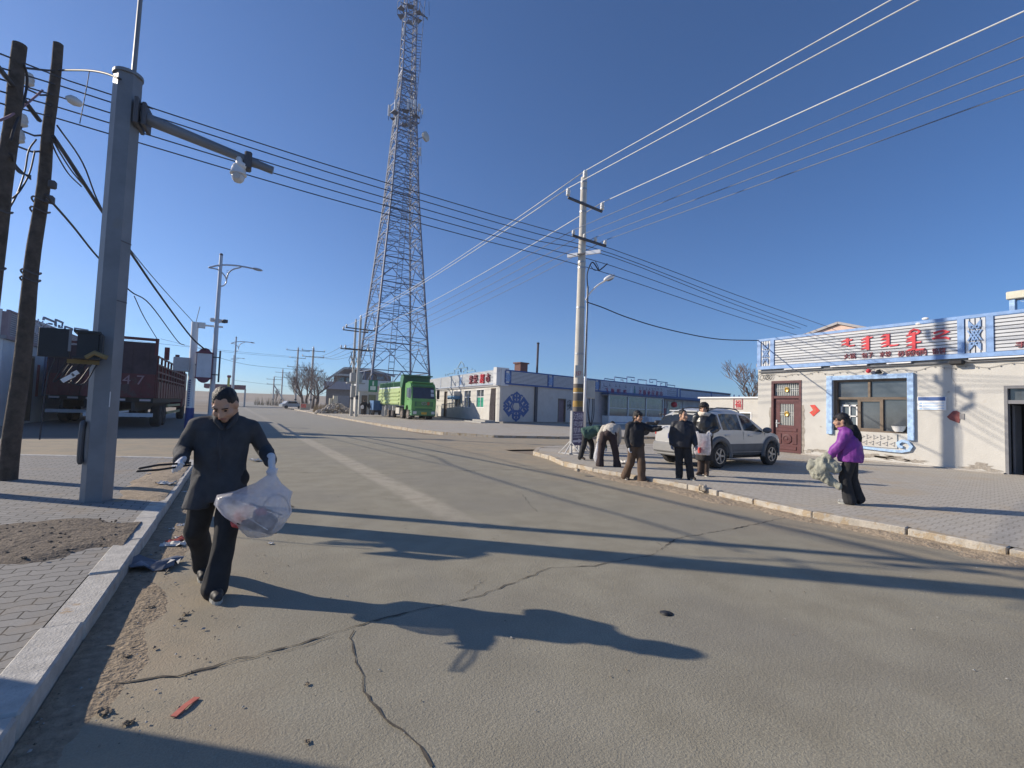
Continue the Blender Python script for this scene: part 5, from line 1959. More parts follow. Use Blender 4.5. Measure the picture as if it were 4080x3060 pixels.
# cross-arms: directions taken from how their ends read
hA0, hA1 = PR(2255, 792, 16.0), PR(2390, 848, 16.6)
hB0, hB1 = PR(2272, 942, 16.0), PR(2405, 985, 16.6)
hC0, hC1 = PR(2285, 1035, 15.9), PR(2402, 995, 16.7)
for nm, a, c, w_ in (('crossarm', hA0, hA1, .07), ('crossarm', hB0, hB1, .07)):
    obj(nm, MB().bar(a - Vector((0, .12, 0)), c - Vector((0, .12, 0)), w_), M_iron, CP)
for a in (hA0, hA1):
    obj('insulator', insulator(MB(), a + Vector((0, -.12, .05)), .27, .075), M_porc, CP, True)
obj('insulator', insulator(MB(), cb0 + Vector((-.03, -.1, 9.45)), .3, .085), M_porc, CP, True)
for t in (0.03, .36, .68, .97):
    obj('insulator', insulator(MB(), hB0.lerp(hB1, t) + Vector((0, -.12, .04)), .15, .06), M_porc, CP, True)
M_chan = mat('glint_channel', (.86, .86, .86), .25, .15, var=.03)  # near-white colour stands in for sun glint on the steel arms
dC_ = Vector((.5, -.87, 0))
cC = Vector((cb0.x, cb0.y, PR(2343, 1015, 16.2).z)) + Vector((-.1, -.2, 0))
obj('bright_arm', MB().bar(cC - dC_ * .58, cC - dC_ * .2, .07, .12), M_chan, CP)
obj('bright_arm', MB().bar(cC + dC_ * .1, cC + dC_ * .62, .07, .12), M_chan, CP)
obj('arm_link', MB().bar(cC - dC_ * .2, cC + dC_ * .1, .05, .05), M_iron, CP)
# meter box and conduit with loops of cable
mbz = PR(2325, 1550, 16.2)
obj('meter_box', MB().box((cb0.x + .36, cb0.y - .22, mbz.z), (.30, .2, .62), Matrix.Rotation(rad(-38), 3, 'Z'), .02), mat('box_grey', (.46, .45, .42), .5), CP)
mb = MB()
bx0 = Vector((cb0.x + .36, cb0.y - .22, mbz.z - .3))
mb.tube(spline([bx0 + Vector((-.1, 0, 0)), bx0 + Vector((-.16, -.05, -.4)), bx0 + Vector((-.02, -.05, -.95)), bx0 + Vector((.12, -.05, -.6)), bx0 + Vector((.16, 0, 0))]), .014, 6)
mb.tube(spline([bx0 + Vector((-.04, 0, 0)), bx0 + Vector((-.1, -.05, -.5)), bx0 + Vector((.0, -.05, -.9)), bx0 + Vector((.1, 0, -.4)), bx0 + Vector((.1, 0, 0))]), .014, 6)
obj('cable_loop', mb, M_cable, CP, True)
mb = MB()
mb.tube(spline([PR(2342, 1150, 16.1), PR(2340, 1090, 16.1), PR(2360, 1045, 16.2), PR(2385, 1075, 16.2), PR(2400, 1068, 16.3), PR(2420, 1050, 16.3)]), .022, 6)
mb.tube([PR(2342, 1150, 16.1), PR(2338, 1280, 16.1), PR(2330, 1500, 16.1)], .022, 6)
mb.tube(spline([PR(2372, 1040, 16.2), PR(2385, 1070, 16.2), PR(2368, 1076, 16.2), PR(2350, 1055, 16.2)]), .012, 5)
obj('riser_cable', mb, M_cable, CP, True)
# small white lamp on its own thin post behind the concrete pole
lp = G(2326, 1740, .12)
lpD = math.hypot(lp.x, lp.y)
SL_ = thing('street_lamp', 'single white cobra-head street lamp on a thin white post behind the concrete pole', 'street lamp', lp)
ztop = PR(2344, 1140, lpD).z
obj('post', MB().tube([lp, Vector((lp.x, lp.y, 2.3)), Vector((lp.x + .02, lp.y, ztop))], [.11, .07, .055], 10), M_white, SL_, True)
obj('arm', MB().tube(spline([PR(2334, 1196, lpD), PR(2350, 1168, lpD), PR(2380, 1138, lpD), PR(2412, 1118, lpD)]), .045, 7), M_white, SL_, True)
hd0 = PR(2428, 1106, lpD)
obj('lamp_head', MB().ball(hd0, (.42, .2, .13), Matrix.Rotation(rad(-28), 3, 'Y'), 14, 8), M_white, SL_, True)
obj('lamp_glass', MB().ball(hd0 + Vector((.06, 0, -.09)), (.26, .14, .07), Matrix.Rotation(rad(-28), 3, 'Y'), 12, 6), M_glass, SL_, True)

# ---- twin poles with transformer, and the line beyond
def conc_pole(base, h_, label, arms, group, r0=.17, r1=.11, tr=False):
    t = thing('line_pole', label, 'utility pole', base, 0, group)
    o = Vector(base)
    obj('pole', MB().tube([o - Vector((0, 0, .2)), o + Vector((0, 0, h_))], [r0, r1], 10), M_cpole, t, True, angle=50)
    for z_, w_, rz in arms:
        d = Vector((math.cos(rz), math.sin(rz), 0))
        obj('crossarm', MB().bar(o + d * (-w_) + Vector((0, -.15, z_)), o + d * w_ + Vector((0, -.15, z_)), .09, .11), M_iron, t)
        for k in (-1, 1):
            obj('insulator', insulator(MB(), o + d * (w_ * .95 * k) + Vector((0, -.15, z_ + .05)), .3, .09), M_porc, t, True)
    mb = MB()
    insulator(mb, o + Vector((0, 0, h_)), .35, .1)
    obj('insulator', mb, M_porc, t, True)
    obj('warning_band', MB().tube([o + Vector((0, 0, 1.6)), o + Vector((0, 0, 2.0))], r0 * .97, 10), M_iron, t, True, angle=50)
    return t


tA, tB = G(1399, 1655, .15), G(1418, 1659, .15)
tA = Vector((10.3, 52.0, .3)); tA.x = PY(1399, 1655, 52).x
tB = Vector((0, 49.4, .3)); tB.x = PY(1418, 1659, 49.4).x
gA, gB = PY(1413, 1283, 52).z - .3, PY(1437, 1270, 49.4).z - .3
T1 = conc_pole(tA, gA, 'left pole of the twin concrete poles carrying a transformer', [(gA - 1.0, 1.35, .1), (gA - 3.0, 1.5, .1)], 'twin poles by the kerb')
T2 = conc_pole(tB, gB, 'right pole of the twin concrete poles, taller, next to the two distant walkers', [(gB - 1.1, 1.5, .1), (gB - 3.2, 1.5, .1)], 'twin poles by the kerb')
tc_ = (tA + tB) / 2
tf = thing('transformer', 'grey transformer boxes clamped between the twin concrete poles', 'transformer', tc_ + Vector((0, 0, 3)))
mz = PY(1405, 1503, 51)
mb = MB()
mb.box((tc_.x + .02, tc_.y - .2, PY(1405, 1505, 51).z), (1.15, .8, .95), None, .05)
obj('tank', mb, mat('tank_grey', (.30, .31, .32), .5), tf)
mb = MB()
mb.box((tc_.x, tc_.y - .2, PY(1405, 1527, 51).z), (1.8, .7, .12))
mb.box((tc_.x - .2, tc_.y - .3, PY(1405, 1560, 51).z), (.5, .5, 1.2))
obj('platform', mb, mat('platform_grey', (.34, .34, .33), .6), tf)
mb = MB()
for k in range(7):
    p = PY(1398 + 6 * k, 1420 + (k % 3) * 16, 50.8)
    mb.tube([p, p + Vector((.15 * (-1) ** k, -.05, -.5))], .07, 6)
obj('bushing', mb, M_porc, tf)
mb = MB()
for k in range(6):
    a = PY(1398 + 7 * k, 1400, 50.8)
    c = PY(1390 + 9 * k, 1470, 50.8)
    mb.tube([a, a.lerp(c, .5) + Vector((.3 * (-1) ** k, 0, 0)), c], .03, 5)
obj('jumper_cable', mb, M_cable, tf)
far_poles = []
for (bu, bv, tu, tv, D, lab, arms) in ((1236, 1627, 1249, 1387, 104, 'line pole with two cross-arms rising right of the bare trees', [(-.6, 2.2, 0), (-1.8, 2.1, 0), (-4.6, 2.1, 0)]), (1175, 1620, 1190, 1388, 126, 'line pole rising in the middle of the bare trees', [(-.6, 2.6, 0), (-2.4, 1.8, 0), (-4.6, 2.2, 0)]), (1119, 1613, 1132, 1473, 176, 'second line pole from the left in the far distance', [(-1.0, 2.2, 0), (-2.6, 2.2, 0)]), (1086, 1612, 1090, 1502, 175, 'leftmost distant line pole, with a leaning stay pole', [(-.8, 2.2, 0), (-2.4, 2.0, 0)])):
    p = PR(bu, bv, D)
    p.z = .1
    hh = PR(tu, tv, D).z - .1
    far_poles.append((p, hh))
    conc_pole(p, hh, lab, [(hh + a, w_, rz) for a, w_, rz in arms], 'distant line poles', .26, .19)
p, hh = far_poles[3]
tag(obj('stay_pole', MB().tube([PR(1091, 1533, 175), PR(1139, 1608, 175)], .2, 8), M_cpole), 'leaning stay pole propping the leftmost distant line pole', 'pole', None)

# ---- lattice tower
TD = 66.0
tb = PR(1566, 1485, TD)
TC = Vector((tb.x, tb.y, 0))
prof = [(-.2, 6.05), (tb.z, 5.3)]
for v, hd in ((800, 2.66), (300, 1.28), (-40, .95)):
    prof.append((PR(1566 + (1485 - v) * .057, v, TD).z, hd))
az = math.atan2(TC.x, TC.y)
rt = Vector((math.cos(az), -math.sin(az), 0))
fw_ = Vector((math.sin(az), math.cos(az), 0))


def hd_at(z):
    for (z0, h0), (z1, h1) in zip(prof, prof[1:]):
        if z <= z1:
            return h0 + (h1 - h0) * (z - z0) / (z1 - z0)
    return prof[-1][1]


TLEAN = rt * 0
LEGA = [math.atan2(s_, c_) for c_, s_ in ((-.88, .47), (-.47, -.88), (.88, -.47), (.47, .88))]


def leg(k, z):
    a = LEGA[k % 4]
    h_ = hd_at(z)
    return TC + rt * (h_ * math.cos(a)) + fw_ * (h_ * math.sin(a)) + Vector((0, 0, z))


tw = thing('lattice_tower', 'tall blue-grey steel lattice telecom tower with antenna platforms', 'tower', TC)
zs_t = [p_[0] for p_ in prof]
for k in range(4):
    obj('leg', MB().tube([leg(k, z) for z in zs_t], [.17, .16, .12, .09, .08], 6), M_tower, tw)
levels = [tb.z]
while levels[-1] < zs_t[3]:
    levels.append(levels[-1] + max(2.2, hd_at(levels[-1]) * .86))
levels[-1] = zs_t[3]
for z0, z1 in zip([.1] + levels, levels):
    mb = MB()
    q = .05 if z0 > 1 else .07
    for k in range(4):
        a0_, a1_, b0_, b1_ = leg(k, z0), leg(k, z1), leg(k + 1, z0), leg(k + 1, z1)
        m1 = (a1_ + b1_) / 2
        zc = z1 - .22 * (z1 - z0) if z0 > 1 else z1
        c0, c1 = leg(k, zc), leg(k + 1, zc)
        mc_ = (c0 + c1) / 2
        mb.tube([a1_, b1_], q * 1.2, 4)
        if z0 > 1:
            mb.tube([c0, c1], q, 4)
            mb.tube([m1, c0], q * .8, 4)
            mb.tube([m1, c1], q * .8, 4)
            mb.tube([m1, mc_], q * .7, 4)
            if k in (0, 2):
                mb.tube([m1, (leg(k + 2, z1) + leg(k + 3, z1)) / 2], q * .7, 4)
        for a_, c_, l0, l1 in ((m1 if z0 < 1 else mc_, a0_, a0_, c0), (m1 if z0 < 1 else mc_, b0_, b0_, c1)):
            mb.tube([a_, c_], q * 1.1, 4)
            for t in (.33, .66):
                p_ = a_.lerp(c_, t)
                l_ = l1.lerp(l0, t)
                mb.tube([p_, l_], q * .7, 4)
                mb.tube([p_, l1.lerp(l0, max(0, t - .3))], q * .6, 4)
    obj('bracing', mb, M_tower, tw)
zz = zs_t[3]
mb = MB()
while zz < zs_t[4]:
    z1 = zz + 1.35
    for k in range(4):
        mb.tube([leg(k, zz), leg(k + 1, zz)], .05, 4)
        mb.tube([leg(k, zz), leg(k + 1, z1)] if k % 2 else [leg(k + 1, zz), leg(k, z1)], .045, 4)
    zz = z1
obj('bracing', mb, M_tower, tw)
mb = MB()
lc = TC - rt * .5
for sg in (-.35, .35):
    mb.tube([lc + rt * sg + Vector((0, 0, .2)), lc + rt * (sg + 2.2) + Vector((0, 0, zs_t[4]))], .045, 4)
    mb.tube([lc + rt * sg + fw_ * .6 + Vector((0, 0, .2)), lc + rt * (sg + 2.2) + fw_ * .6 + Vector((0, 0, zs_t[4]))], .035, 4)
for i in range(60):
    z_ = 1 + i * .9
    o_ = lc + rt * (2.2 * z_ / zs_t[4]) + Vector((0, 0, z_))
    mb.tube([o_ - rt * .35, o_ + rt * .35], .04, 4)
    mb.tube([o_ + rt * .35, o_ + rt * .35 + fw_ * .6, o_ - rt * .35 + fw_ * .6], .025, 4)
obj('ladder', mb, M_tower, tw)


def platform(zc, R_):
    mb = MB()
    o_ = TC + (leg(0, zc) + leg(1, zc) + leg(2, zc) + leg(3, zc)) / 4 * 0 + Vector((0, 0, zc))
    for z_, r_ in ((0, R_), (1.0, R_)):
        mb.tube([o_ + Vector((r_ * math.cos(a), r_ * math.sin(a), z_)) for a in [i * 2 * PI / 12 for i in range(13)]], .035, 4)
    for i in range(12):
        a = i * 2 * PI / 12
        mb.tube([o_ + Vector((R_ * math.cos(a), R_ * math.sin(a), 0)), o_ + Vector((R_ * math.cos(a), R_ * math.sin(a), 1.1))], .035, 4)
        mb.tube([o_ + Vector((R_ * math.cos(a), R_ * math.sin(a), 0)), o_], .03, 4)
    ring = [o_ + Vector((R_ * math.cos(i * 2 * PI / 12), R_ * math.sin(i * 2 * PI / 12), 0)) for i in range(12)]
    inner = [o_ + Vector((R_ * .55 * math.cos(i * 2 * PI / 12), R_ * .55 * math.sin(i * 2 * PI / 12), 0.01)) for i in range(12)]
    for i in range(0, 12, 2):
        mb.poly([ring[i], ring[(i + 1) % 12], inner[(i + 1) % 12], inner[i]])
    obj('platform', mb, M_tower, tw)
    return o_


za = PR(1612, 470, TD).z
o_ = platform(za, 2.1)
zb2 = PR(1640, 60, TD).z
o2 = platform(zb2, 1.8)


def panel(u, v0, v1, dd, w_=.32):
    a, c = PR(u, v0, TD + dd), PR(u, v1, TD + dd)
    mb = MB()
    mb.box((a + c) / 2, (w_, .18, a.z - c.z), None, .05)
    obj('antenna', mb, M_ant, tw)
    mb = MB()
    q = (a + c) / 2
    mb.tube([Vector((q.x, q.y + .22, a.z + .1)), Vector((q.x, q.y + .22, c.z - .5))], .04, 5)
    i_ = Vector((TC.x, TC.y, q.z))
    mb.tube([q, q.lerp(i_, .55)], .035, 4)
    obj('antenna_mount', mb, M_iron, tw)


for u, v0, v1, dd in ((1551, 418, 462, .3), (1577, 398, 438, -1.6), (1571, 424, 440, 0), (1626, 395, 436, -1.9), (1638, 398, 430, -1.8), (1653, 395, 436, -1.5), (1670, 413, 444, .3), (1683, 433, 455, .6), (1579, 465, 500, -1), (1581, 556, 595, -1), (1673, 588, 620, .5), (1610, 112, 140, -1), (1609, 20, 40, 0)):
    panel(u, v0, v1, dd, .34 if v1 - v0 > 25 else .22)
d_ = PR(1690, 547, TD)
mb = MB()
mb.lathe([(.0, 0), (.35, .02), (.62, .1), (.66, .14), (.66, .42), (.5, .5), (0, .53)], d_, (.5, -.85, .05), 18)
obj('dish', mb, mat('dish_cream', (.55, .53, .48), .6), tw, True, angle=40)
obj('dish_mount', MB().tube([d_, PR(1668, 552, TD), PR(1665, 560, TD)], .06, 5), M_iron, tw)
mb = MB()
for u, v0, v1 in ((1677, 560, 655), (1568, 505, 545), (1573, 355, 395), (1675, 235, 290), (1596, 245, 290), (1709, 5, 65)):
    mb.tube([PR(u, v0, TD), PR(u + 1, v1, TD)], .03, 4)
for u0, v0, u1, v1 in ((1596, 8, 1690, 60), (1690, 60, 1704, 80), (1660, 52, 1705, 72)):
    mb.tube([PR(u0, v0, TD), PR(u1, v1, TD)], .06, 4)
obj('whip_antenna', mb, M_iron, tw)

# ---- wires
def over(pts_uv, D=None, xs=None):
    return [PX(u, v, x) for (u, v), x in zip(pts_uv, xs)]


topP = cb0 + Vector((-.03, -.1, 9.75))
iL, iR = hA0 + Vector((0, -.12, .33)), hA1 + Vector((0, -.12, .33))
lows = [hB0.lerp(hB1, t) + Vector((0, -.12, .2)) for t in (.03, .36, .68, .97)]
ends = [PX(3550, 0, 10), PX(3660, 0, 9.9), PX(4080, 45, 10.3), PX(4080, 145, 10), PX(4080, 228, 10), PX(4080, 300, 10.1), PX(4080, 355, 10.3)]
gl_ = 'lines running along the right kerb'
wl = ['uppermost pale wire from the concrete pole top to the upper right', 'second pale wire from the left insulator to the upper right', 'third pale wire from the right insulator to the upper right', 'highest of the four thin lower wires to the right edge', 'second of the four thin lower wires to the right edge', 'third of the four thin lower wires to the right edge', 'lowest of the four thin lower wires to the right edge']
for i, (a, e_) in enumerate(zip([topP, iL, iR] + lows, ends)):
    b_ = a + (e_ - a) * 2.4
    wire('power_line', a, b_, 0, .014 if i < 3 else .011, M_cablew if i < 3 else mat('cable_blue', (.15, .18, .26), .5), wl[i], gl_)
back = [(tB + Vector((0, -.15, gB + .3))), (tA + Vector((-1.2, -.15, gA - .7))), (tB + Vector((1.4, -.15, gB - .8)))] + [tB + Vector((-1.4 + k * .9, -.2, gB - 3.0)) for k in range(4)]
wl = ['uppermost pale wire from the concrete pole back to the twin poles', 'second pale wire from the concrete pole back to the twin poles', 'third pale wire from the concrete pole back to the twin poles', 'highest thin wire from the corner pole to the twin poles', 'second thin wire from the corner pole to the twin poles', 'third thin wire from the corner pole to the twin poles', 'lowest thin wire from the corner pole to the twin poles']
for i, (a, e_) in enumerate(zip([topP, iL, iR] + lows, back)):
    wire('power_line', a, e_, .35, .016 if i < 3 else .012, M_cablew if i < 3 else mat('cable_blue', (.15, .18, .26), .5), wl[i], 'lines between the corner pole and the twin poles')
f0, h0_ = far_poles[0]
for k in range(4):
    wire('power_line', tA + Vector((-1.4 + k * .9, -.15, gA - 2.8)), f0 + Vector((-2 + 1.3 * k, 0, h0_ - 1.6)), .8, .018, M_cable, ['leftmost', 'second', 'third', 'rightmost'][k] + ' sloping wire from the twin poles to the far line pole', 'lines beyond the twin poles')
# dark lines from the timber poles over the road
cr = [((275, 322), 907, 7.25, .30), ((237, 341), 934, 7.25, .3), ((230, 384), 961, 7.25, .3), ((224, 425), 986, 7.2, .3), ((222, 470), 1014, 7.1, .3)]
xe = [(3280, 1290), (3150, 1232), (3080, 1215), (3060, 1228), (3020, 1240)]
xe = [(3290, 1299), (3215, 1300), (3190, 1308), (3165, 1310), (3185, 1338)]
nm = ['top', 'second', 'middle', 'fourth', 'lowest']
for i, ((pu, pv), v2, zz, sg) in enumerate(cr):
    a = PR(pu, pv, 10.9)
    m_ = PR(2150, v2, 15.4)
    q = PR(2440, [993, 1012, 1024, 1060, 1096][i], 17.2)
    e_ = PX(*xe[i], 26.2)
    l1, l2 = a.lerp(m_, .45), a.lerp(m_, .8)
    pts = [a, a.lerp(m_, .25) - Vector((0, 0, .06)), l1 - Vector((0, 0, .08)), l2 - Vector((0, 0, .05)), m_, q, q.lerp(e_, .5) - Vector((0, 0, .05)), e_]
    wire('service_line', spline(pts, 4), None, 0, .012, M_cable, nm[i] + ' of the five dark wires crossing the road to the restaurant roof', 'dark wires crossing the road')
    # continuation to the left out of the picture
    k1 = PR([100, 92, 84, 72, 60][i], [253, 297, 340, 383, 427][i], 9.9)
    e2 = a + (k1 - a) * 3.2
    wire('service_line', a, e2, .0, .012, M_cable, nm[i] + ' of the five dark wires between the timber poles', 'dark wires between the timber poles')
wire('service_line', spline([PR(2336, 1203, 16.2), PR(2400, 1225, 16.6), PR(2500, 1265, 17.2), PR(2650, 1310, 18.2), PR(2850, 1350, 19.8), FR.P(11.6, .12, 4.62)], 6), None, 0, .02, M_cable, 'thick dark cable drooping from the concrete pole to the restaurant sign corner')
# cable from the timber poles to the monitoring pole
wire('service_line', spline([PR(95, 270, 9.7), PR(190, 280, 10.6), PR(245, 280, 10.7), PR(350, 281, 9.6), PR(420, 292, 8.6), PR(480, 315, 8.0)], 5), None, 0, .016, M_cable, 'slack cable from the timber poles to the top of the steel pole')
wire('service_line', spline([PR(356, 285, 9.5), PR(345, 350, 9.5), PR(318, 492, 9.5)], 4), None, 0, .006, M_cable, 'thin loose end hanging below the slack cable left of the steel pole')
# heavy bundle from the timber pole down to the lightbox lamp
bundle = [PR(213, 545, 10.4), PR(290, 660, 11.5), PR(400, 830, 13.5), PR(520, 1005, 17), PR(640, 1180, 21), PR(760, 1340, 26), PR(818, 1394, 27.3)]
wire('cable_bundle', spline(bundle, 6), None, 0, .035, M_cable, 'thick bundle of black cables running from the timber pole down to the lightbox')
wire('service_line', spline([PR(228, 500, 10.4), PR(330, 650, 11.8), PR(405, 830, 13.5), PR(520, 995, 17), PR(640, 1140, 22), PR(772, 1285, 28)], 6), None, 0, .014, M_cable, 'thin cable from the timber pole to the top of the white camera pole')
for k, (du, dv) in enumerate(((0, 0), (8, 6), (-6, 8))):
    wire('loose_cable', spline([PR(212 + du, 560 + dv, 10.3), PR(240 + du * 2, 610 + dv, 10.9), PR(285 + du * 2, 680 + dv * 1.5, 11.6), PR(330 + du, 735 + dv, 12.4)], 6), None, 0, .012, M_cable, 'loose strand hanging along the thick cable bundle', 'loose strands')
wire('service_line', spline([PR(180, 775, 10.3), PR(290, 900, 12), PR(395, 1030, 14), PR(520, 1160, 18), PR(600, 1215, 21), PR(707, 1358, 27), PR(735, 1375, 28)], 6), None, 0, .02, M_cable, 'lower twisted cable from the timber pole towards the red truck')
wire('service_line', spline([PR(535, 1180, 18), PR(575, 1265, 21), PR(632, 1360, 26.5)], 6), None, 0, .014, M_cable, 'cable end dropping from the lower cable onto the red truck')
for k in range(4):
    wire('loose_cable', spline([PR(36 + 4 * k, 610 + 2 * k, 9.4), PR(70, 665 + 6 * k, 9.9), PR(122, 715 - 5 * k, 10.4)], 6), None, 0, .011, M_cable, 'cable strand strung between the two timber poles at mid height', 'strands between the timber poles')
wire('loose_cable', spline([PR(145, 555, 10.3), PR(115, 600, 10.3), PR(100, 680, 10.3), PR(70, 770, 10.2), PR(26, 850, 10.1)], 6), None, 0, .012, M_cable, 'long loose cable dangling left of the taller timber pole', None)
wire('loose_cable', spline([PR(140, 600, 10.3), PR(118, 690, 10.3), PR(80, 760, 10.2), PR(50, 790, 10.1)], 6), None, 0, .012, M_cable, 'short loose cable dangling beside the longer one at the timber pole', None)
wire('loose_cable', spline([PR(95, 255, 9.5), PR(107, 300, 9.7), PR(106, 345, 9.8), PR(90, 420, 9.7), PR(60, 500, 9.5), PR(42, 560, 9.4)], 6), None, 0, .016, M_cable, 'grey cable looping down between the timber pole tops', None)
wire('loose_cable', spline([PR(0, 480, 9.1), PR(60, 450, 9.6), PR(130, 395, 10.2), PR(170, 360, 10.5)], 5), None, 0, .016, mat('cable_rose', (.30, .17, .20), .6), 'faded pink cable strung between the timber poles', None)
wire('cable_bundle', spline([PR(-60, 200, 8.2), PR(0, 275, 9.0), PR(75, 370, 9.8), PR(158, 480, 10.4)], 5), None, 0, .035, M_cable, 'thick cable bundle coming in from the left to the timber poles', None)
# distant wires across the far street
for k, (pts, r_) in enumerate((([(420, 1345), (850, 1392), (1190, 1423)], .02), ([(640, 1350), (860, 1398), (1190, 1427)], .02), ([(850, 1420), (1000, 1455), (1190, 1473), (1240, 1480)], .03), ([(930, 1515), (1100, 1535), (1250, 1548)], .02))):
    P_ = [PR(u, v, 60 + (u - 420) * .08) for u, v in pts]
    wire('distant_line', spline(P_, 6), None, 0, r_, M_cable, ['upper distant wire sagging towards the line pole in the trees', 'lower distant wire of the pair towards the line pole in the trees', 'dark distant wire passing the second street lamp', 'lowest distant wire above the fuel canopy'][k], 'distant wires')
# ================================================================ vehicles
M_silver = mat('car_silver', (.60, .60, .585), .28, .35, var=.05, scale=2, spec=.5)
M_clad = mat('car_cladding', (.155, .155, .155), .6, var=.12)
M_tyre = mat('tyre', (.05, .047, .044), .9, var=.3, scale=9, bump=.3, bscale=40)
M_rim = mat('alloy', (.42, .42, .42), .35, .7)
M_carglass = mat('car_glass', (.022, .026, .03), .05, var=.2, spec=.7)
M_tail = mat('tail_red', (.62, .03, .025), .2, var=.15)
M_lens = mat('lamp_lens', (.6, .62, .64), .1)


def wheel(par, c, ax, r, w, rimr, spokes=5, m_rim=None, dish=0.0):
    """tyre as the part, rim as its sub-part; ax points outwards"""
    c, ax = Vector(c), Vector(ax).normalized()
    mb = MB().lathe([(rimr * .96, -w * .5), (r * .9, -w * .5), (r, -w * .36), (r, w * .36), (r * .9, w * .5), (rimr, w * .48), (rimr * .98, w * .2)], c, ax, 26)
    t = obj('wheel', mb, M_tyre, par, True, angle=35)
    x, y = ortho(ax)
    mb = MB()
    obj('rim_well', MB().lathe([(rimr * .93, w * .30), (0, w * .28)], c, ax, 20), M_black, t)
    mb.lathe([(rimr * .985, w * .47), (rimr * .985, w * .2), (rimr * .88, w * .2), (rimr * .88, w * .46), (rimr * .985, w * .47)], c, ax, 24, False)
    for k in range(spokes):
        a = 2 * PI * k / spokes
        d = x * math.cos(a) + y * math.sin(a)
        mb.bar(c + ax * (w * (.36 + dish)), c + ax * (w * .36) + d * rimr * .93, rimr * .26, w * .14, ax)
    mb.lathe([(rimr * .24, w * .2), (rimr * .24, w * (.42 + dish)), (rimr * .12, w * (.46 + dish)), (0, w * (.46 + dish))], c, ax, 14)
    obj('rim', mb, m_rim or M_rim, t, False)
    return t


# ---------------------------------------------------------------- silver off-roader parked on the pavement
CA = thing('parked_suv', 'silver four-door off-road car with grey cladding parked nose-in on the pavement', 'car', (12.02, 8.80, .13), rad(2.1))
K = .915
XS = [-2.13, -2.10, -2.02, -1.9, -1.74, -1.5, -1.2, -.8, -.4, 0, .3, .5, .7, .9, 1.05, 1.3, 1.6, 1.85, 2.02, 2.12, 2.16]


def lerp_t(tab, x):
    for (x0, v0), (x1, v1) in zip(tab, tab[1:]):
        if x <= x1:
            t = max(0, (x - x0) / (x1 - x0))
            return v0 + (v1 - v0) * t
    return tab[-1][1]


T_w = [(-2.13, .70), (-2.10, .76), (-2.02, .83), (-1.8, .875), (-1.3, .895), (0, .895), (1.2, .885), (1.7, .85), (2.0, .76), (2.12, .66), (2.16, .58)]
T_b = [(-2.13, 1.0), (-2.0, 1.05), (-.5, 1.06), (.9, 1.02), (1.2, 1.01), (1.6, .965), (1.9, .90), (2.08, .80), (2.16, .68)]
T_t = [(-2.13, 1.02), (-2.02, 1.12), (-1.72, 1.55), (-1.5, 1.63), (-.9, 1.685), (-.2, 1.685), (.25, 1.63), (1.07, 1.05), (1.6, .99), (1.9, .92), (2.08, .82), (2.16, .69)]
T_z = [(-2.13, .42), (-2.0, .36), (1.9, .34), (2.16, .40)]


def csec(x):
    w, zb, zt, z0 = lerp_t(T_w, x), lerp_t(T_b, x), lerp_t(T_t, x), lerp_t(T_z, x)
    zt = max(zt, zb + .012)
    gh = zt - zb
    win = min(1, gh / .6) * .27
    return [(w * .86, z0), (w, z0 + .1), (w * 1.005, .66), (w * .985, .88 if zb > .9 else zb - .03), (w * .965, zb), (w * .965 - win * .8 * .95, zb + gh * .86), (w * .965 - win - .07, zb + gh * .965), (w * .42, zt + .022)]


def cP(x, s, sd=-1):
    p = csec(x)
    i = min(int(s), len(p) - 2)
    t = s - i
    return Vector((x * K, sd * (p[i][0] + (p[i + 1][0] - p[i][0]) * t) * K, (p[i][1] + (p[i + 1][1] - p[i][1]) * t) * K))


rings = []
for x in XS:
    a = csec(x)
    rings.append([(x * K, -p[0] * K, p[1] * K) for p in a] + [(x * K, p[0] * K, p[1] * K) for p in a[::-1]])
mb = MB()
k = len(rings[0])
vs = [p for r_ in rings for p in r_]
fs = [(i * k + j, i * k + (j + 1) % k, (i + 1) * k + (j + 1) % k, (i + 1) * k + j) for i in range(len(rings) - 1) for j in range(k)]
fs += [tuple(range(k))[::-1], tuple((len(rings) - 1) * k + j for j in range(k))]
mb.add(vs, fs)
AX = (-1.315, 1.315)
ZW = .36


def arches(o, r=.41):
    """cut the wheel openings"""
    bm = bmesh.new()
    bm.from_mesh(o.data)
    bmesh.ops.recalc_face_normals(bm, faces=bm.faces)
    bm.to_mesh(o.data)
    bm.free()
    cut = MB()
    for ax_ in AX:
        cut.lathe([(0.001, -1.2), (r * K, -1.2), (r * K, 1.2), (0.001, 1.2)], (ax_ * K, 0, ZW * K), (0, 1, 0), 28)
    me = cut.mesh('cut')
    c = bpy.data.objects.new('cut', me)
    COL.objects.link(c)
    c.parent = o.parent
    b = o.modifiers.new('b', 'BOOLEAN')
    b.operation = 'DIFFERENCE'
    b.object = c
    b.solver = 'EXACT'
    dg = bpy.context.evaluated_depsgraph_get()
    me2 = bpy.data.meshes.new_from_object(o.evaluated_get(dg))
    o.modifiers.clear()
    o.data = me2
    bpy.data.objects.remove(c)
    return o


body = arches(obj('body', mb, M_silver, CA, True, world=False, angle=32))


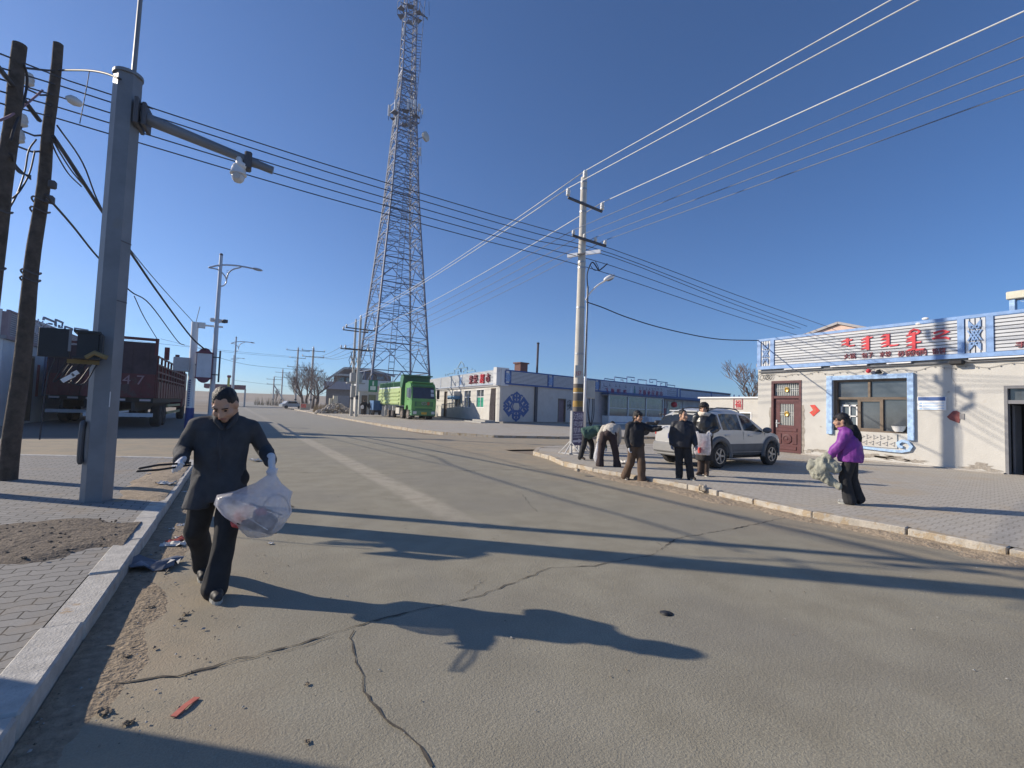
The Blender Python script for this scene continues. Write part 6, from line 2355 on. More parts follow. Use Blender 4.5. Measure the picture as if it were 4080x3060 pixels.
def patch(name, par, x0, x1, s0, s1, m, sd=-1, off=.006, nx_=8, ns=3, fx=None):
    vs, fs = [], []
    for i in range(nx_ + 1):
        for j in range(ns + 1):
            s_ = s0 + (s1 - s0) * j / ns
            a, c = (x0, x1) if fx is None else fx(s_)
            x = a + (c - a) * i / nx_
            p = cP(x, s_, sd)
            e = .01
            du, dv_ = cP(x + e, s_, sd) - cP(x - e, s_, sd), cP(x, min(s_ + e, 7), sd) - cP(x, s_ - e, sd)
            nn = du.cross(dv_).normalized() * (1 if sd < 0 else -1)
            vs.append(p + nn * off)
    for i in range(nx_):
        for j in range(ns):
            a = i * (ns + 1) + j
            q = (a, a + ns + 1, a + ns + 2, a + 1)
            fs.append(q if sd < 0 else q[::-1])
    return obj(name, MB().add(vs, fs), m, par, True, world=False)


fr_x = lambda s_: .98 - (s_ - 4) * .70
for sd in (-1, 1):
    patch('window', CA, 0, 0, 4.06, 4.9, M_carglass, sd, fx=lambda s_: (-.12, fr_x(s_)))
    patch('window', CA, -1.12, -.22, 4.06, 4.92, M_carglass, sd)
    patch('window', CA, 0, 0, 4.1, 4.9, M_carglass, sd, fx=lambda s_: (-1.86 + (s_ - 4) * .3, -1.2))
    patch('sill_cladding', CA, -.86, .86, .25, 2.15, M_clad, sd, .014)
    for x0, x1 in ((-2.12, -1.76), (1.76, 2.14)):
        patch('bumper_corner', CA, x0, x1, .2, 2.15, M_clad, sd, .016)
    for q, ax_ in enumerate(AX):                     # flared arch cladding
        mb = MB()
        vs = []
        n_ = 18
        for i in range(n_ + 1):
            a = PI * (-.12 + 1.24 * i / n_)
            for r_, o_ in ((.41, .02), (.43, .055), (.54, .045), (.56, .0)):
                x = ax_ + r_ * math.cos(a)
                z = ZW + r_ * math.sin(a)
                w = lerp_t(T_w, x)
                vs.append((x * K, sd * (w * 1.0 + o_) * K, max(z, .3) * K))
        fs = []
        for i in range(n_):
            for j in range(3):
                p_ = i * 4 + j
                fs.append((p_, p_ + 1, p_ + 5, p_ + 4) if sd > 0 else (p_, p_ + 4, p_ + 5, p_ + 1))
        obj('arch_cladding', mb.add(vs, fs), M_clad, CA, True, world=False)
        wheel(CA, Matrix.Translation((12.02, 8.80, .13)) @ Matrix.Rotation(rad(2.1), 4, 'Z') @ Vector((ax_ * K, sd * .80 * K, ZW * K * .985)), Matrix.Rotation(rad(2.1), 3, 'Z') @ Vector((0, sd, 0)), .345 * K, .22 * K, .225 * K)
    mb = MB()
    for x_ in (-.17, .98):                           # shut lines and handles
        mb.bar(cP(x_, 1.2, sd) + Vector((0, sd * .006, 0)), cP(x_, 4, sd) + Vector((0, sd * .004, 0)), .008, .008)
    obj('shut_line', mb, M_black, CA, world=False)
    for x_ in (-.95, .18):
        p = cP(x_, 3.35, sd)
        obj('handle', MB().box(p + Vector((0, sd * .015, 0)), (.2, .03, .045), None, .012), M_silver, CA, world=False)
    mp2 = cP(.86, 4.1, sd)
    obj('mirror', MB().ball(mp2 + Vector((.03, sd * .13, .06)), (.1, .12, .085), None, 12, 8), M_clad, CA, True, world=False)
    obj('roof_rail', MB().tube([cP(x_, 6.2, sd) + Vector((0, 0, .05 if -1.4 < x_ < .1 else 0)) for x_ in (-1.55, -1.4, -.9, -.3, .05, .2)], .018, 6), M_clad, CA, world=False)
    obj('tail_light', patch('tail_light', None, -2.13, -1.93, 3.05, 3.98, M_tail, sd, .012).data, M_tail, CA, world=False)
    patch('headlight', CA, 1.86, 2.11, 3.2, 3.98, M_lens, sd, .01)
for o in [o for o in bpy.data.objects if o.name.startswith('tail_light') and o.parent is None]:
    bpy.data.objects.remove(o)


def across(name, x0, x1, s0, m, off=.008):
    """panel that runs from side to side: windscreen and rear window"""
    vs, fs = [], []
    n_ = 10
    for i in range(7):
        x = x0 + (x1 - x0) * i / 6
        e = .01
        for j in range(n_ + 1):
            t = -1 + 2 * j / n_
            s_ = 7 - (7 - s0) * abs(t)
            p = cP(x, s_, -1 if t < 0 else 1)
            if abs(t) < .4:
                p.y = cP(x, 7 - (7 - s0) * .4, -1).y * (-t / .4) * -1 if False else t * abs(cP(x, s0, -1).y)
            p.y = t * abs(cP(x, s0, -1).y)
            d = (cP(x + e, 7) - cP(x - e, 7)).normalized()
            nn = Vector((-d.z, 0, d.x))
            vs.append(p + nn * off)
    for i in range(6):
        for j in range(n_):
            a = i * (n_ + 1) + j
            fs.append((a, a + n_ + 1, a + n_ + 2, a + 1)[::-1])
    obj(name, MB().add(vs, fs), m, CA, True, world=False)


across('windscreen', .33, 1.0, 5.5, M_carglass)
across('rear_window', -1.99, -1.76, 4.95, M_carglass, .02)
obj('sunroof', MB().box((-.5 * K, 0, 1.715 * K), (.8, .6, .02), None, .008), M_carglass, CA, world=False)
mb = MB()
mb.box((-2.17 * K, 0, .53 * K), (.13, 1.5 * K, .27), None, .04)
mb.box((-2.1 * K, 0, .36 * K), (.14, 1.3 * K, .12), None, .03)
obj('bumper', mb, mat('bumper_grey', (.26, .26, .255), .55, var=.1), CA, world=False)
obj('bumper', MB().box((2.13 * K, 0, .5 * K), (.14, 1.35 * K, .3), None, .05), M_clad, CA, world=False)
obj('exhaust', MB().tube([(-2.26 * K, -.5 * K, .31 * K), (-1.9 * K, -.5 * K, .33 * K)], .045, 10), M_steel, CA, world=False)
obj('number_plate', MB().box((-2.155 * K, 0, .86 * K), (.02, .42, .13)), mat('plate_blue', (.04, .08, .3), .4), CA, world=False)
obj('rear_wiper', MB().bar((-2.02 * K, .05, 1.13 * K), (-1.92 * K, -.35, 1.3 * K), .015), M_black, CA, world=False)
obj('spoiler', MB().box((-1.72 * K, 0, 1.60 * K), (.16, .9, .035), Matrix.Rotation(rad(4), 3, 'Y'), .012), M_silver, CA, world=False)
obj('underbody', MB().box((0, 0, .33 * K), (3.6, 1.3, .14), None, .03), M_black, CA, world=False)

# ---------------------------------------------------------------- green eight-wheel tipper
M_green = mat('truck_green', (.13, .34, .10), .4, var=.1, scale=1.5, rgb2=(.20, .28, .14), thr=.6)
M_green2 = mat('truck_green_pale', (.37, .47, .20), .5, var=.14, scale=1.2, rgb2=(.42, .44, .26), thr=.62)
M_green3 = mat('truck_green_deep', (.04, .16, .08), .5, var=.12)
M_chas = mat('chassis', (.05, .05, .05), .7, var=.3)
GT = thing('dump_truck', 'green eight-wheeled dump truck facing the camera beside the corner shop', 'truck', (14.35, 45, .12))
x0, x1, yf, zg = 13.22, 15.52, 40.75, .13
mb = MB()
prof_ = [(0, .95), (.0, 1.75), (.06, 2.0), (.32, 3.05), (.55, 3.34), (.9, 3.42), (1.95, 3.42), (2.05, 3.3), (2.05, .98), (1.75, .98), (1.62, 1.3), (1.3, 1.42), (.98, 1.3), (.82, .95)]
mb.prism([(p[0], p[1]) for p in prof_], (x0, yf, zg), (0, 1, 0), (0, 0, 1), x1 - x0)
cabo = obj('cab', mb, M_green, GT)
obj('roof_cap', MB().box(((x0 + x1) / 2, yf + 1.2, zg + 3.46), (x1 - x0 - .2, 1.5, .14), None, .06), M_green, GT)
mb = MB()
mb.add([(x0 + .12, yf + .075 - .02, zg + 2.0), (x1 - .12, yf + .075 - .02, zg + 2.0), (x1 - .16, yf + .325 - .02, zg + 3.02), (x0 + .16, yf + .325 - .02, zg + 3.02)], [(0, 1, 2, 3)])
wsn = obj('windscreen', mb, mat('truck_glass', (.03, .035, .055), .08, var=.3, spec=.6), cabo)
R3 = Matrix.Rotation(rad(-13.5), 3, 'X')
for u in range(4):
    ch = '上汽红岩'[u]
    text(ch, 'cab_lettering', M_white, cabo, (14.05 + u * .2, yf + .285, zg + 2.88), (1, 0, 0), .15, .14, .004, up=(0, .24, .97))
mb = MB()
mb.box(((x1 - .35), yf + .09, zg + 2.35), (.3, .01, .28), R3)
mb.box(((x1 - .35), yf + .17, zg + 2.7), (.28, .01, .25), R3)
obj('windscreen_paper', mb, mat('paper_blue', (.45, .52, .6), .6), cabo)
mb = MB()
mb.bx(x0 + .3, x1 - .3, yf - .03, yf + .01, zg + 1.28, zg + 1.72)
mb.bx(x0 + .35, x1 - .35, yf - .02, yf + .01, zg + .98, zg + 1.12)
obj('grille', mb, M_green3, cabo)
mb = MB()
for z_ in (1.34, 1.45, 1.56, 1.67):
    mb.bx(x0 + .45, x1 - .45, yf - .05, yf - .03, zg + z_ - .025, zg + z_ + .02)
obj('grille_bars', mb, M_green, cabo)
mb = MB()
cx_ = (x0 + x1) / 2
mb.tube([(cx_ + .26 * math.cos(a), yf - .06, zg + 1.56 + .12 * math.sin(a)) for a in [i * 2 * PI / 20 for i in range(21)]], .018, 5)
mb.tube([(cx_ - .17, yf - .06, zg + 1.49), (cx_ - .08, yf - .06, zg + 1.63), (cx_ - .0, yf - .06, zg + 1.49), (cx_ + .09, yf - .06, zg + 1.63), (cx_ + .17, yf - .06, zg + 1.49)], .02, 5)
obj('emblem', mb, M_steel, cabo)
mb = MB()
mb.bx(cx_ + .3, cx_ + .5, yf - .055, yf - .04, zg + 1.42, zg + 1.7)
obj('orange_plate', mb, mat('plate_orange', (.45, .12, .05), .5), cabo)
mb = MB()
mb.bx(x0 + .02, x1 - .02, yf - .12, yf + .5, zg + .45, zg + .95, .06)
obj('bumper', mb, mat('bumper_green', (.10, .24, .12), .5, var=.15), cabo)
mb = MB()
mb.bx(x0 + .9, x1 - .9, yf - .14, yf - .12, zg + .58, zg + .78)
obj('number_plate', mb, mat('plate_yellow', (.6, .38, .04), .5), cabo)
for xx in (x0 + .3, x1 - .3):
    obj('headlight', MB().bx(xx - .16, xx + .16, yf - .14, yf - .1, zg + .6, zg + .85, .02), M_lens, cabo)
for sd, xx in ((-1, x0), (1, x1)):
    mb = MB()
    mb.add([(xx + sd * .008, yf + .42, zg + 2.1), (xx + sd * .008, yf + 1.5, zg + 2.1), (xx + sd * .008, yf + 1.5, zg + 2.95), (xx + sd * .008, yf + .55, zg + 2.95)], [(0, 1, 2, 3) if sd > 0 else (3, 2, 1, 0)])
    obj('side_window', mb, M_carglass, cabo)
    mb = MB()
    mb.bx(xx + sd * .05, xx + sd * .32, yf + .0, yf + .1, zg + 2.0, zg + 2.85, .04)
    mb.tube([(xx, yf + .25, zg + 3.0), (xx + sd * .2, yf + .05, zg + 2.95)], .03, 5)
    mb.tube([(xx, yf + .15, zg + 1.95), (xx + sd * .2, yf + .05, zg + 1.9)], .03, 5)
    obj('mirror', mb, M_black if sd > 0 else mat('mirror_grey', (.4, .42, .42), .3), cabo)
    mb = MB()
    for z_ in (.35, .7):
        mb.bx(xx - sd * .25, xx + sd * .02, yf + .15, yf + .8, zg + z_, zg + z_ + .06)
    obj('step', mb, M_chas, cabo)
    mb = MB()                                         # door edge lines
    for yy in (yf + .35, yf + 1.62):
        mb.bx(xx + sd * .0, xx + sd * .01, yy, yy + .03, zg + 1.4, zg + 3.0)
    mb.bx(xx, xx + sd * .012, yf + .95, yf + 1.2, zg + 1.85, zg + 1.92)
    obj('shut_line', mb, M_chas, cabo)
obj('visor', MB().bx(x0 + .1, x1 - .1, yf + .18, yf + .4, zg + 3.06, zg + 3.16, .02), M_green3, cabo)
# body
bx0, bx1, by0, by1 = 13.02, 15.72, 43.15, 51.2
mb = MB()
mb.bx(bx0, bx1, by0, by0 + .12, zg + 1.45, zg + 4.2)
mb.bx(bx0 - .08, bx1 + .08, by0 - .5, by0, zg + 4.08, zg + 4.2)
mb.bx(bx0, bx1, by0 + .12, by1, zg + 1.35, zg + 1.5)
mb.prism([(0, 0), (.55, 0), (.55, 1.0), (.2, 1.25), (-.5, 1.25), (-.5, 1.1)], (bx0 - .02, by0, zg + 2.95), (0, 1, 0), (0, 0, 1), .1)
obj('headboard', mb, M_green3, GT)
for sd, xx in ((-1, bx0), (1, bx1)):
    mb = MB()
    mb.bx(xx - .04, xx + .04, by0 + .12, by1, zg + 1.4, zg + 2.95)
    for z_ in (1.42, 1.78, 2.12, 2.46):
        mb.prism([(0, 0), (sd * .07, .05), (sd * .07, .17), (0, .24)][::sd], (xx + sd * .04, by1, zg + z_), (1, 0, 0), (0, 0, 1), by1 - by0 - .6)
    for yy in (by1 - .1, by0 + .2):
        mb.bx(xx - .07 * 1, xx + .07, yy - .12, yy + .12, zg + 1.3, zg + 3.0)
    sdo = obj('side_panel', mb, M_green2, GT)
    mb = MB()
    mb.bx(xx - .05, xx + .05, by0 + .5, by1, zg + 2.95, zg + 3.08)
    obj('writing_strip', mb, mat('strip_pale', (.48, .56, .58), .6, var=.3, scale=8, rgb2=(.2, .25, .35), thr=.6), sdo)
    mb = MB()
    for i in range(34):
        yy = by0 + .65 + i * (by1 - by0 - .75) / 33
        mb.bx(xx - .025, xx + .025, yy - .025, yy + .025, zg + 3.08, zg + 3.5)
    mb.bx(xx - .035, xx + .035, by0 + .5, by1, zg + 3.5, zg + 3.57)
    for yy in (by0 + 2.6, by0 + 5.2):
        mb.bx(xx - .05, xx + .05, yy - .06, yy + .06, zg + 3.08, zg + 3.62)
    obj('stake_rail', mb, M_green3, GT)
obj('tailgate', MB().bx(bx0, bx1, by1, by1 + .12, zg + 1.4, zg + 3.4), M_green2, GT)
mb = MB()
for xx in (14.0, 14.75):
    mb.bx(xx - .06, xx + .06, yf + .4, by1 - .2, zg + .85, zg + 1.2)
mb.bx(13.7, 15.05, 42.9, 43.1, zg + .8, zg + 2.2)
obj('chassis', mb, M_chas, GT)
obj('fuel_tank', MB().bx(13.25, 13.75, 44.5, 45.7, zg + .5, zg + 1.1, .04), mat('tank_pale', (.55, .53, .47), .5, var=.15), GT)
M_hub = mat('dusty_hub', (.34, .29, .25), .8, var=.3, scale=9)
for yy in (41.85, 43.75, 46.9, 48.35):
    for sd, xx in ((-1, 13.42), (1, 15.3)):
        wheel(GT, (xx, yy, zg + .53), (sd, 0, 0), .53, .36, .32, 8, M_hub, .2 if yy < 45 else -.25)
for yy in (46.3, 47.62, 49.0):
    obj('mudguard', MB().bx(13.1, 13.5, yy - .05, yy + .05, zg + .8, zg + 1.25), M_white, GT)
mb = MB()
mb.bx(13.15, 13.2, 49.3, 49.35, zg + .2, zg + 1.1)
mb.bx(13.05, 13.5, 50.0, 50.05, zg + .15, zg + 1.15)
obj('mudguard', mb, M_white, GT)

# ---------------------------------------------------------------- two red lorries in the shaded yard
M_rt = mat('lorry_red', (.115, .022, .028), .5, var=.25, scale=2, rgb2=(.09, .05, .05), thr=.55)
M_tarp = mat('lorry_tarp', (.06, .04, .05), .8, var=.3, scale=2)


def lorry(xa, xb, ya, yb, lab):
    t = thing('red_lorry', lab, 'truck', ((xa + xb) / 2, ya, 0), 0, 'red lorries parked in the yard')
    mb = MB()
    mb.bx(xa, xb, ya, ya + .1, 1.42, 2.5)
    for k in range(6):
        xx = xa + .1 + k * (xb - xa - .2) / 5
        mb.bx(xx - .04, xx + .04, ya - .05, ya, 1.42, 2.5)
    obj('tailgate', mb, M_rt, t)
    mb = MB()
    mb.bx(xa + .03, xb - .03, ya + .02, ya + .3, 2.5, 3.95)
    for k in range(4):
        xx = xa + .35 + k * (xb - xa - .7) / 3
        mb.bx(xx - .05, xx + .05, ya - .02, ya + .02, 2.5, 3.95)
    obj('rear_sheet', mb, M_tarp, t)
    mb = MB()
    mb.bx(xa, xb, ya + .05, ya + .15, 4.05, 4.17)
    mb.bx(xb - .12, xb, ya, ya + .12, 3.4, 4.17)
    mb.bx(xa, xa + .12, ya, ya + .12, 3.4, 4.17)
    obj('rear_frame', mb, M_rt, t)
    for sd, xx in ((1, xb), (-1, xa)):
        mb = MB()
        mb.bx(xx - .05, xx + .05, ya + .1, yb, 1.42, 2.2)
        for k in range(14):
            yy = ya + .3 + k * (yb - ya - .5) / 13
            mb.bx(xx + sd * .05 - .03, xx + sd * .05 + .03, yy - .05, yy + .05, 1.42, 2.2)
        obj('side_board', mb, M_rt, t)
        mb = MB()
        for z_ in (2.32, 2.62, 2.95, 3.32):
            mb.bx(xx - .03, xx + .03, ya + .1, yb, z_, z_ + .07)
        for k in range(11):
            yy = ya + .2 + k * (yb - ya - .3) / 10
            mb.bx(xx - .04, xx + .04, yy - .04, yy + .04, 2.2, 3.4)
        for yy in (ya + 3, ya + 7.6):
            mb.bx(xx - .1, xx + .1, yy - .1, yy + .1, 3.4, 4.05)
        obj('stake_rail', mb, M_rt, t)
    mb = MB()
    mb.bx(xa + .1, xb - .1, ya + .3, yb, 1.2, 1.42)
    for xx in ((xa + xb) / 2 - .45, (xa + xb) / 2 + .45):
        mb.bx(xx - .06, xx + .06, ya + .2, yb + 2, .8, 1.2)
    obj('chassis', mb, M_chas, t)
    mb = MB()
    mb.bx(xa + .05, xb - .05, ya + .05, ya + .2, .55, .72)
    obj('rear_bar', mb, mat('bar_white', (.5, .5, .52), .5), t)
    mb = MB()
    for xx in (xa + .35, (xa + xb) / 2, xb - .35):
        mb.bx(xx - .2, xx + .2, ya - .02, ya + .02, 1.27, 1.36)
    obj('tail_strip', mb, mat('strip_white', (.5, .45, .45), .5), t)
    obj('load', MB().bx(xa + .1, xb - .1, ya + .4, yb - .1, 1.5, 3.1, .1), M_tarp, t)
    obj('cab', MB().bx(xa + .05, xb - .05, yb + .4, yb + 2.4, .8, 3.3, .1), M_rt, t)
    for yy in (ya + 2.6, ya + 4.0, yb + 1.2):
        for sd, xx in ((1, xb - .22), (-1, xa + .22)):
            wheel(t, (xx, yy, .52), (sd, 0, 0), .52, .4, .3, 6, M_chas)
    mb = MB()
    for z_ in (.55, .95):
        mb.bx(xb - .12, xb - .05, ya + 5.2, yb - 1, z_, z_ + .14)
    obj('side_guard', mb, mat('guard_yellow', (.30, .30, .16), .6), t)
    return t


la = lorry(-5.9, -3.38, 27.0, 39.5, 'red stake-sided lorry with tall sheeted rear, seen right of the steel pole')
text('A24 7', 'tail_lettering', mat('paint_dull', (.35, .22, .24), .7), la, (-4.55, 26.93, 2.22), (1, 0, 0), 1.5, .42, .015)
lorry(-8.3, -6.2, 31.5, 41, 'second red lorry further back, left of the steel pole')

# blue three-wheeled cart beyond the walkers
bc = thing('blue_cart', 'blue tipping cart parked behind the two distant walkers', 'cart', (12.7, 50.6, .3))
A, Bq = PY(1487, 1640, 50.5), PY(1522, 1597, 50.5)
mb = MB()
mb.bx(A.x, Bq.x, 50.4, 52.2, .85, Bq.z)
for k in range(5):
    xx = A.x + k * (Bq.x - A.x) / 4
    mb.bx(xx - .02, xx + .02, 50.36, 50.4, .85, Bq.z + .05)
obj('bed', mb, mat('cart_blue', (.06, .16, .34), .6, var=.25, scale=4), bc)
for sd, xx in ((-1, A.x + .1), (1, Bq.x - .1)):
    wheel(bc, (xx, 50.9, .65), (sd, 0, 0), .32, .18, .18, 6, M_chas)
obj('chassis', MB().bx(A.x + .15, Bq.x - .15, 50.5, 52, .6, .85), M_chas, bc)

# motorcycle behind the pointing walker
mo = PR(2612, 1712, 29)
mo.z = .2
mt = thing('motorcycle', 'dark motorcycle with upright handlebars parked in front of the supermarket', 'motorcycle', mo)
dx_ = Vector((.82, -.57, 0))
for s_ in (-.62, .62):
    x_, y_ = dx_, Vector((0, 0, 1))
    wheel(mt, mo + dx_ * s_ + Vector((0, 0, .3)), Vector((.57, .82, 0)), .3, .1, .2, 6, M_chas)
mb = MB()
mb.limb([mo + dx_ * -.5 + Vector((0, 0, .72)), mo + dx_ * .05 + Vector((0, 0, .72))], [.09, .1])
mb.limb([mo + dx_ * .05 + Vector((0, 0, .78)), mo + dx_ * .35 + Vector((0, 0, .82))], [.14, .1])
mb.box(mo + Vector((0, 0, .42)), (.4, .25, .35), Matrix.Rotation(rad(-35), 3, 'Z'), .05)
obj('frame', mb, mat('bike_black', (.04, .04, .045), .4), mt, True)
mb = MB()
mb.tube([mo + dx_ * .6 + Vector((0, 0, .3)), mo + dx_ * .42 + Vector((0, 0, 1.0))], .03, 6)
sdv = Vector((.57, .82, 0))
mb.tube([mo + dx_ * .3 - sdv * .36 + Vector((0, 0, 1.08)), mo + dx_ * .42 - sdv * .2 + Vector((0, 0, 1.0)), mo + dx_ * .42 + sdv * .2 + Vector((0, 0, 1.0)), mo + dx_ * .3 + sdv * .36 + Vector((0, 0, 1.08))], .018, 6)
for s_ in (-1, 1):
    mb.tube([mo + dx_ * .4 + sdv * .25 * s_ + Vector((0, 0, 1.02)), mo + dx_ * .36 + sdv * .36 * s_ + Vector((0, 0, 1.25))], .01, 5)
    mb.ball(mo + dx_ * .36 + sdv * .38 * s_ + Vector((0, 0, 1.28)), (.07, .07, .05), None, 8, 6)
obj('handlebar', mb, M_iron, mt)
obj('headlight', MB().ball(mo + dx_ * .5 + Vector((0, 0, .9)), .1, None, 10, 8), M_lens, mt, True)
# appliances and boxes by the supermarket front
wb_ = FS.P(zx(1110, 1050, 1.6)[0], 1.6, .3)
b_ = thing('white_cabinet', 'tall pale cabinet standing in front of the supermarket beside the motorcycle', 'cabinet', wb_)
s_ = zx(1110, 1050, 1.6)[0]
obj('case', FS.box(MB(), s_ - .35, s_ + .35, 1.3, 1.9, .3, zx(1110, 1005, 1.6)[1], .03), mat('cabinet_pale', (.55, .57, .62), .4), b_)
obj('door', FS.box(MB(), s_ - .31, s_ + .31, 1.9, 1.92, .4, zx(1110, 1005, 1.6)[1] - .06, .01), mat('cabinet_pale2', (.5, .53, .6), .35), b_)
# far car and barrier
D = 96
p = PR(1186, 1618, D)
fcx = thing('distant_car', 'small grey car parked under the bare trees far ahead', 'car', (p.x, p.y, .1))
prof_ = [(-1.9, .35), (-1.9, .8), (-1.4, .95), (-1.0, 1.4), (.6, 1.42), (1.1, .98), (1.9, .85), (1.9, .35)]
obj('body', MB().prism([(x, z) for x, z in prof_], (p.x - .8, p.y, .1), (.95, .3, 0), (0, 0, 1), -1.6), mat('car_grey', (.34, .36, .38), .3, .3), fcx)
for s_ in (-1.2, 1.2):
    obj('wheel', MB().lathe([(.3, -.1), (.3, .1)], (p.x - .8 + .95 * s_, p.y - .05 + .3 * s_, .4), (.3, -.95, 0), 12), M_tyre, fcx)
obj('window', MB().prism([(-.95, .98), (-.75, 1.34), (.55, 1.36), (.9, 1.0)], (p.x - .8, p.y - .02, .1), (.95, .3, 0), (0, 0, 1), .02), M_carglass, fcx)
D = 85
p0, p1 = PR(1196, 1625, D), PR(1237, 1608, D)
br_ = thing('roadside_barrier', 'low concrete block wall with red slogan patch by the far trees', 'wall', p0)
obj('wall', MB().bx(p0.x, p1.x, p0.y, p0.y + .4, -.05, p1.z), M_conc, br_)
obj('red_patch', MB().bx(p0.x + .1, p0.x + .9, p0.y - .02, p0.y, .5, p1.z - .1), mat('patch_red', (.55, .16, .14), .8, var=.3), br_)
# ================================================================ people
M_skin = mat('skin', (.52, .31, .21), .55, var=.1, scale=12)
M_hair = mat('hair_black', (.016, .014, .014), .5, var=.5, scale=40, bump=.6, bscale=90)
M_eye = mat('eye_dark', (.02, .015, .013), .4)
M_lip = mat('lip', (.33, .13, .11), .5)
M_glove = mat('glove_white', (.66, .66, .68), .9, var=.1, scale=20, bump=.3, bscale=120)
M_glove2 = mat('glove_grey', (.22, .23, .27), .9, var=.1)
M_shoe = mat('shoe_black', (.03, .03, .03), .6, var=.3)
M_sole = mat('shoe_sole', (.42, .42, .38), .8)


def hframe(face, roll=0.0):
    f = Vector(face).normalized()
    r = f.cross(Vector((0, 0, 1))).normalized()
    u = r.cross(f)
    M = Matrix((r, f, u)).transposed()
    return M @ Matrix.Rotation(roll, 3, 'Y')


def head(mb, c, M, s=1.0):
    q = lambda x, y, z: Vector(c) + M @ (Vector((x, y, z)) * s)
    E_ = lambda x, y, z, rx, ry, rz: mb.ball(q(x, y, z), (rx * s, ry * s, rz * s), M, 16, 11)
    E_(0, -.012, .03, .077, .096, .092)
    E_(0, .022, -.035, .064, .076, .082)
    mb.cap(q(0, .062, -.088), q(0, .066, -.092), .034 * s, .032 * s)
    mb.cap(q(0, .094, .008), q(0, .114, -.034), .011 * s, .017 * s, 8)
    mb.cap(q(-.018, .098, -.036), q(.018, .098, -.036), .011 * s, .011 * s, 8)
    mb.cap(q(-.046, .074, .026), q(.046, .074, .026), .017 * s, .017 * s, 8)
    for a in (-1, 1):
        E_(a * .04, .062, -.032, .03, .036, .034)
        mb.ball(q(a * .08, -.008, -.012), (.014 * s, .026 * s, .036 * s), M, 10, 7)
        mb.cap(q(a * .02, .03, -.09), q(a * .055, -.01, -.07), .028 * s, .026 * s, 8)
    mb.cap(q(-.02, .092, -.066), q(.02, .092, -.066), .012 * s, .012 * s, 8)


def face_marks(c, M, s=1.0):
    q = lambda x, y, z: Vector(c) + M @ (Vector((x, y, z)) * s)
    mb = MB()
    mb.cur = 1
    for a in (-1, 1):
        mb.ball(q(a * .033, .088, .003), (.011 * s, .008 * s, .005 * s), M, 10, 6)
        mb.tube([q(a * .054, .084, .024), q(a * .036, .096, .030), q(a * .014, .096, .026)], .0038 * s, 6)
    mb.cur = 2
    mb.tube([q(-.026, .094, -.066), q(0, .105, -.064), q(.026, .094, -.066)], .006 * s, 6)
    return mb


def hand_pts(w, d, pn, s=1.0, curl=1.0, side=1):
    """palm, four fingers and a thumb; d runs along the hand, pn out of the palm, side +1 puts the thumb on d x pn"""
    d = Vector(d).normalized()
    pn = (Vector(pn) - d * Vector(pn).dot(d)).normalized()
    x = d.cross(pn) * side
    mb = MB()
    w = Vector(w)
    for k in (-.026, 0, .026):
        mb.cap(w + x * k * .7 * s, w + d * .078 * s + x * k * s, .021 * s, .017 * s, 8)
    for k, (off, L) in enumerate(((.033, .068), (.011, .077), (-.011, .072), (-.032, .056))):
        p = w + d * .084 * s + x * off * s
        dd = d.copy()
        for j, fl in enumerate((.42, .34, .26)):
            a = curl * (.5 + .35 * j + .05 * k)
            dd = (d * math.cos(a * (j + 1) * .75) + pn * math.sin(a * (j + 1) * .75)).normalized()
            e = p + dd * L * fl * s
            mb.cap(p, e, (.0112 - .001 * j) * s, (.0105 - .001 * j) * s, 7)
            p = e
    t0 = w + d * .022 * s + x * .032 * s
    t1 = t0 + (d * .55 + x * .8 + pn * .25).normalized() * .036 * s
    t2 = t1 + (d * .9 + x * .25 + pn * .55).normalized() * .032 * s
    mb.cap(t0, t1, .016 * s, .013 * s, 8)
    mb.cap(t1, t2, .0125 * s, .0105 * s, 8)
    return mb


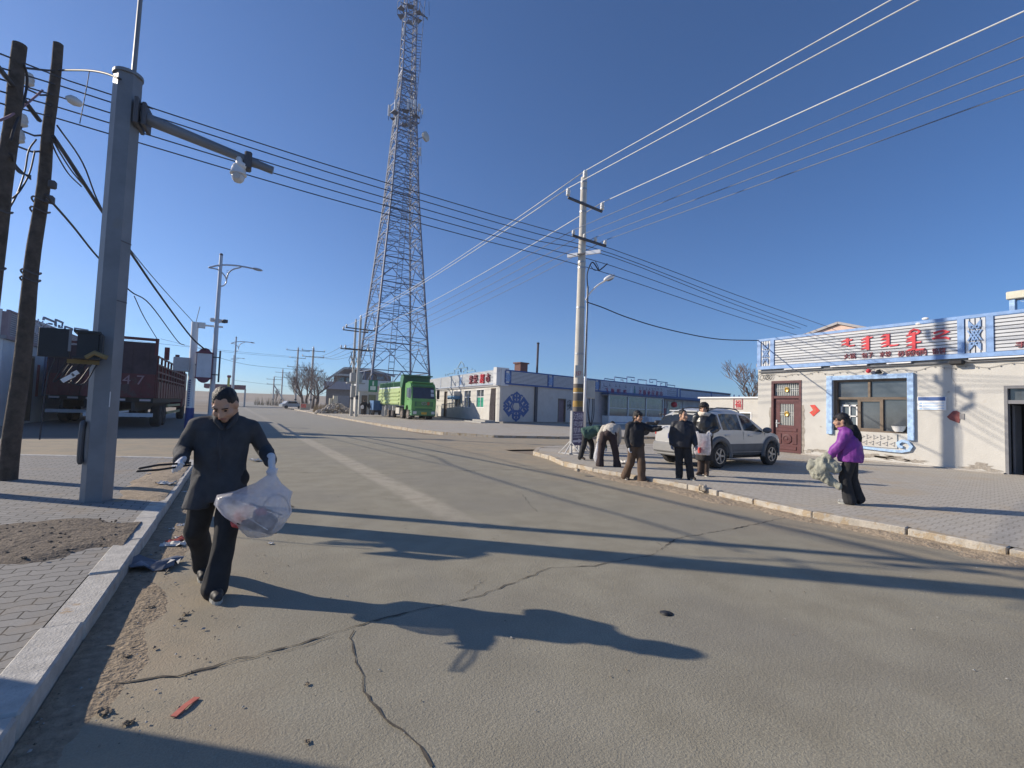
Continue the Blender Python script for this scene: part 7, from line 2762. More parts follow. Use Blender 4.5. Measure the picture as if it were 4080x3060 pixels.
def figure(label, base, J, *, jacket, trousers, hem, torso, face, hs=1.0, roll=0.0, gloves=M_glove, shoes=M_shoe, hair='short', hairm=None, vox=.013, fold=.012, tr=(.098, .074, .066), ar=(.072, .06, .05), collar=None, seed=1, jfold=None, curl=1.2, group=None, extra=None, flare=0, bare=False):
    """joints J live in a frame whose x is right, y away and z up as seen from the camera"""
    base = Vector(base)
    rz = -math.atan2(base.x, base.y)
    t = thing('person', label, 'person', base, rz, group)
    V = lambda k: Vector(J[k])
    Mh = hframe(face, roll)
    hc = V('head')
    # body: one skin from head to ankles
    mb = MB()
    head(mb, hc, Mh, hs)
    mb.limb([hc + Mh @ Vector((0, -.02, -.06)) * hs, V('neck'), V('chest'), V('pelvis')], [.056 * hs, .062, .11, .10])
    for s_ in 'lr':
        mb.limb([V('neck').lerp(V('sh' + s_), .4), V('sh' + s_), V('el' + s_), V('ha' + s_)], [.05, .05, .038, .028])
        mb.limb([V('pelvis').lerp(V('hip' + s_), .6), V('hip' + s_), V('kn' + s_), V('an' + s_)], [.075, .075, .05, .038])
    me = remesh(mb, min(vox, .0085), 3)
    fm = face_marks(hc, Mh, hs)
    bm = bmesh.new()
    bm.from_mesh(me)
    m2 = fm.mesh('m')
    m2.polygons.foreach_set('material_index', fm.mi)
    bm.from_mesh(m2)
    bm.to_mesh(me)
    bm.free()
    bo = obj('body', me, [M_skin, M_eye, M_lip], t, True, world=False)
    # hair
    if hair:
        mb = MB()
        q = lambda x, y, z: hc + Mh @ (Vector((x, y, z)) * hs)
        if hair == 'short':
            mb.ball(q(0, -.022, .045), (.083 * hs, .098 * hs, .088 * hs), Mh)
            mb.ball(q(0, -.05, -.01), (.078 * hs, .062 * hs, .075 * hs), Mh)
        elif hair == 'shaggy':
            mb.ball(q(0, -.02, .045), (.094 * hs, .106 * hs, .098 * hs), Mh)
            mb.ball(q(0, -.045, -.02), (.094 * hs, .08 * hs, .095 * hs), Mh)
            mb.ball(q(0, .06, .058), (.074 * hs, .045 * hs, .04 * hs), Mh)
        elif hair == 'big':
            mb.ball(q(0, -.02, .055), (.115 * hs, .115 * hs, .105 * hs), Mh)
            mb.ball(q(0, -.05, -.02), (.115 * hs, .085 * hs, .11 * hs), Mh)
            mb.ball(q(0, .062, .068), (.085 * hs, .05 * hs, .042 * hs), Mh)
        elif hair == 'bun':
            mb.ball(q(0, -.022, .042), (.082 * hs, .098 * hs, .088 * hs), Mh)
            mb.ball(q(0, -.11, .06), (.045 * hs, .05 * hs, .06 * hs), Mh)
            mb.ball(q(-.05, -.1, .11), (.03 * hs, .03 * hs, .06 * hs), Mh)
        elif hair == 'long':
            mb.ball(q(0, -.02, .045), (.09 * hs, .106 * hs, .094 * hs), Mh)
            mb.limb([q(0, -.05, 0), q(0, -.08, -.1), q(0, -.1, -.2), q(.0, -.11, -.30)], [.085, .085, .08, .05])
        obj('hair', remesh(mb, .011, 2, .008, 16, seed), hairm or M_hair, t, True, world=False)
    # trousers
    mb = MB()
    pel = V('pelvis')
    up = (V('chest') - pel).normalized()
    mb.limb([V('hipl') + up * .03, V('hipr') + up * .03], [tr[0] * 1.12, tr[0] * 1.12])
    mb.cap(pel, pel + up * .16, tr[0] * 1.2, tr[0] * 1.15)
    for s_ in 'lr':
        mb.limb([V('hip' + s_), V('kn' + s_), V('kn' + s_).lerp(V('an' + s_), .6), V('an' + s_) + Vector((0, 0, -.03))], [tr[0], tr[1], tr[2], tr[2] * (1 + flare)])
    obj('trousers', remesh(mb, vox, 3, fold, 7, seed + 1), trousers, t, True, world=False)
    # jacket: stacked rings from hem to neck, and sleeves
    mb = MB()
    rings = []
    if not isinstance(hem, (list, tuple)):
        rings = [((cx, cy, cz), rx, ry) for cx, cy, cz, rx, ry in torso]
    if isinstance(hem, (list, tuple)):               # leaning trunk: rings follow the spine
        a, b_ = Vector(hem[0]), Vector(hem[1])
        dz = (b_ - a).normalized()
        xx = Vector((1, 0, 0)) - dz * dz.x if abs(dz.x) < .8 else Vector((0, 1, 0)) - dz * dz.y
        xx.normalize()
        if J.get('xax'):
            xx = (Vector(J['xax']) - dz * Vector(J['xax']).dot(dz)).normalized()
        yy = dz.cross(xx)
        Mt = Matrix((xx, yy, dz)).transposed()
        rings = [(a.lerp(b_, k), rx, ry, Mt) for k, rx, ry in torso]
    elif J.get('turn'):
        Mt = Matrix.Rotation(J['turn'], 3, 'Z')
        rings = [(c_, rx, ry, Mt) for c_, rx, ry in rings]
    mb.loft(rings, 24)
    for s_ in 'lr':
        nk = V('neck')
        mb.limb([nk.lerp(V('sh' + s_), .45), V('sh' + s_), V('el' + s_), V('ha' + s_).lerp(V('el' + s_), .12)], [ar[0] * .8, ar[0], ar[1], ar[2]])
        mb.limb([V('chest').lerp(V('sh' + s_), .7), V('sh' + s_)], [ar[0], ar[0]])
    if extra:
        extra(mb)
    obj('jacket', remesh(mb, vox, 3, jfold if jfold is not None else fold, 8, seed + 2), jacket, t, True, world=False)
    if collar:
        m_, r_, th = collar
        mb = MB()
        c = V('neck') + Vector((0, 0, .015))
        for i in range(15):
            a0_, a1_ = 2 * PI * i / 15, 2 * PI * (i + 1) / 15
            f1 = lambda a: c + Vector((r_ * math.cos(a), r_ * .95 * math.sin(a), .012 * math.sin(a) + .01 * math.sin(3 * a)))
            mb.cap(f1(a0_), f1(a1_), th, th, 8)
        obj('collar', remesh(mb, .011, 2, .006 if th < .04 else .014, 14, seed), m_, t, True, world=False)
    # shoes
    for s_ in 'lr':
        a, to = V('an' + s_), V('to' + s_)
        h_ = a + (a - to) * .28
        h_.z = min(a.z - .045, h_.z)
        mb = MB()
        mb.limb([a + Vector((0, 0, -.01)), h_.lerp(to, .15) + Vector((0, 0, .02)), to + Vector((0, 0, .012))], [.05, .045, .034], 10)
        mb.limb([h_.lerp(to, .35) + Vector((0, 0, .015)), h_.lerp(to, .75) + Vector((0, 0, .01))], [.048, .046], 10)
        so = obj('shoe', remesh(mb, .009, 2), shoes, t, True, world=False)
        d = (to - h_).normalized()
        mb = MB()
        p0, p1 = h_ - d * .02, to + d * .028
        xx = d.cross(Vector((0, 0, 1))).normalized()
        nn = xx.cross(d)
        outl = []
        for k in range(16):
            an_ = 2 * PI * k / 16
            L = (p1 - p0).length / 2
            outl.append((math.cos(an_) * L, math.sin(an_) * (.044 + .006 * math.cos(an_))))
        mb.prism(outl, (p0 + p1) / 2 - nn * .03, d, -xx, .026)
        obj('sole', mb, M_sole, so, world=False)
    # gloved hands
    if gloves is not None:
        for s_ in 'lr':
            g = J.get('grip' + s_)
            w = V('ha' + s_)
            d = (w - V('el' + s_)).normalized()
            if g:
                d, pn, cu = Vector(g[0]), Vector(g[1]), g[2]
            else:
                pn, cu = Vector((-.6 if w.x > J['neck'][0] else .6, -.5, 0)), .6
            mbh = hand_pts(w - d.normalized() * .01, d, pn, hs * .98, cu, 1 if s_ == 'l' else -1)
            mbh.cap(w - d.normalized() * .05, w, .034, .03, 10)
            obj('glove', remesh(mbh, .0055, 1), gloves, t, True, world=False)
    return t


# ---- man in the dark coat walking towards the camera
M_coat = mat('coat_dark', (.05, .053, .06), .85, var=.25, scale=9, bump=.3, bscale=160)
M_trs = mat('trousers_black', (.022, .022, .024), .8, var=.3, scale=8)
mB = Vector((-.09, 4.45, 0))
JM = dict(head=(-.012, -.115, 1.46), neck=(0, -.01, 1.345), chest=(-.01, .0, 1.17), pelvis=(-.01, .03, .86),
          shr=(-.185, .01, 1.28), elr=(-.275, .07, 1.08), har=(-.262, -.19, 1.035), shl=(.18, .01, 1.272), ell=(.30, .07, 1.08), hal=(.338, -.17, 1.0),
          hipr=(-.095, .03, .83), knr=(-.15, .12, .44), anr=(-.08, .33, .13), tor=(-.085, .19, .03),
          hipl=(.075, .02, .83), knl=(.055, -.13, .46), anl=(.005, -.19, .10), tol=(.025, -.34, .032),
          gripr=((-.25, -.85, -.2), (.7, -.1, -.7), 1.5), gripl=((.1, -.45, -.9), (-.75, .3, -.3), 1.7))


def coat_flaps(mb):
    mb.loft([((-.155, -.03, .655), .09, .115), ((-.14, -.02, .75), .085, .12), ((-.12, -.0, .9), .07, .11)], 16)
    mb.loft([((.08, .03, .77), .10, .11), ((.08, .02, .9), .085, .11)], 16)
    for a in (-1, 1):                                    # lapel collar and pocket flap
        mb.limb([(a * .06, -.03, 1.385), (a * .055, -.115, 1.33), (a * .015, -.155, 1.27)], [.024, .02, .012], 8)
    mb.cap((-.01, -.142, .95), (-.035, -.15, 1.24), .01, .01, 6)


man = figure('man in a dark coat and white gloves walking forward with a clear plastic bag', mB, JM, jacket=M_coat, trousers=M_trs, hem=0,
             torso=[(-.02, .02, .70, .205, .15), (-.02, .02, .82, .195, .15), (-.015, .02, .98, .178, .14), (-.01, .01, 1.12, .19, .145), (-.0, .01, 1.24, .20, .135), (0, .01, 1.32, .165, .095), (0, 0, 1.372, .075, .07)],
             face=(-.24, -.74, -.63), hs=1.02, roll=.05, hair='short', vox=.009, fold=.011, ar=(.066, .058, .05), tr=(.102, .082, .076), collar=(M_coat, .072, .024), seed=3, extra=coat_flaps, jfold=.012, flare=.18)
WM = Matrix.Translation(mB) @ Matrix.Rotation(-math.atan2(mB.x, mB.y), 4, 'Z')
hr, hl = WM @ Vector((-.275, -.27, 1.005)), WM @ Vector((.345, -.225, .93))
tg = thing('tongs', 'long black metal litter tongs held in the man\'s outstretched glove', 'tongs', hr)
tip = PY(553, 1874, 3.98)
mb = MB()
dT = (tip - hr).normalized()
mb.tube([hr - dT * .1 + Vector((0, 0, .012)), hr.lerp(tip, .5) + Vector((0, 0, .022)), tip + Vector((0, 0, .012))], .0075, 6)
obj('tong_arm', mb, M_black, tg, True)
obj('tong_arm', MB().tube([hr - dT * .1 - Vector((0, 0, .004)), hr.lerp(tip, .5) - Vector((0, 0, .012)), tip - Vector((.01, 0, .006))], .0075, 6), M_black, tg, True)


# ---- bags
M_film = film('clear_film', (.86, .86, .90), .58)
M_film2 = film('white_film', (.84, .84, .86), .78)


def bag(label, top, rings, m, seed, amp=.018, group=None, rz=0.0, n_=30):
    """thin bag: rings (dx, dy, dz, rx, ry) below the holding hand"""
    t = thing('plastic_bag', label, 'bag', top, 0, group)
    Mz = Matrix.Rotation(rz, 3, 'Z')
    vs, fs = [], []
    K_ = len(rings)
    for i, (dx, dy, dz, rx, ry) in enumerate(rings):
        for j in range(n_):
            a = 2 * PI * j / n_
            ca_, sa_ = math.cos(a), math.sin(a)
            p = Vector((dx + rx * math.copysign(abs(ca_) ** .8, ca_), dy + ry * math.copysign(abs(sa_) ** .8, sa_), dz))
            q = p * 9 + Vector((seed * 5, seed, 0))
            k = amp * (noise.noise(q) + .6 * (1 - 2 * abs(noise.noise(q * 1.9))) + .35 * noise.noise(q * 4))
            if i == 0:
                k *= .3
            r_ = Vector((ca_, sa_, .3 * noise.noise(q * 2)))
            vs.append(Vector(top) + Mz @ (p + r_ * k))
    for i in range(K_ - 1):
        for j in range(n_):
            fs.append((i * n_ + j, i * n_ + (j + 1) % n_, (i + 1) * n_ + (j + 1) % n_, (i + 1) * n_ + j))
    fs.append(tuple((K_ - 1) * n_ + j for j in range(n_)))
    o = obj('film', MB().add(vs, fs), m, t, True)
    return t


bgm = bag('bulging clear plastic bag of litter held by the man in the dark coat', hl, [(0, 0, .03, .035, .03), (-.005, -.01, -.02, .03, .028), (-.02, -.03, -.08, .075, .06), (-.06, -.05, -.13, .17, .10), (-.11, -.06, -.155, .25, .13), (-.12, -.06, -.22, .25, .15), (-.09, -.06, -.30, .235, .15), (-.06, -.06, -.37, .18, .13), (-.05, -.06, -.43, .13, .10), (-.06, -.06, -.475, .085, .07), (-.06, -.06, -.49, .03, .03)], M_film, 2, .022)
c = hl + Vector((-.10, -.06, -.33))
mb = MB()
R3 = Matrix.Rotation(rad(28), 3, 'Y') @ Matrix.Rotation(rad(15), 3, 'Z')
mb.box(c + Vector((.03, 0, -.03)), (.2, .14, .13), R3, .01)
obj('tray', mb, mat('tray_dark', (.06, .05, .055), .5), bgm)
mb = MB()
for k in range(9):
    a = Vector(c) + R3 @ Vector((-.12 + .03 * k, -.08, .09))
    mb.tube([a, a + R3 @ Vector((0, 0, -.16))], .003, 4)
mb.tube([c + R3 @ Vector((-.13, -.08, .09)), c + R3 @ Vector((.14, -.08, .09))], .006, 5)
mb.tube([c + R3 @ Vector((-.13, -.08, -.07)), c + R3 @ Vector((.14, -.08, -.07))], .006, 5)
mb.tube([c + Vector((.13 + .10 * math.cos(a), -.05, .02 + .15 * math.sin(a))) for a in [i * 2 * PI / 18 for i in range(15)]], .004, 4)
obj('wire_rack', mb, M_black, bgm)
mb = MB()
for k, (dx, dy, dz, r_) in enumerate(((-.10, -.05, .03, .06), (-.07, .02, .05, .055), (-.12, 0, -.03, .05), (.02, -.06, .05, .05))):
    mb.ball(c + Vector((dx, dy, dz)), (r_, r_ * .8, r_ * .7), Matrix.Rotation(k, 3, 'Z'), 8, 6)
obj('red_rubbish', remesh(mb, .012, 1, .02, 20, 5), mat('rubbish_red', (.5, .08, .08), .6, var=.4, scale=30), bgm)
obj('pale_strip', MB().bar(c + Vector((-.09, -.13, .05)), c + Vector((.08, -.12, -.08)), .018, .004), M_white, bgm)

# ---- person pointing, brown trousers
M_blk = mat('jacket_black', (.022, .022, .026), .75, var=.3, scale=9)
M_brn = mat('trousers_brown', (.115, .075, .05), .85, var=.2, scale=9)
JP = dict(head=(.06, -.03, 1.42), neck=(.03, 0, 1.285), chest=(.03, 0, 1.10), pelvis=(.03, 0, .82),
          shr=(-.12, -.06, 1.225), elr=(-.165, -.04, .97), har=(-.115, -.09, .745), shl=(.16, .05, 1.225), ell=(.37, .0, 1.155), hal=(.545, -.08, 1.2),
          hipr=(-.04, -.03, .78), knr=(-.07, .03, .42), anr=(-.185, .17, .13), tor=(-.12, .08, .035), hipl=(.10, .03, .78), knl=(.15, -.03, .42), anl=(.165, .0, .09), tol=(.28, -.07, .032),
          gripl=((.85, -.1, .35), (0, 0, -1), .35), gripr=((.1, -.1, -1), (.8, 0, 0), .7), turn=rad(30))
figure('person in a black padded jacket and brown trousers pointing at the silver car', (7.5, 7.6, 0), JP, jacket=M_blk, trousers=M_brn, hem=0,
       torso=[(.03, 0, .76, .165, .125), (.03, 0, .86, .17, .13), (.03, 0, 1.0, .175, .135), (.03, 0, 1.13, .185, .14), (.03, 0, 1.22, .16, .105), (.03, 0, 1.285, .075, .07)], face=(.74, -.62, -.08), hs=.98, hair='shaggy', vox=.013, fold=.014, ar=(.075, .066, .055), tr=(.098, .085, .083), collar=(M_blk, .075, .028), seed=11, shoes=mat('shoe_brown', (.06, .045, .035), .6), flare=.15)
# ---- person in dark blue, grey gloves
M_nvy = mat('jacket_ink', (.026, .028, .036), .6, var=.25, scale=9)
JD = dict(head=(.02, -.03, 1.36), neck=(0, 0, 1.225), chest=(0, 0, 1.05), pelvis=(0, 0, .76),
          shr=(-.16, 0, 1.165), elr=(-.215, .02, .93), har=(-.20, -.05, .72), shl=(.16, 0, 1.165), ell=(.225, .02, .94), hal=(.275, -.07, .745),
          hipr=(-.07, 0, .74), knr=(-.055, -.02, .40), anr=(-.045, 0, .09), tor=(-.085, -.13, .03), hipl=(.09, 0, .74), knl=(.135, -.02, .40), anl=(.18, 0, .09), tol=(.26, -.11, .03))
figure('stout person in dark jacket and trousers with grey gloves behind the kerb', (8.27, 6.98, .12), JD, jacket=M_nvy, trousers=M_trs, hem=0,
       torso=[(0, 0, .68, .19, .16), (0, 0, .80, .195, .165), (0, 0, .95, .195, .165), (0, 0, 1.08, .19, .15), (0, 0, 1.165, .165, .11), (0, 0, 1.23, .08, .075)], face=(.6, -.78, -.05), hs=.96, hair='bun', vox=.013, fold=.011, ar=(.075, .066, .056), tr=(.1, .08, .075), gloves=M_glove2, collar=(M_nvy, .072, .026), seed=21, shoes=mat('shoe_umber', (.05, .04, .032), .6))
# ---- woman with a fur collar
M_lea = mat('leather_black', (.032, .032, .032), .32, var=.3, scale=7, spec=.6)
M_boot = mat('boot_brown', (.075, .05, .038), .5, var=.25, scale=9)
JF = dict(head=(.014, -.02, 1.53), neck=(.03, 0, 1.40), chest=(.035, 0, 1.20), pelvis=(.035, 0, .85),
          shr=(-.14, 0, 1.33), elr=(-.20, .02, 1.08), har=(-.145, -.18, 1.0), shl=(.205, 0, 1.33), ell=(.275, .02, 1.08), hal=(.15, -.19, 1.0),
          hipr=(-.05, 0, .82), knr=(-.04, -.01, .43), anr=(-.045, .0, .09), tor=(-.11, -.12, .03), hipl=(.11, 0, .82), knl=(.09, -.01, .43), anl=(.085, .0, .09), tol=(.10, -.15, .03),
          gripr=((.3, -.7, -.5), (.4, 0, -.8), 1.6), gripl=((-.3, -.7, -.5), (-.4, 0, -.8), 1.6))
M_skirt = mat('skirt_dark', (.03, .028, .03), .8, var=.3)
fw = figure('woman with thick black hair and cream fur collar holding open a bag beside the car', (9.22, 7.2, .12), JF, jacket=M_lea, trousers=M_boot, hem=0,
            torso=[(.035, 0, .88, .185, .14), (.035, 0, .98, .19, .15), (.035, 0, 1.12, .19, .145), (.035, 0, 1.24, .195, .14), (.03, 0, 1.33, .16, .1), (.03, 0, 1.39, .08, .075)], face=(-.12, -.98, -.08), hs=.97, hair='big', vox=.013, fold=.008, ar=(.08, .072, .056), tr=(.08, .06, .058), collar=(mat('fur_cream', (.66, .60, .50), .95, var=.15, scale=30), .09, .05), seed=31, jfold=.016, shoes=M_boot)
mb = MB().loft([((.035, 0, .36), .185, .15), ((.035, 0, .45), .18, .145), ((.035, 0, .65), .17, .14), ((.035, 0, .92), .165, .13)], 24)
obj('skirt', remesh(mb, .013, 3, .014, 7, 33), M_skirt, fw, True, world=False)
Wf = Matrix.Translation((9.22, 7.2, .12)) @ Matrix.Rotation(-math.atan2(9.22, 7.2), 4, 'Z')
bf = bag('translucent shopping bag with red packets held by the fur-collared woman', Wf @ Vector((.0, -.26, .95)), [(-.005, 0, .02, .155, .02), (-.005, 0, -.02, .16, .035), (-.005, 0, -.1, .165, .07), (-.005, 0, -.2, .17, .085), (-.005, 0, -.32, .175, .085), (-.005, 0, -.42, .17, .075), (-.005, 0, -.455, .15, .05)], M_film2, 7, .013, rz=-math.atan2(9.22, 7.2))
cc = Wf @ Vector((0, -.26, .66))
mb = MB()
mb.box(cc + Vector((.02, 0, .05)), (.08, .05, .24), Matrix.Rotation(rad(20), 3, 'Y'), .01)
mb.box(cc + Vector((-.06, 0, -.05)), (.16, .06, .12), Matrix.Rotation(rad(-12), 3, 'Y'), .01)
obj('red_packet', mb, mat('packet_red', (.62, .09, .08), .5, var=.3, scale=20), bf)
mb = MB()
for a in (-1, 1):
    mb.tube(spline([Wf @ Vector((a * .15, -.26, .95)), Wf @ Vector((a * .15, -.25, 1.0)), Wf @ Vector((a * .10, -.25, 1.0)), Wf @ Vector((a * .08, -.26, .93))]), .012, 6)
obj('bag_handle', mb, M_film2, bf, True)
# ---- cream jumper, bending away
M_crm = mat('jumper_cream', (.52, .48, .41), .95, var=.1, scale=14, bump=.4, bscale=70)
M_choc = mat('trousers_plum', (.045, .03, .03), .85, var=.25)
JC = dict(head=(.10, .52, 1.03), neck=(.11, .40, 1.02), chest=(.08, .25, .96), pelvis=(0, .0, .84),
          shl=(-.10, .33, 1.0), ell=(-.21, .30, .80), hal=(-.245, .16, .63), shr=(.27, .33, .99), elr=(.29, .36, .78), har=(.275, .36, .60),
          hipl=(-.10, 0, .80), knl=(-.165, .01, .44), anl=(-.185, -.03, .09), tol=(-.19, .10, .03), hipr=(.10, 0, .80), knr=(.18, .03, .44), anr=(.245, .06, .09), tor=(.26, .18, .03), xax=(1, -.1, 0),
          gripl=((-.2, -.2, -1), (.6, 0, -.2), 1.5), gripr=((.0, .1, -1), (-.6, 0, 0), .9))
figure('person in a cream jumper bent double with their back to the camera', (8.13, 9.17, .1), JC, jacket=M_crm, trousers=M_choc, hem=((0, -.02, .80), (.12, .42, 1.04)),
       torso=[(0, .18, .155), (.25, .185, .15), (.55, .185, .14), (.8, .19, .125), (1.0, .13, .085)], face=(.1, .55, -.83), hs=.96, hair='short', vox=.013, fold=.012, tr=(.105, .083, .078), ar=(.068, .06, .05), seed=41, jfold=.009, flare=.35, gloves=M_glove2)
Wc = Matrix.Translation((8.13, 9.17, .1)) @ Matrix.Rotation(-math.atan2(8.13, 9.17), 4, 'Z')
bag('thin white plastic bag hanging from the hand of the person in the cream jumper', Wc @ Vector((-.255, .13, .57)), [(0, 0, .03, .02, .02), (-.005, 0, -.03, .03, .03), (-.01, 0, -.12, .05, .045), (-.02, 0, -.24, .07, .06), (-.02, 0, -.36, .075, .065), (-.015, 0, -.45, .06, .05), (-.01, 0, -.48, .03, .03)], M_film2, 9, .012)
# ---- green jacket, bending to the right behind
M_grn = mat('jacket_green', (.05, .105, .085), .7, var=.2, scale=9)
JG = dict(head=(.52, .12, .80), neck=(.40, .1, .86), chest=(.22, .06, .88), pelvis=(-.05, .0, .80),
          shr=(.30, -.08, .87), elr=(.36, -.1, .62), har=(.44, -.12, .40), shl=(.32, .24, .87), ell=(.40, .24, .62), hal=(.50, .16, .36),
          hipr=(-.06, -.07, .77), knr=(-.10, -.08, .43), anr=(-.19, -.06, .1), tor=(-.08, -.12, .03), hipl=(-.02, .09, .77), knl=(.13, .12, .42), anl=(.12, .16, .1), tol=(.24, .12, .03), xax=(0, 1, 0))
figure('person in a green padded jacket bending down behind the cream jumper', (8.62, 10.57, .12), JG, jacket=M_grn, trousers=M_trs, hem=((-.14, 0, .72), (.42, .1, .90)),
       torso=[(0, .20, .19), (.25, .20, .18), (.55, .19, .155), (.8, .18, .13), (1.0, .11, .08)], face=(.7, 0, -.7), hs=.96, hair='short', vox=.014, fold=.014, tr=(.095, .075, .07), ar=(.075, .066, .056), seed=51, jfold=.02, shoes=mat('shoe_tan', (.13, .09, .06), .6), collar=(M_blk, .08, .03))
# ---- woman in a purple jacket with a grey sack
M_pur = mat('jacket_purple', (.23, .05, .30), .55, var=.2, scale=10)
JU = dict(head=(-.115, -.01, 1.365), neck=(-.06, 0, 1.225), chest=(-.02, 0, 1.05), pelvis=(.01, 0, .78),
          shl=(-.045, -.155, 1.165), ell=(-.15, -.19, .96), hal=(-.295, -.16, .76), shr=(-.045, .155, 1.165), elr=(-.14, .17, .96), har=(-.26, .10, .78),
          hipl=(.0, -.08, .76), knl=(-.075, -.08, .42), anl=(-.01, -.07, .09), tol=(-.14, -.08, .03), hipr=(.02, .08, .76), knr=(.02, .07, .42), anr=(.11, .07, .13), tor=(.0, .05, .04), turn=rad(90),
          gripl=((-.6, 0, -.7), (-.2, .8, -.3), 1.5), gripr=((-.6, 0, -.7), (-.2, -.8, -.3), 1.5))
pu = figure('woman in a purple padded jacket walking left along the pavement with a sack', (8.8, 4.0, .12), JU, jacket=M_pur, trousers=M_trs, hem=0,
            torso=[(.0, 0, .70, .19, .165), (.0, 0, .80, .20, .175), (-.005, 0, .95, .195, .165), (-.02, 0, 1.08, .19, .15), (-.04, 0, 1.17, .165, .115), (-.06, 0, 1.23, .08, .08)], face=(-.98, -.16, -.1), hs=.98, hair='long', vox=.011, fold=.010, tr=(.096, .085, .078), ar=(.08, .072, .06), seed=61, jfold=.02, shoes=mat('shoe_grey', (.30, .30, .29), .7, var=.3), collar=(M_pur, .085, .032), flare=.2)
mb = MB()
mb.ball((-.10, -.01, 1.43), (.098, .088, .055))
mb.cap((-.17, -.015, 1.42), (-.205, -.02, 1.405), .05, .035)
obj('cap', remesh(mb, .01, 2, .004, 12, 3), M_blk, pu, True, world=False)
mb = MB()
mb.loft([((.07, .02, .95), .06, .12), ((.06, 0, 1.1), .10, .15), ((.03, 0, 1.22), .10, .13), ((.0, 0, 1.3), .085, .09)], 20)
obj('shawl', remesh(mb, .012, 2, .016, 9, 8), mat('shawl_black', (.018, .018, .02), .95, var=.3), pu, True, world=False)
Wp = Matrix.Translation((8.8, 4.0, .12)) @ Matrix.Rotation(-math.atan2(8.8, 4.0), 4, 'Z')
sk = thing('sack', 'crumpled grey-green woven sack carried by the woman in the purple jacket', 'sack', Wp @ Vector((-.33, -.14, .7)))
mb = MB()
mb.limb([Wp @ Vector((-.31, -.16, .74)), Wp @ Vector((-.38, -.15, .63)), Wp @ Vector((-.42, -.14, .50))], [.06, .12, .13])
mb.limb([Wp @ Vector((-.34, -.15, .68)), Wp @ Vector((-.47, -.14, .60)), Wp @ Vector((-.53, -.14, .56))], [.08, .10, .06])
mb.limb([Wp @ Vector((-.33, -.16, .68)), Wp @ Vector((-.24, -.17, .62)), Wp @ Vector((-.20, -.17, .58))], [.07, .09, .07])
mb.limb([Wp @ Vector((-.38, -.15, .5)), Wp @ Vector((-.30, -.16, .38)), Wp @ Vector((-.14, -.17, .28))], [.10, .07, .02])
obj('cloth', remesh(mb, .010, 1, .045, 9, 5), mat('sack_grey', (.33, .33, .27), .9, var=.3, scale=14, bump=.5, bscale=50), sk, True)
# ---- two walkers far down the pavement, backs to the camera
for k, (px_, lab, jk) in enumerate((((1449, 1656), 'distant walker on the left in a short dark padded jacket with a white bag', .105), ((1477, 1657), 'distant walker on the right in black with arms held out', .09))):
    b_ = PY(*px_, 52)
    zz = .3
    b_ = Vector((b_.x, 52, zz))
    J_ = dict(head=(0, .02, 1.5), neck=(0, 0, 1.36), chest=(0, 0, 1.15), pelvis=(0, 0, .85), shl=(-.17, 0, 1.29), ell=(-.36, 0, 1.08), hal=(-.24, -.05, .9), shr=(.17, 0, 1.29), elr=(.33, 0, 1.06), har=(.38 - .12 * k, -.05, .84),
              hipl=(-.09, 0, .83), knl=(-.1, .03, .45), anl=(-.1, 0, .1), tol=(-.1, .14, .03), hipr=(.09, 0, .83), knr=(.1, -.03, .45), anr=(.1, -.06, .1), tor=(.1, .08, .03))
    figure(lab, b_, J_, jacket=M_blk, trousers=M_trs, hem=0, torso=[(0, 0, .72 - .1 * (1 - k), .21, .16), (0, 0, .9, .21, .165), (0, 0, 1.15, .22, .16), (0, 0, 1.28, .18, .12), (0, 0, 1.36, .08, .08)], face=(0, 1, -.05), hair='short', vox=.022, gloves=None, ar=(jk, jk * .9, .07), seed=70 + k, group='walkers by the tipper truck')
b_ = PY(1449, 1656, 52)
bag('small white bag at the hip of the left distant walker', Vector((b_.x - .22, 51.8, 1.35)), [(0, 0, .0, .05, .05), (0, 0, -.12, .13, .1), (0, 0, -.3, .15, .12), (0, 0, -.42, .1, .08)], M_film2, 4, .02, n_=14)
# ================================================================ trees, sign board, rubble, litter
M_bark = mat('bark_grey', (.13, .10, .085), .95, var=.3, scale=6)
M_twig = mat('twig_grey', (.20, .155, .135), .95, var=.3, scale=3)


def tree(base, h_, spread, seed, label, group='bare trees down the road', lean=0.0, levels=5, r0=None, rmin=.012):
    rnd = random.Random(seed)
    t = thing('bare_tree', label, 'tree', base, 0, group)
    tr_, cr_ = MB(), MB()

    def grow(p, d, L, r_, lv):
        pts, rs = [p], [r_]
        k = 3
        for i in range(k):
            d = (d + Vector((rnd.uniform(-.2, .2), rnd.uniform(-.2, .2), rnd.uniform(-.04, .12)))).normalized()
            p = p + d * L / k
            pts.append(p)
            rs.append(max(rmin, r_ * (1 - .38 * (i + 1) / k)))
        (tr_ if lv >= levels - 1 else cr_).tube(pts, rs, 7 if lv >= levels - 1 else 4, False)
        if lv == 0:
            return
        n_ = rnd.choice((3, 3, 4)) if lv < levels else rnd.choice((3, 4, 5))
        for _ in range(n_):
            ax = Vector((rnd.uniform(-1, 1), rnd.uniform(-1, 1), rnd.uniform(.0, .9) * (1.1 - spread * .4))).normalized()
            nd = (d * (1.0 - .35 * spread) + ax * spread).normalized()
            q = pts[rnd.choice((1, 2, 3, 3))] if lv < levels else pts[rnd.choice((2, 3, 3))]
            grow(q, nd, L * rnd.uniform(.62, .82), rs[-1] * rnd.uniform(.55, .8), lv - 1)
    r0 = r0 or h_ * .03
    grow(Vector(base) - Vector((0, 0, .1)), Vector((lean, 0, 1)).normalized(), h_ * .3, r0, levels)
    obj('trunk', tr_, M_bark, t, True)
    obj('crown', cr_, M_twig, t)
    return t


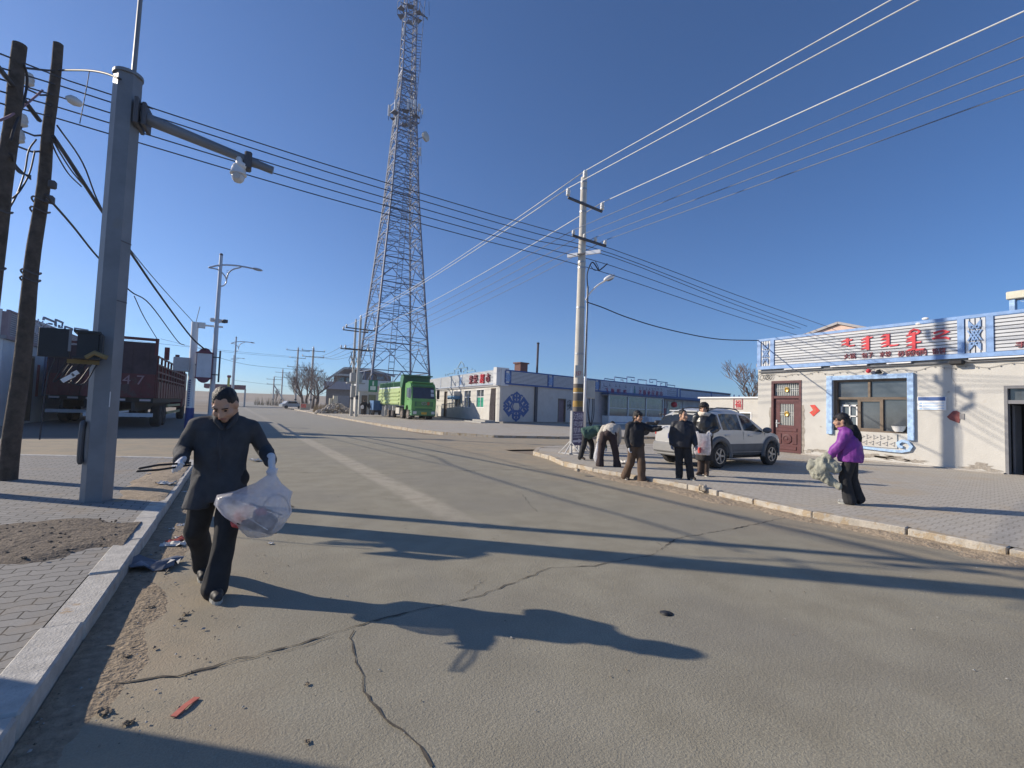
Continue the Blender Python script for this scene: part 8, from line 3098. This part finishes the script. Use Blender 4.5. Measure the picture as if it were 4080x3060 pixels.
def g_(u, v, D):
    p = PR(u, v, D)
    return Vector((p.x, p.y, .1))


tree(g_(1259, 1625, 78), 9.2, .95, 5, 'gnarled bare tree with low spreading limbs before the old grey house', r0=.3, levels=5)
tree(g_(1222, 1622, 92), 9.5, .7, 8, 'dense bare tree between the two tall line poles')
tree(g_(1205, 1620, 112), 11, .65, 12, 'tall bare tree at the left side of the roadside clump')
tree(g_(1243, 1622, 98), 9.5, .7, 15, 'round bare tree at the right side of the roadside clump')
tree(g_(1172, 1615, 140), 10, .6, 19, 'slim bare tree left of the roadside clump', rmin=.02)
tree(g_(1098, 1610, 190), 7, .7, 23, 'tiny bare tree far away beside the leftmost line pole', rmin=.025, levels=4)
p = PR(2985, 1600, 46)
tree(Vector((p.x, p.y, .1)), 7.8, .75, 27, 'bare tree rising behind the white kiosk at the restaurant corner', 'none', rmin=.016)['group'] = 'bare tree by the kiosk'

# A-board advertising weighing, coal and fodder
P0, P1 = Vector((9.13, 12.05, .12)), Vector((9.80, 12.30, .12))
FA = Facade((P0.x, P0.y), (P1.x - P0.x, P1.y - P0.y), ((P1.y - P0.y), -(P1.x - P0.x)))
Wd = (P1 - P0).length
ab = thing('sign_board', 'purple standing board with white characters and arrow at the foot of the concrete pole', 'sign', P0)
ztp = FA.hit(2248, 1638)[1]
zbt = FA.hit(2250, 1778)[1]
obj('board', FA.box(MB(), .05, Wd, .0, .03, zbt, ztp), mat('board_purple', (.085, .075, .16), .5, var=.15, scale=3), ab)
M_chr = mat('character_white', (.62, .61, .68), .6)
hh = ztp - zbt
for ch, sx_, fz, w_, fh in (('过', .28, .86, .22, .2), ('磅', .72, .86, .22, .2), ('卖', .28, .64, .21, .165), ('煤', .72, .64, .21, .165), ('草', .28, .445, .21, .165), ('料', .72, .445, .21, .165)):
    text(ch, 'board_character', M_chr, ab, FA.P(.05 + (Wd - .05) * sx_, .031, zbt + hh * fz), FA.rd(), w_ * 1.3 * (Wd / .7), hh * fh, .004)
for num, fz in (('15848880182', .32), ('13947820214', .245)):
    text(num, 'board_number', M_chr, ab, FA.P(.05 + (Wd - .05) * .5, .031, zbt + hh * fz), FA.rd(), Wd * .8, hh * .05, .004)
mb = MB()
za = zbt + hh * .13
FA.prism(mb, [(.1, za - .035), (Wd * .6, za - .035), (Wd * .6, za - .075), (Wd * .93, za), (Wd * .6, za + .075), (Wd * .6, za + .035), (.1, za + .035)], .031, .004)
obj('board_arrow', mb, M_chr, ab)
mb = MB()
FA.box(mb, -.02, .05, -.02, .05, .12, ztp + .02)
FA.box(mb, Wd * .72, Wd * .88, -.03, .02, .14, zbt)
for s_ in (.02, Wd - .02):
    FA.box(mb, s_ - .025, s_ + .025, -.45, .45, .12, .16)
FA.box(mb, -.1, Wd + .1, .0, .04, .125, .17)
for s_, o_ in ((.0, .4), (.0, -.4), (Wd, .4), (Wd, -.4)):
    mb.bar(FA.P(s_, o_, .15), FA.P(s_, 0, .55), .03)
mb.bar(FA.P(-.34, .02, .15), FA.P(.02, .02, .5), .03)
mb.bar(FA.P(Wd + .34, .02, .15), FA.P(Wd - .02, .02, .5), .03)
obj('board_stand', mb, mat('stand_pale', (.55, .54, .52), .5), ab)

# rubble heap by the yard wall, weeds at its foot
rnd = random.Random(4)
mb = MB()
for k in range(240):
    u = rnd.uniform(1262, 1392)
    D = rnd.uniform(62, 69)
    p = PR(u, 1640, D)
    hgt = 1.25 * max(0, 1 - abs(u - 1345) / 62) ** .8 + .35 * max(0, 1 - abs(u - 1300) / 45)
    r_ = rnd.uniform(.12, .38)
    mb.ball((p.x, p.y, .15 + rnd.uniform(0, 1) * hgt), (r_, r_ * rnd.uniform(.5, 1), r_ * rnd.uniform(.4, .9)), Matrix.Rotation(rnd.uniform(0, 6), 3, 'X') @ Matrix.Rotation(rnd.uniform(0, 6), 3, 'Z'), 6, 4)
o = obj('rubble_heap', mb, mat('rubble_grey', (.34, .31, .27), .95, var=.4, scale=3))
o['kind'] = 'stuff'
o['label'] = 'heap of broken stones and soil in front of the cream yard wall'
mb = MB()
for k in range(700):
    u = rnd.uniform(1250, 1312) if k < 420 else rnd.uniform(1010, 1240)
    D = rnd.uniform(68, 76) if k < 420 else rnd.uniform(150, 185)
    p = PR(u, 1630, D)
    s_ = 1 if k < 420 else 2.0
    h_ = rnd.uniform(.4, 1.5) * s_
    q = Vector((p.x, p.y, .0))
    e_ = Vector((rnd.uniform(-.3, .3), rnd.uniform(-.2, .2), h_))
    mb.add([q + Vector((-.03 * s_, 0, 0)), q + Vector((.03 * s_, 0, 0)), q + e_], [(0, 1, 2)])
o = obj('dry_weeds', mb, mat('weed_straw', (.36, .28, .17), .95, var=.3))
o['kind'] = 'stuff'
o['label'] = 'dry straw-coloured weeds by the bare trees and the far road edge'

# small debris swept against both kerbs: too many bits to count
mb = MB()
rnd = random.Random(9)
for k in range(1500):
    side = k % 5
    if side < 3:
        x = LK + .02 + abs(rnd.gauss(0, .28))
        y = rnd.uniform(.8, 12.5)
        z = .012
    elif side == 3:
        y = rnd.uniform(.5, 13.5)
        x = 7.5 - abs(rnd.gauss(0, .22)) + (.35 if y > 11.5 else 0)
        z = .03
    else:
        x, y = rnd.uniform(-.4, 7), rnd.uniform(.9, 11) ** 1
        z = .006
    r_ = rnd.uniform(.002, .008) * (1 if k % 40 else 2.0)
    a = rnd.uniform(0, 6.28)
    c_, s_ = math.cos(a) * r_, math.sin(a) * r_
    q = Vector((x, y, z))
    mb.cur = k % 3
    mb.add([q + Vector((c_ * 1.6, s_ * 1.6, 0)), q + Vector((-s_, c_, 0)), q + Vector((-c_ * 1.4, -s_ * 1.4, 0)), q + Vector((s_, -c_, 0)), q + Vector((0, 0, r_ * .9))], [(0, 1, 4), (1, 2, 4), (2, 3, 4), (3, 0, 4)])
o = obj('gravel', mb, [M_litter, M_conc, M_dirt])
o['kind'] = 'stuff'
o['label'] = 'loose gravel and crumbs of dry soil along the kerbs'
# clods on the soil heap
mb = MB()
for k in range(420):
    x, y = rnd.uniform(-3.2, -.95), rnd.uniform(4.0, 6.8)
    e = heap(x, y)
    if e < .25:
        continue
    r_ = rnd.uniform(.004, .018)
    mb.ball((x, y, .13 + .02 * e), (r_, r_ * .8, r_ * .7), Matrix.Rotation(rnd.uniform(0, 6), 3, 'Z'), 6, 4)
o = obj('soil_clods', mb, M_dirt)
o['kind'] = 'stuff'
o['label'] = 'clods of dry earth on the swept soil heap'


def scrap(u, v, sz_, m, label, seed, z=0.0, group=None, long=1.0, name='paper_scrap', cat='litter'):
    """one crumpled scrap lying on the ground"""
    rnd = random.Random(seed)
    p = G(u, v, z)
    vs, fs = [], []
    n_ = 6
    a0_ = rnd.uniform(0, 3)
    ca_, sa_ = math.cos(a0_), math.sin(a0_)
    for j in range(n_ + 1):
        for i in range(n_ + 1):
            x, y = (i / n_ - .5) * sz_ * long, (j / n_ - .5) * sz_
            q = Vector((i * .7 + seed, j * .7, seed))
            x += sz_ * .16 * noise.noise(q)
            y += sz_ * .16 * noise.noise(q + Vector((5, 5, 5)))
            zz = abs(noise.noise(q * .9 + Vector((2, 1, 0)))) * sz_ * .5 + .006
            vs.append((p.x + x * ca_ - y * sa_, p.y + x * sa_ + y * ca_, p.z + zz))
    for j in range(n_):
        for i in range(n_):
            a = j * (n_ + 1) + i
            fs.append((a, a + 1, a + n_ + 2, a + n_ + 1))
    return tag(obj(name, MB().add(vs, fs), m, None), label, cat, group)


p0, p1 = G(690, 2862), G(785, 2785)
d = (p1 - p0).normalized()
mb = MB()
mb.bar(p0 + Vector((0, 0, .008)), p0.lerp(p1, .5) + Vector((0, 0, .014)), .03, .004)
mb.bar(p0.lerp(p1, .5) + Vector((0, 0, .014)), p1 + Vector((0, 0, .008)), .03, .004)
tag(obj('red_strip', mb, mat('strip_red', (.50, .15, .11), .7, var=.25, scale=30)), 'faded red flat strip lying on the asphalt near the bottom left', 'strip')
M_pap = mat('scrap_white', (.62, .6, .56), .8, var=.2, scale=20)
M_pk2 = mat('scrap_red', (.5, .10, .07), .7, var=.3, scale=20)
M_bl = mat('scrap_blue', (.15, .165, .20), .5, var=.3, scale=12)
M_leaf = mat('scrap_brown', (.21, .165, .115), .9, var=.4, scale=30)
gk, gp = 'white scraps in the left gutter', 'brown scraps on the near asphalt'
scrap(712, 2155, .10, M_pk2, 'red rag in the gutter just behind the walking man\'s knee', 1, 0, None, 2.2, 'rag')
scrap(690, 2175, .11, M_pap, 'long pale scrap beside the red rag in the gutter', 2, 0, None, 2.0)
for k, (u, v, s_) in enumerate(((683, 2110, .06), (720, 2096, .07), (735, 1962, .07), (700, 2145, .05), (765, 1912, .09))):
    scrap(u, v, s_, M_pap, 'crumpled white scrap in the shaded left gutter', 10 + k, 0, gk)
scrap(660, 1930, .22, M_pap, 'crumpled pale wrapper on the pavement edge left of the man', 20, .13)
scrap(590, 1890, .07, M_pap, 'small white scrap on the pavers below the tong tips', 21, .125)
scrap(600, 2260, .28, M_bl, 'dusty blue plastic sheet lying in the kerb shadow', 22, .0, None, 1.5, 'plastic_sheet')
scrap(1078, 2168, .05, M_pap, 'lone white scrap on the road below the clear bag', 23)
scrap(1020, 1838, .22, M_pap, 'pale crumpled wrapper on the road behind the man\'s bag hand', 24)
scrap(668, 2250, .05, M_pk2, 'small pink scrap at the edge of the kerb shadow', 25, 0, None, 1.6)
scrap(2480, 1845, .28, M_pap, 'pale torn sheet on the pavement by the bending pair', 26, .14)
for k, (u, v, s_) in enumerate(((740, 2450, .05), (600, 2425, .06), (415, 2842, .07), (512, 2886, .05), (505, 2620, .05), (1162, 2020, .06), (722, 2473, .045), (1225, 2730, .03), (1225, 2960, .03))):
    scrap(u, v, s_ * .7, M_leaf, 'dry brown leaf or scrap on the sunlit asphalt', 40 + k, 0, gp, 1.3, 'leaf_scrap')
p = G(655, 2290)
tag(obj('twig', MB().tube(spline([p, p + Vector((.02, .09, .02)), p + Vector((.0, .2, .01))], 4), .006, 5), M_litter), 'pale dry twig lying by the edge of the kerb shadow', 'twig')
p = G(2655, 2445)
tag(obj('tar_spot', MB().lathe([(.045, 0), (.05, .004), (0, .007)], p, (0, 0, 1), 14), M_black, None, True), 'round black tar spot on the sunlit road near the head shadow', 'spot')
p = G(420, 2835)
# broken kerb lumps by the pavement edge on the right
for k, (u, v, r_, lab) in enumerate(((2800, 1943, .11, 'broken concrete lump on the right kerb beside the dark-clad person'), (2300, 1872, .07, 'small broken stone at the foot of the right kerb'))):
    mb = remesh(MB().box(G(u, v, .13), (r_ * 1.6, r_ * 1.1, r_ * .9), Matrix.Rotation(k + .5, 3, 'Z')), .012, 2, .02, 14, k)
    tag(obj('stone', mb, M_kerb), lab, 'stone')
# ================================================================ thin haze volume, added for the far fade and the veil of glare
hz = MB().bx(-330, 420, -60, 420, -1.2, 75)
m = bpy.data.materials.new('haze')
m.use_nodes = True
nn_ = m.node_tree.nodes
nn_.remove(nn_['Principled BSDF'])
pv = nn_.new('ShaderNodeVolumePrincipled')
pv.inputs['Color'].default_value = (.86, .9, 1, 1)
pv.inputs['Density'].default_value = .0005
pv.inputs['Anisotropy'].default_value = .3
m.node_tree.links.new(pv.outputs[0], nn_['Material Output'].inputs['Volume'])
ho = obj('haze', hz, m)
ho['kind'] = 'stuff'
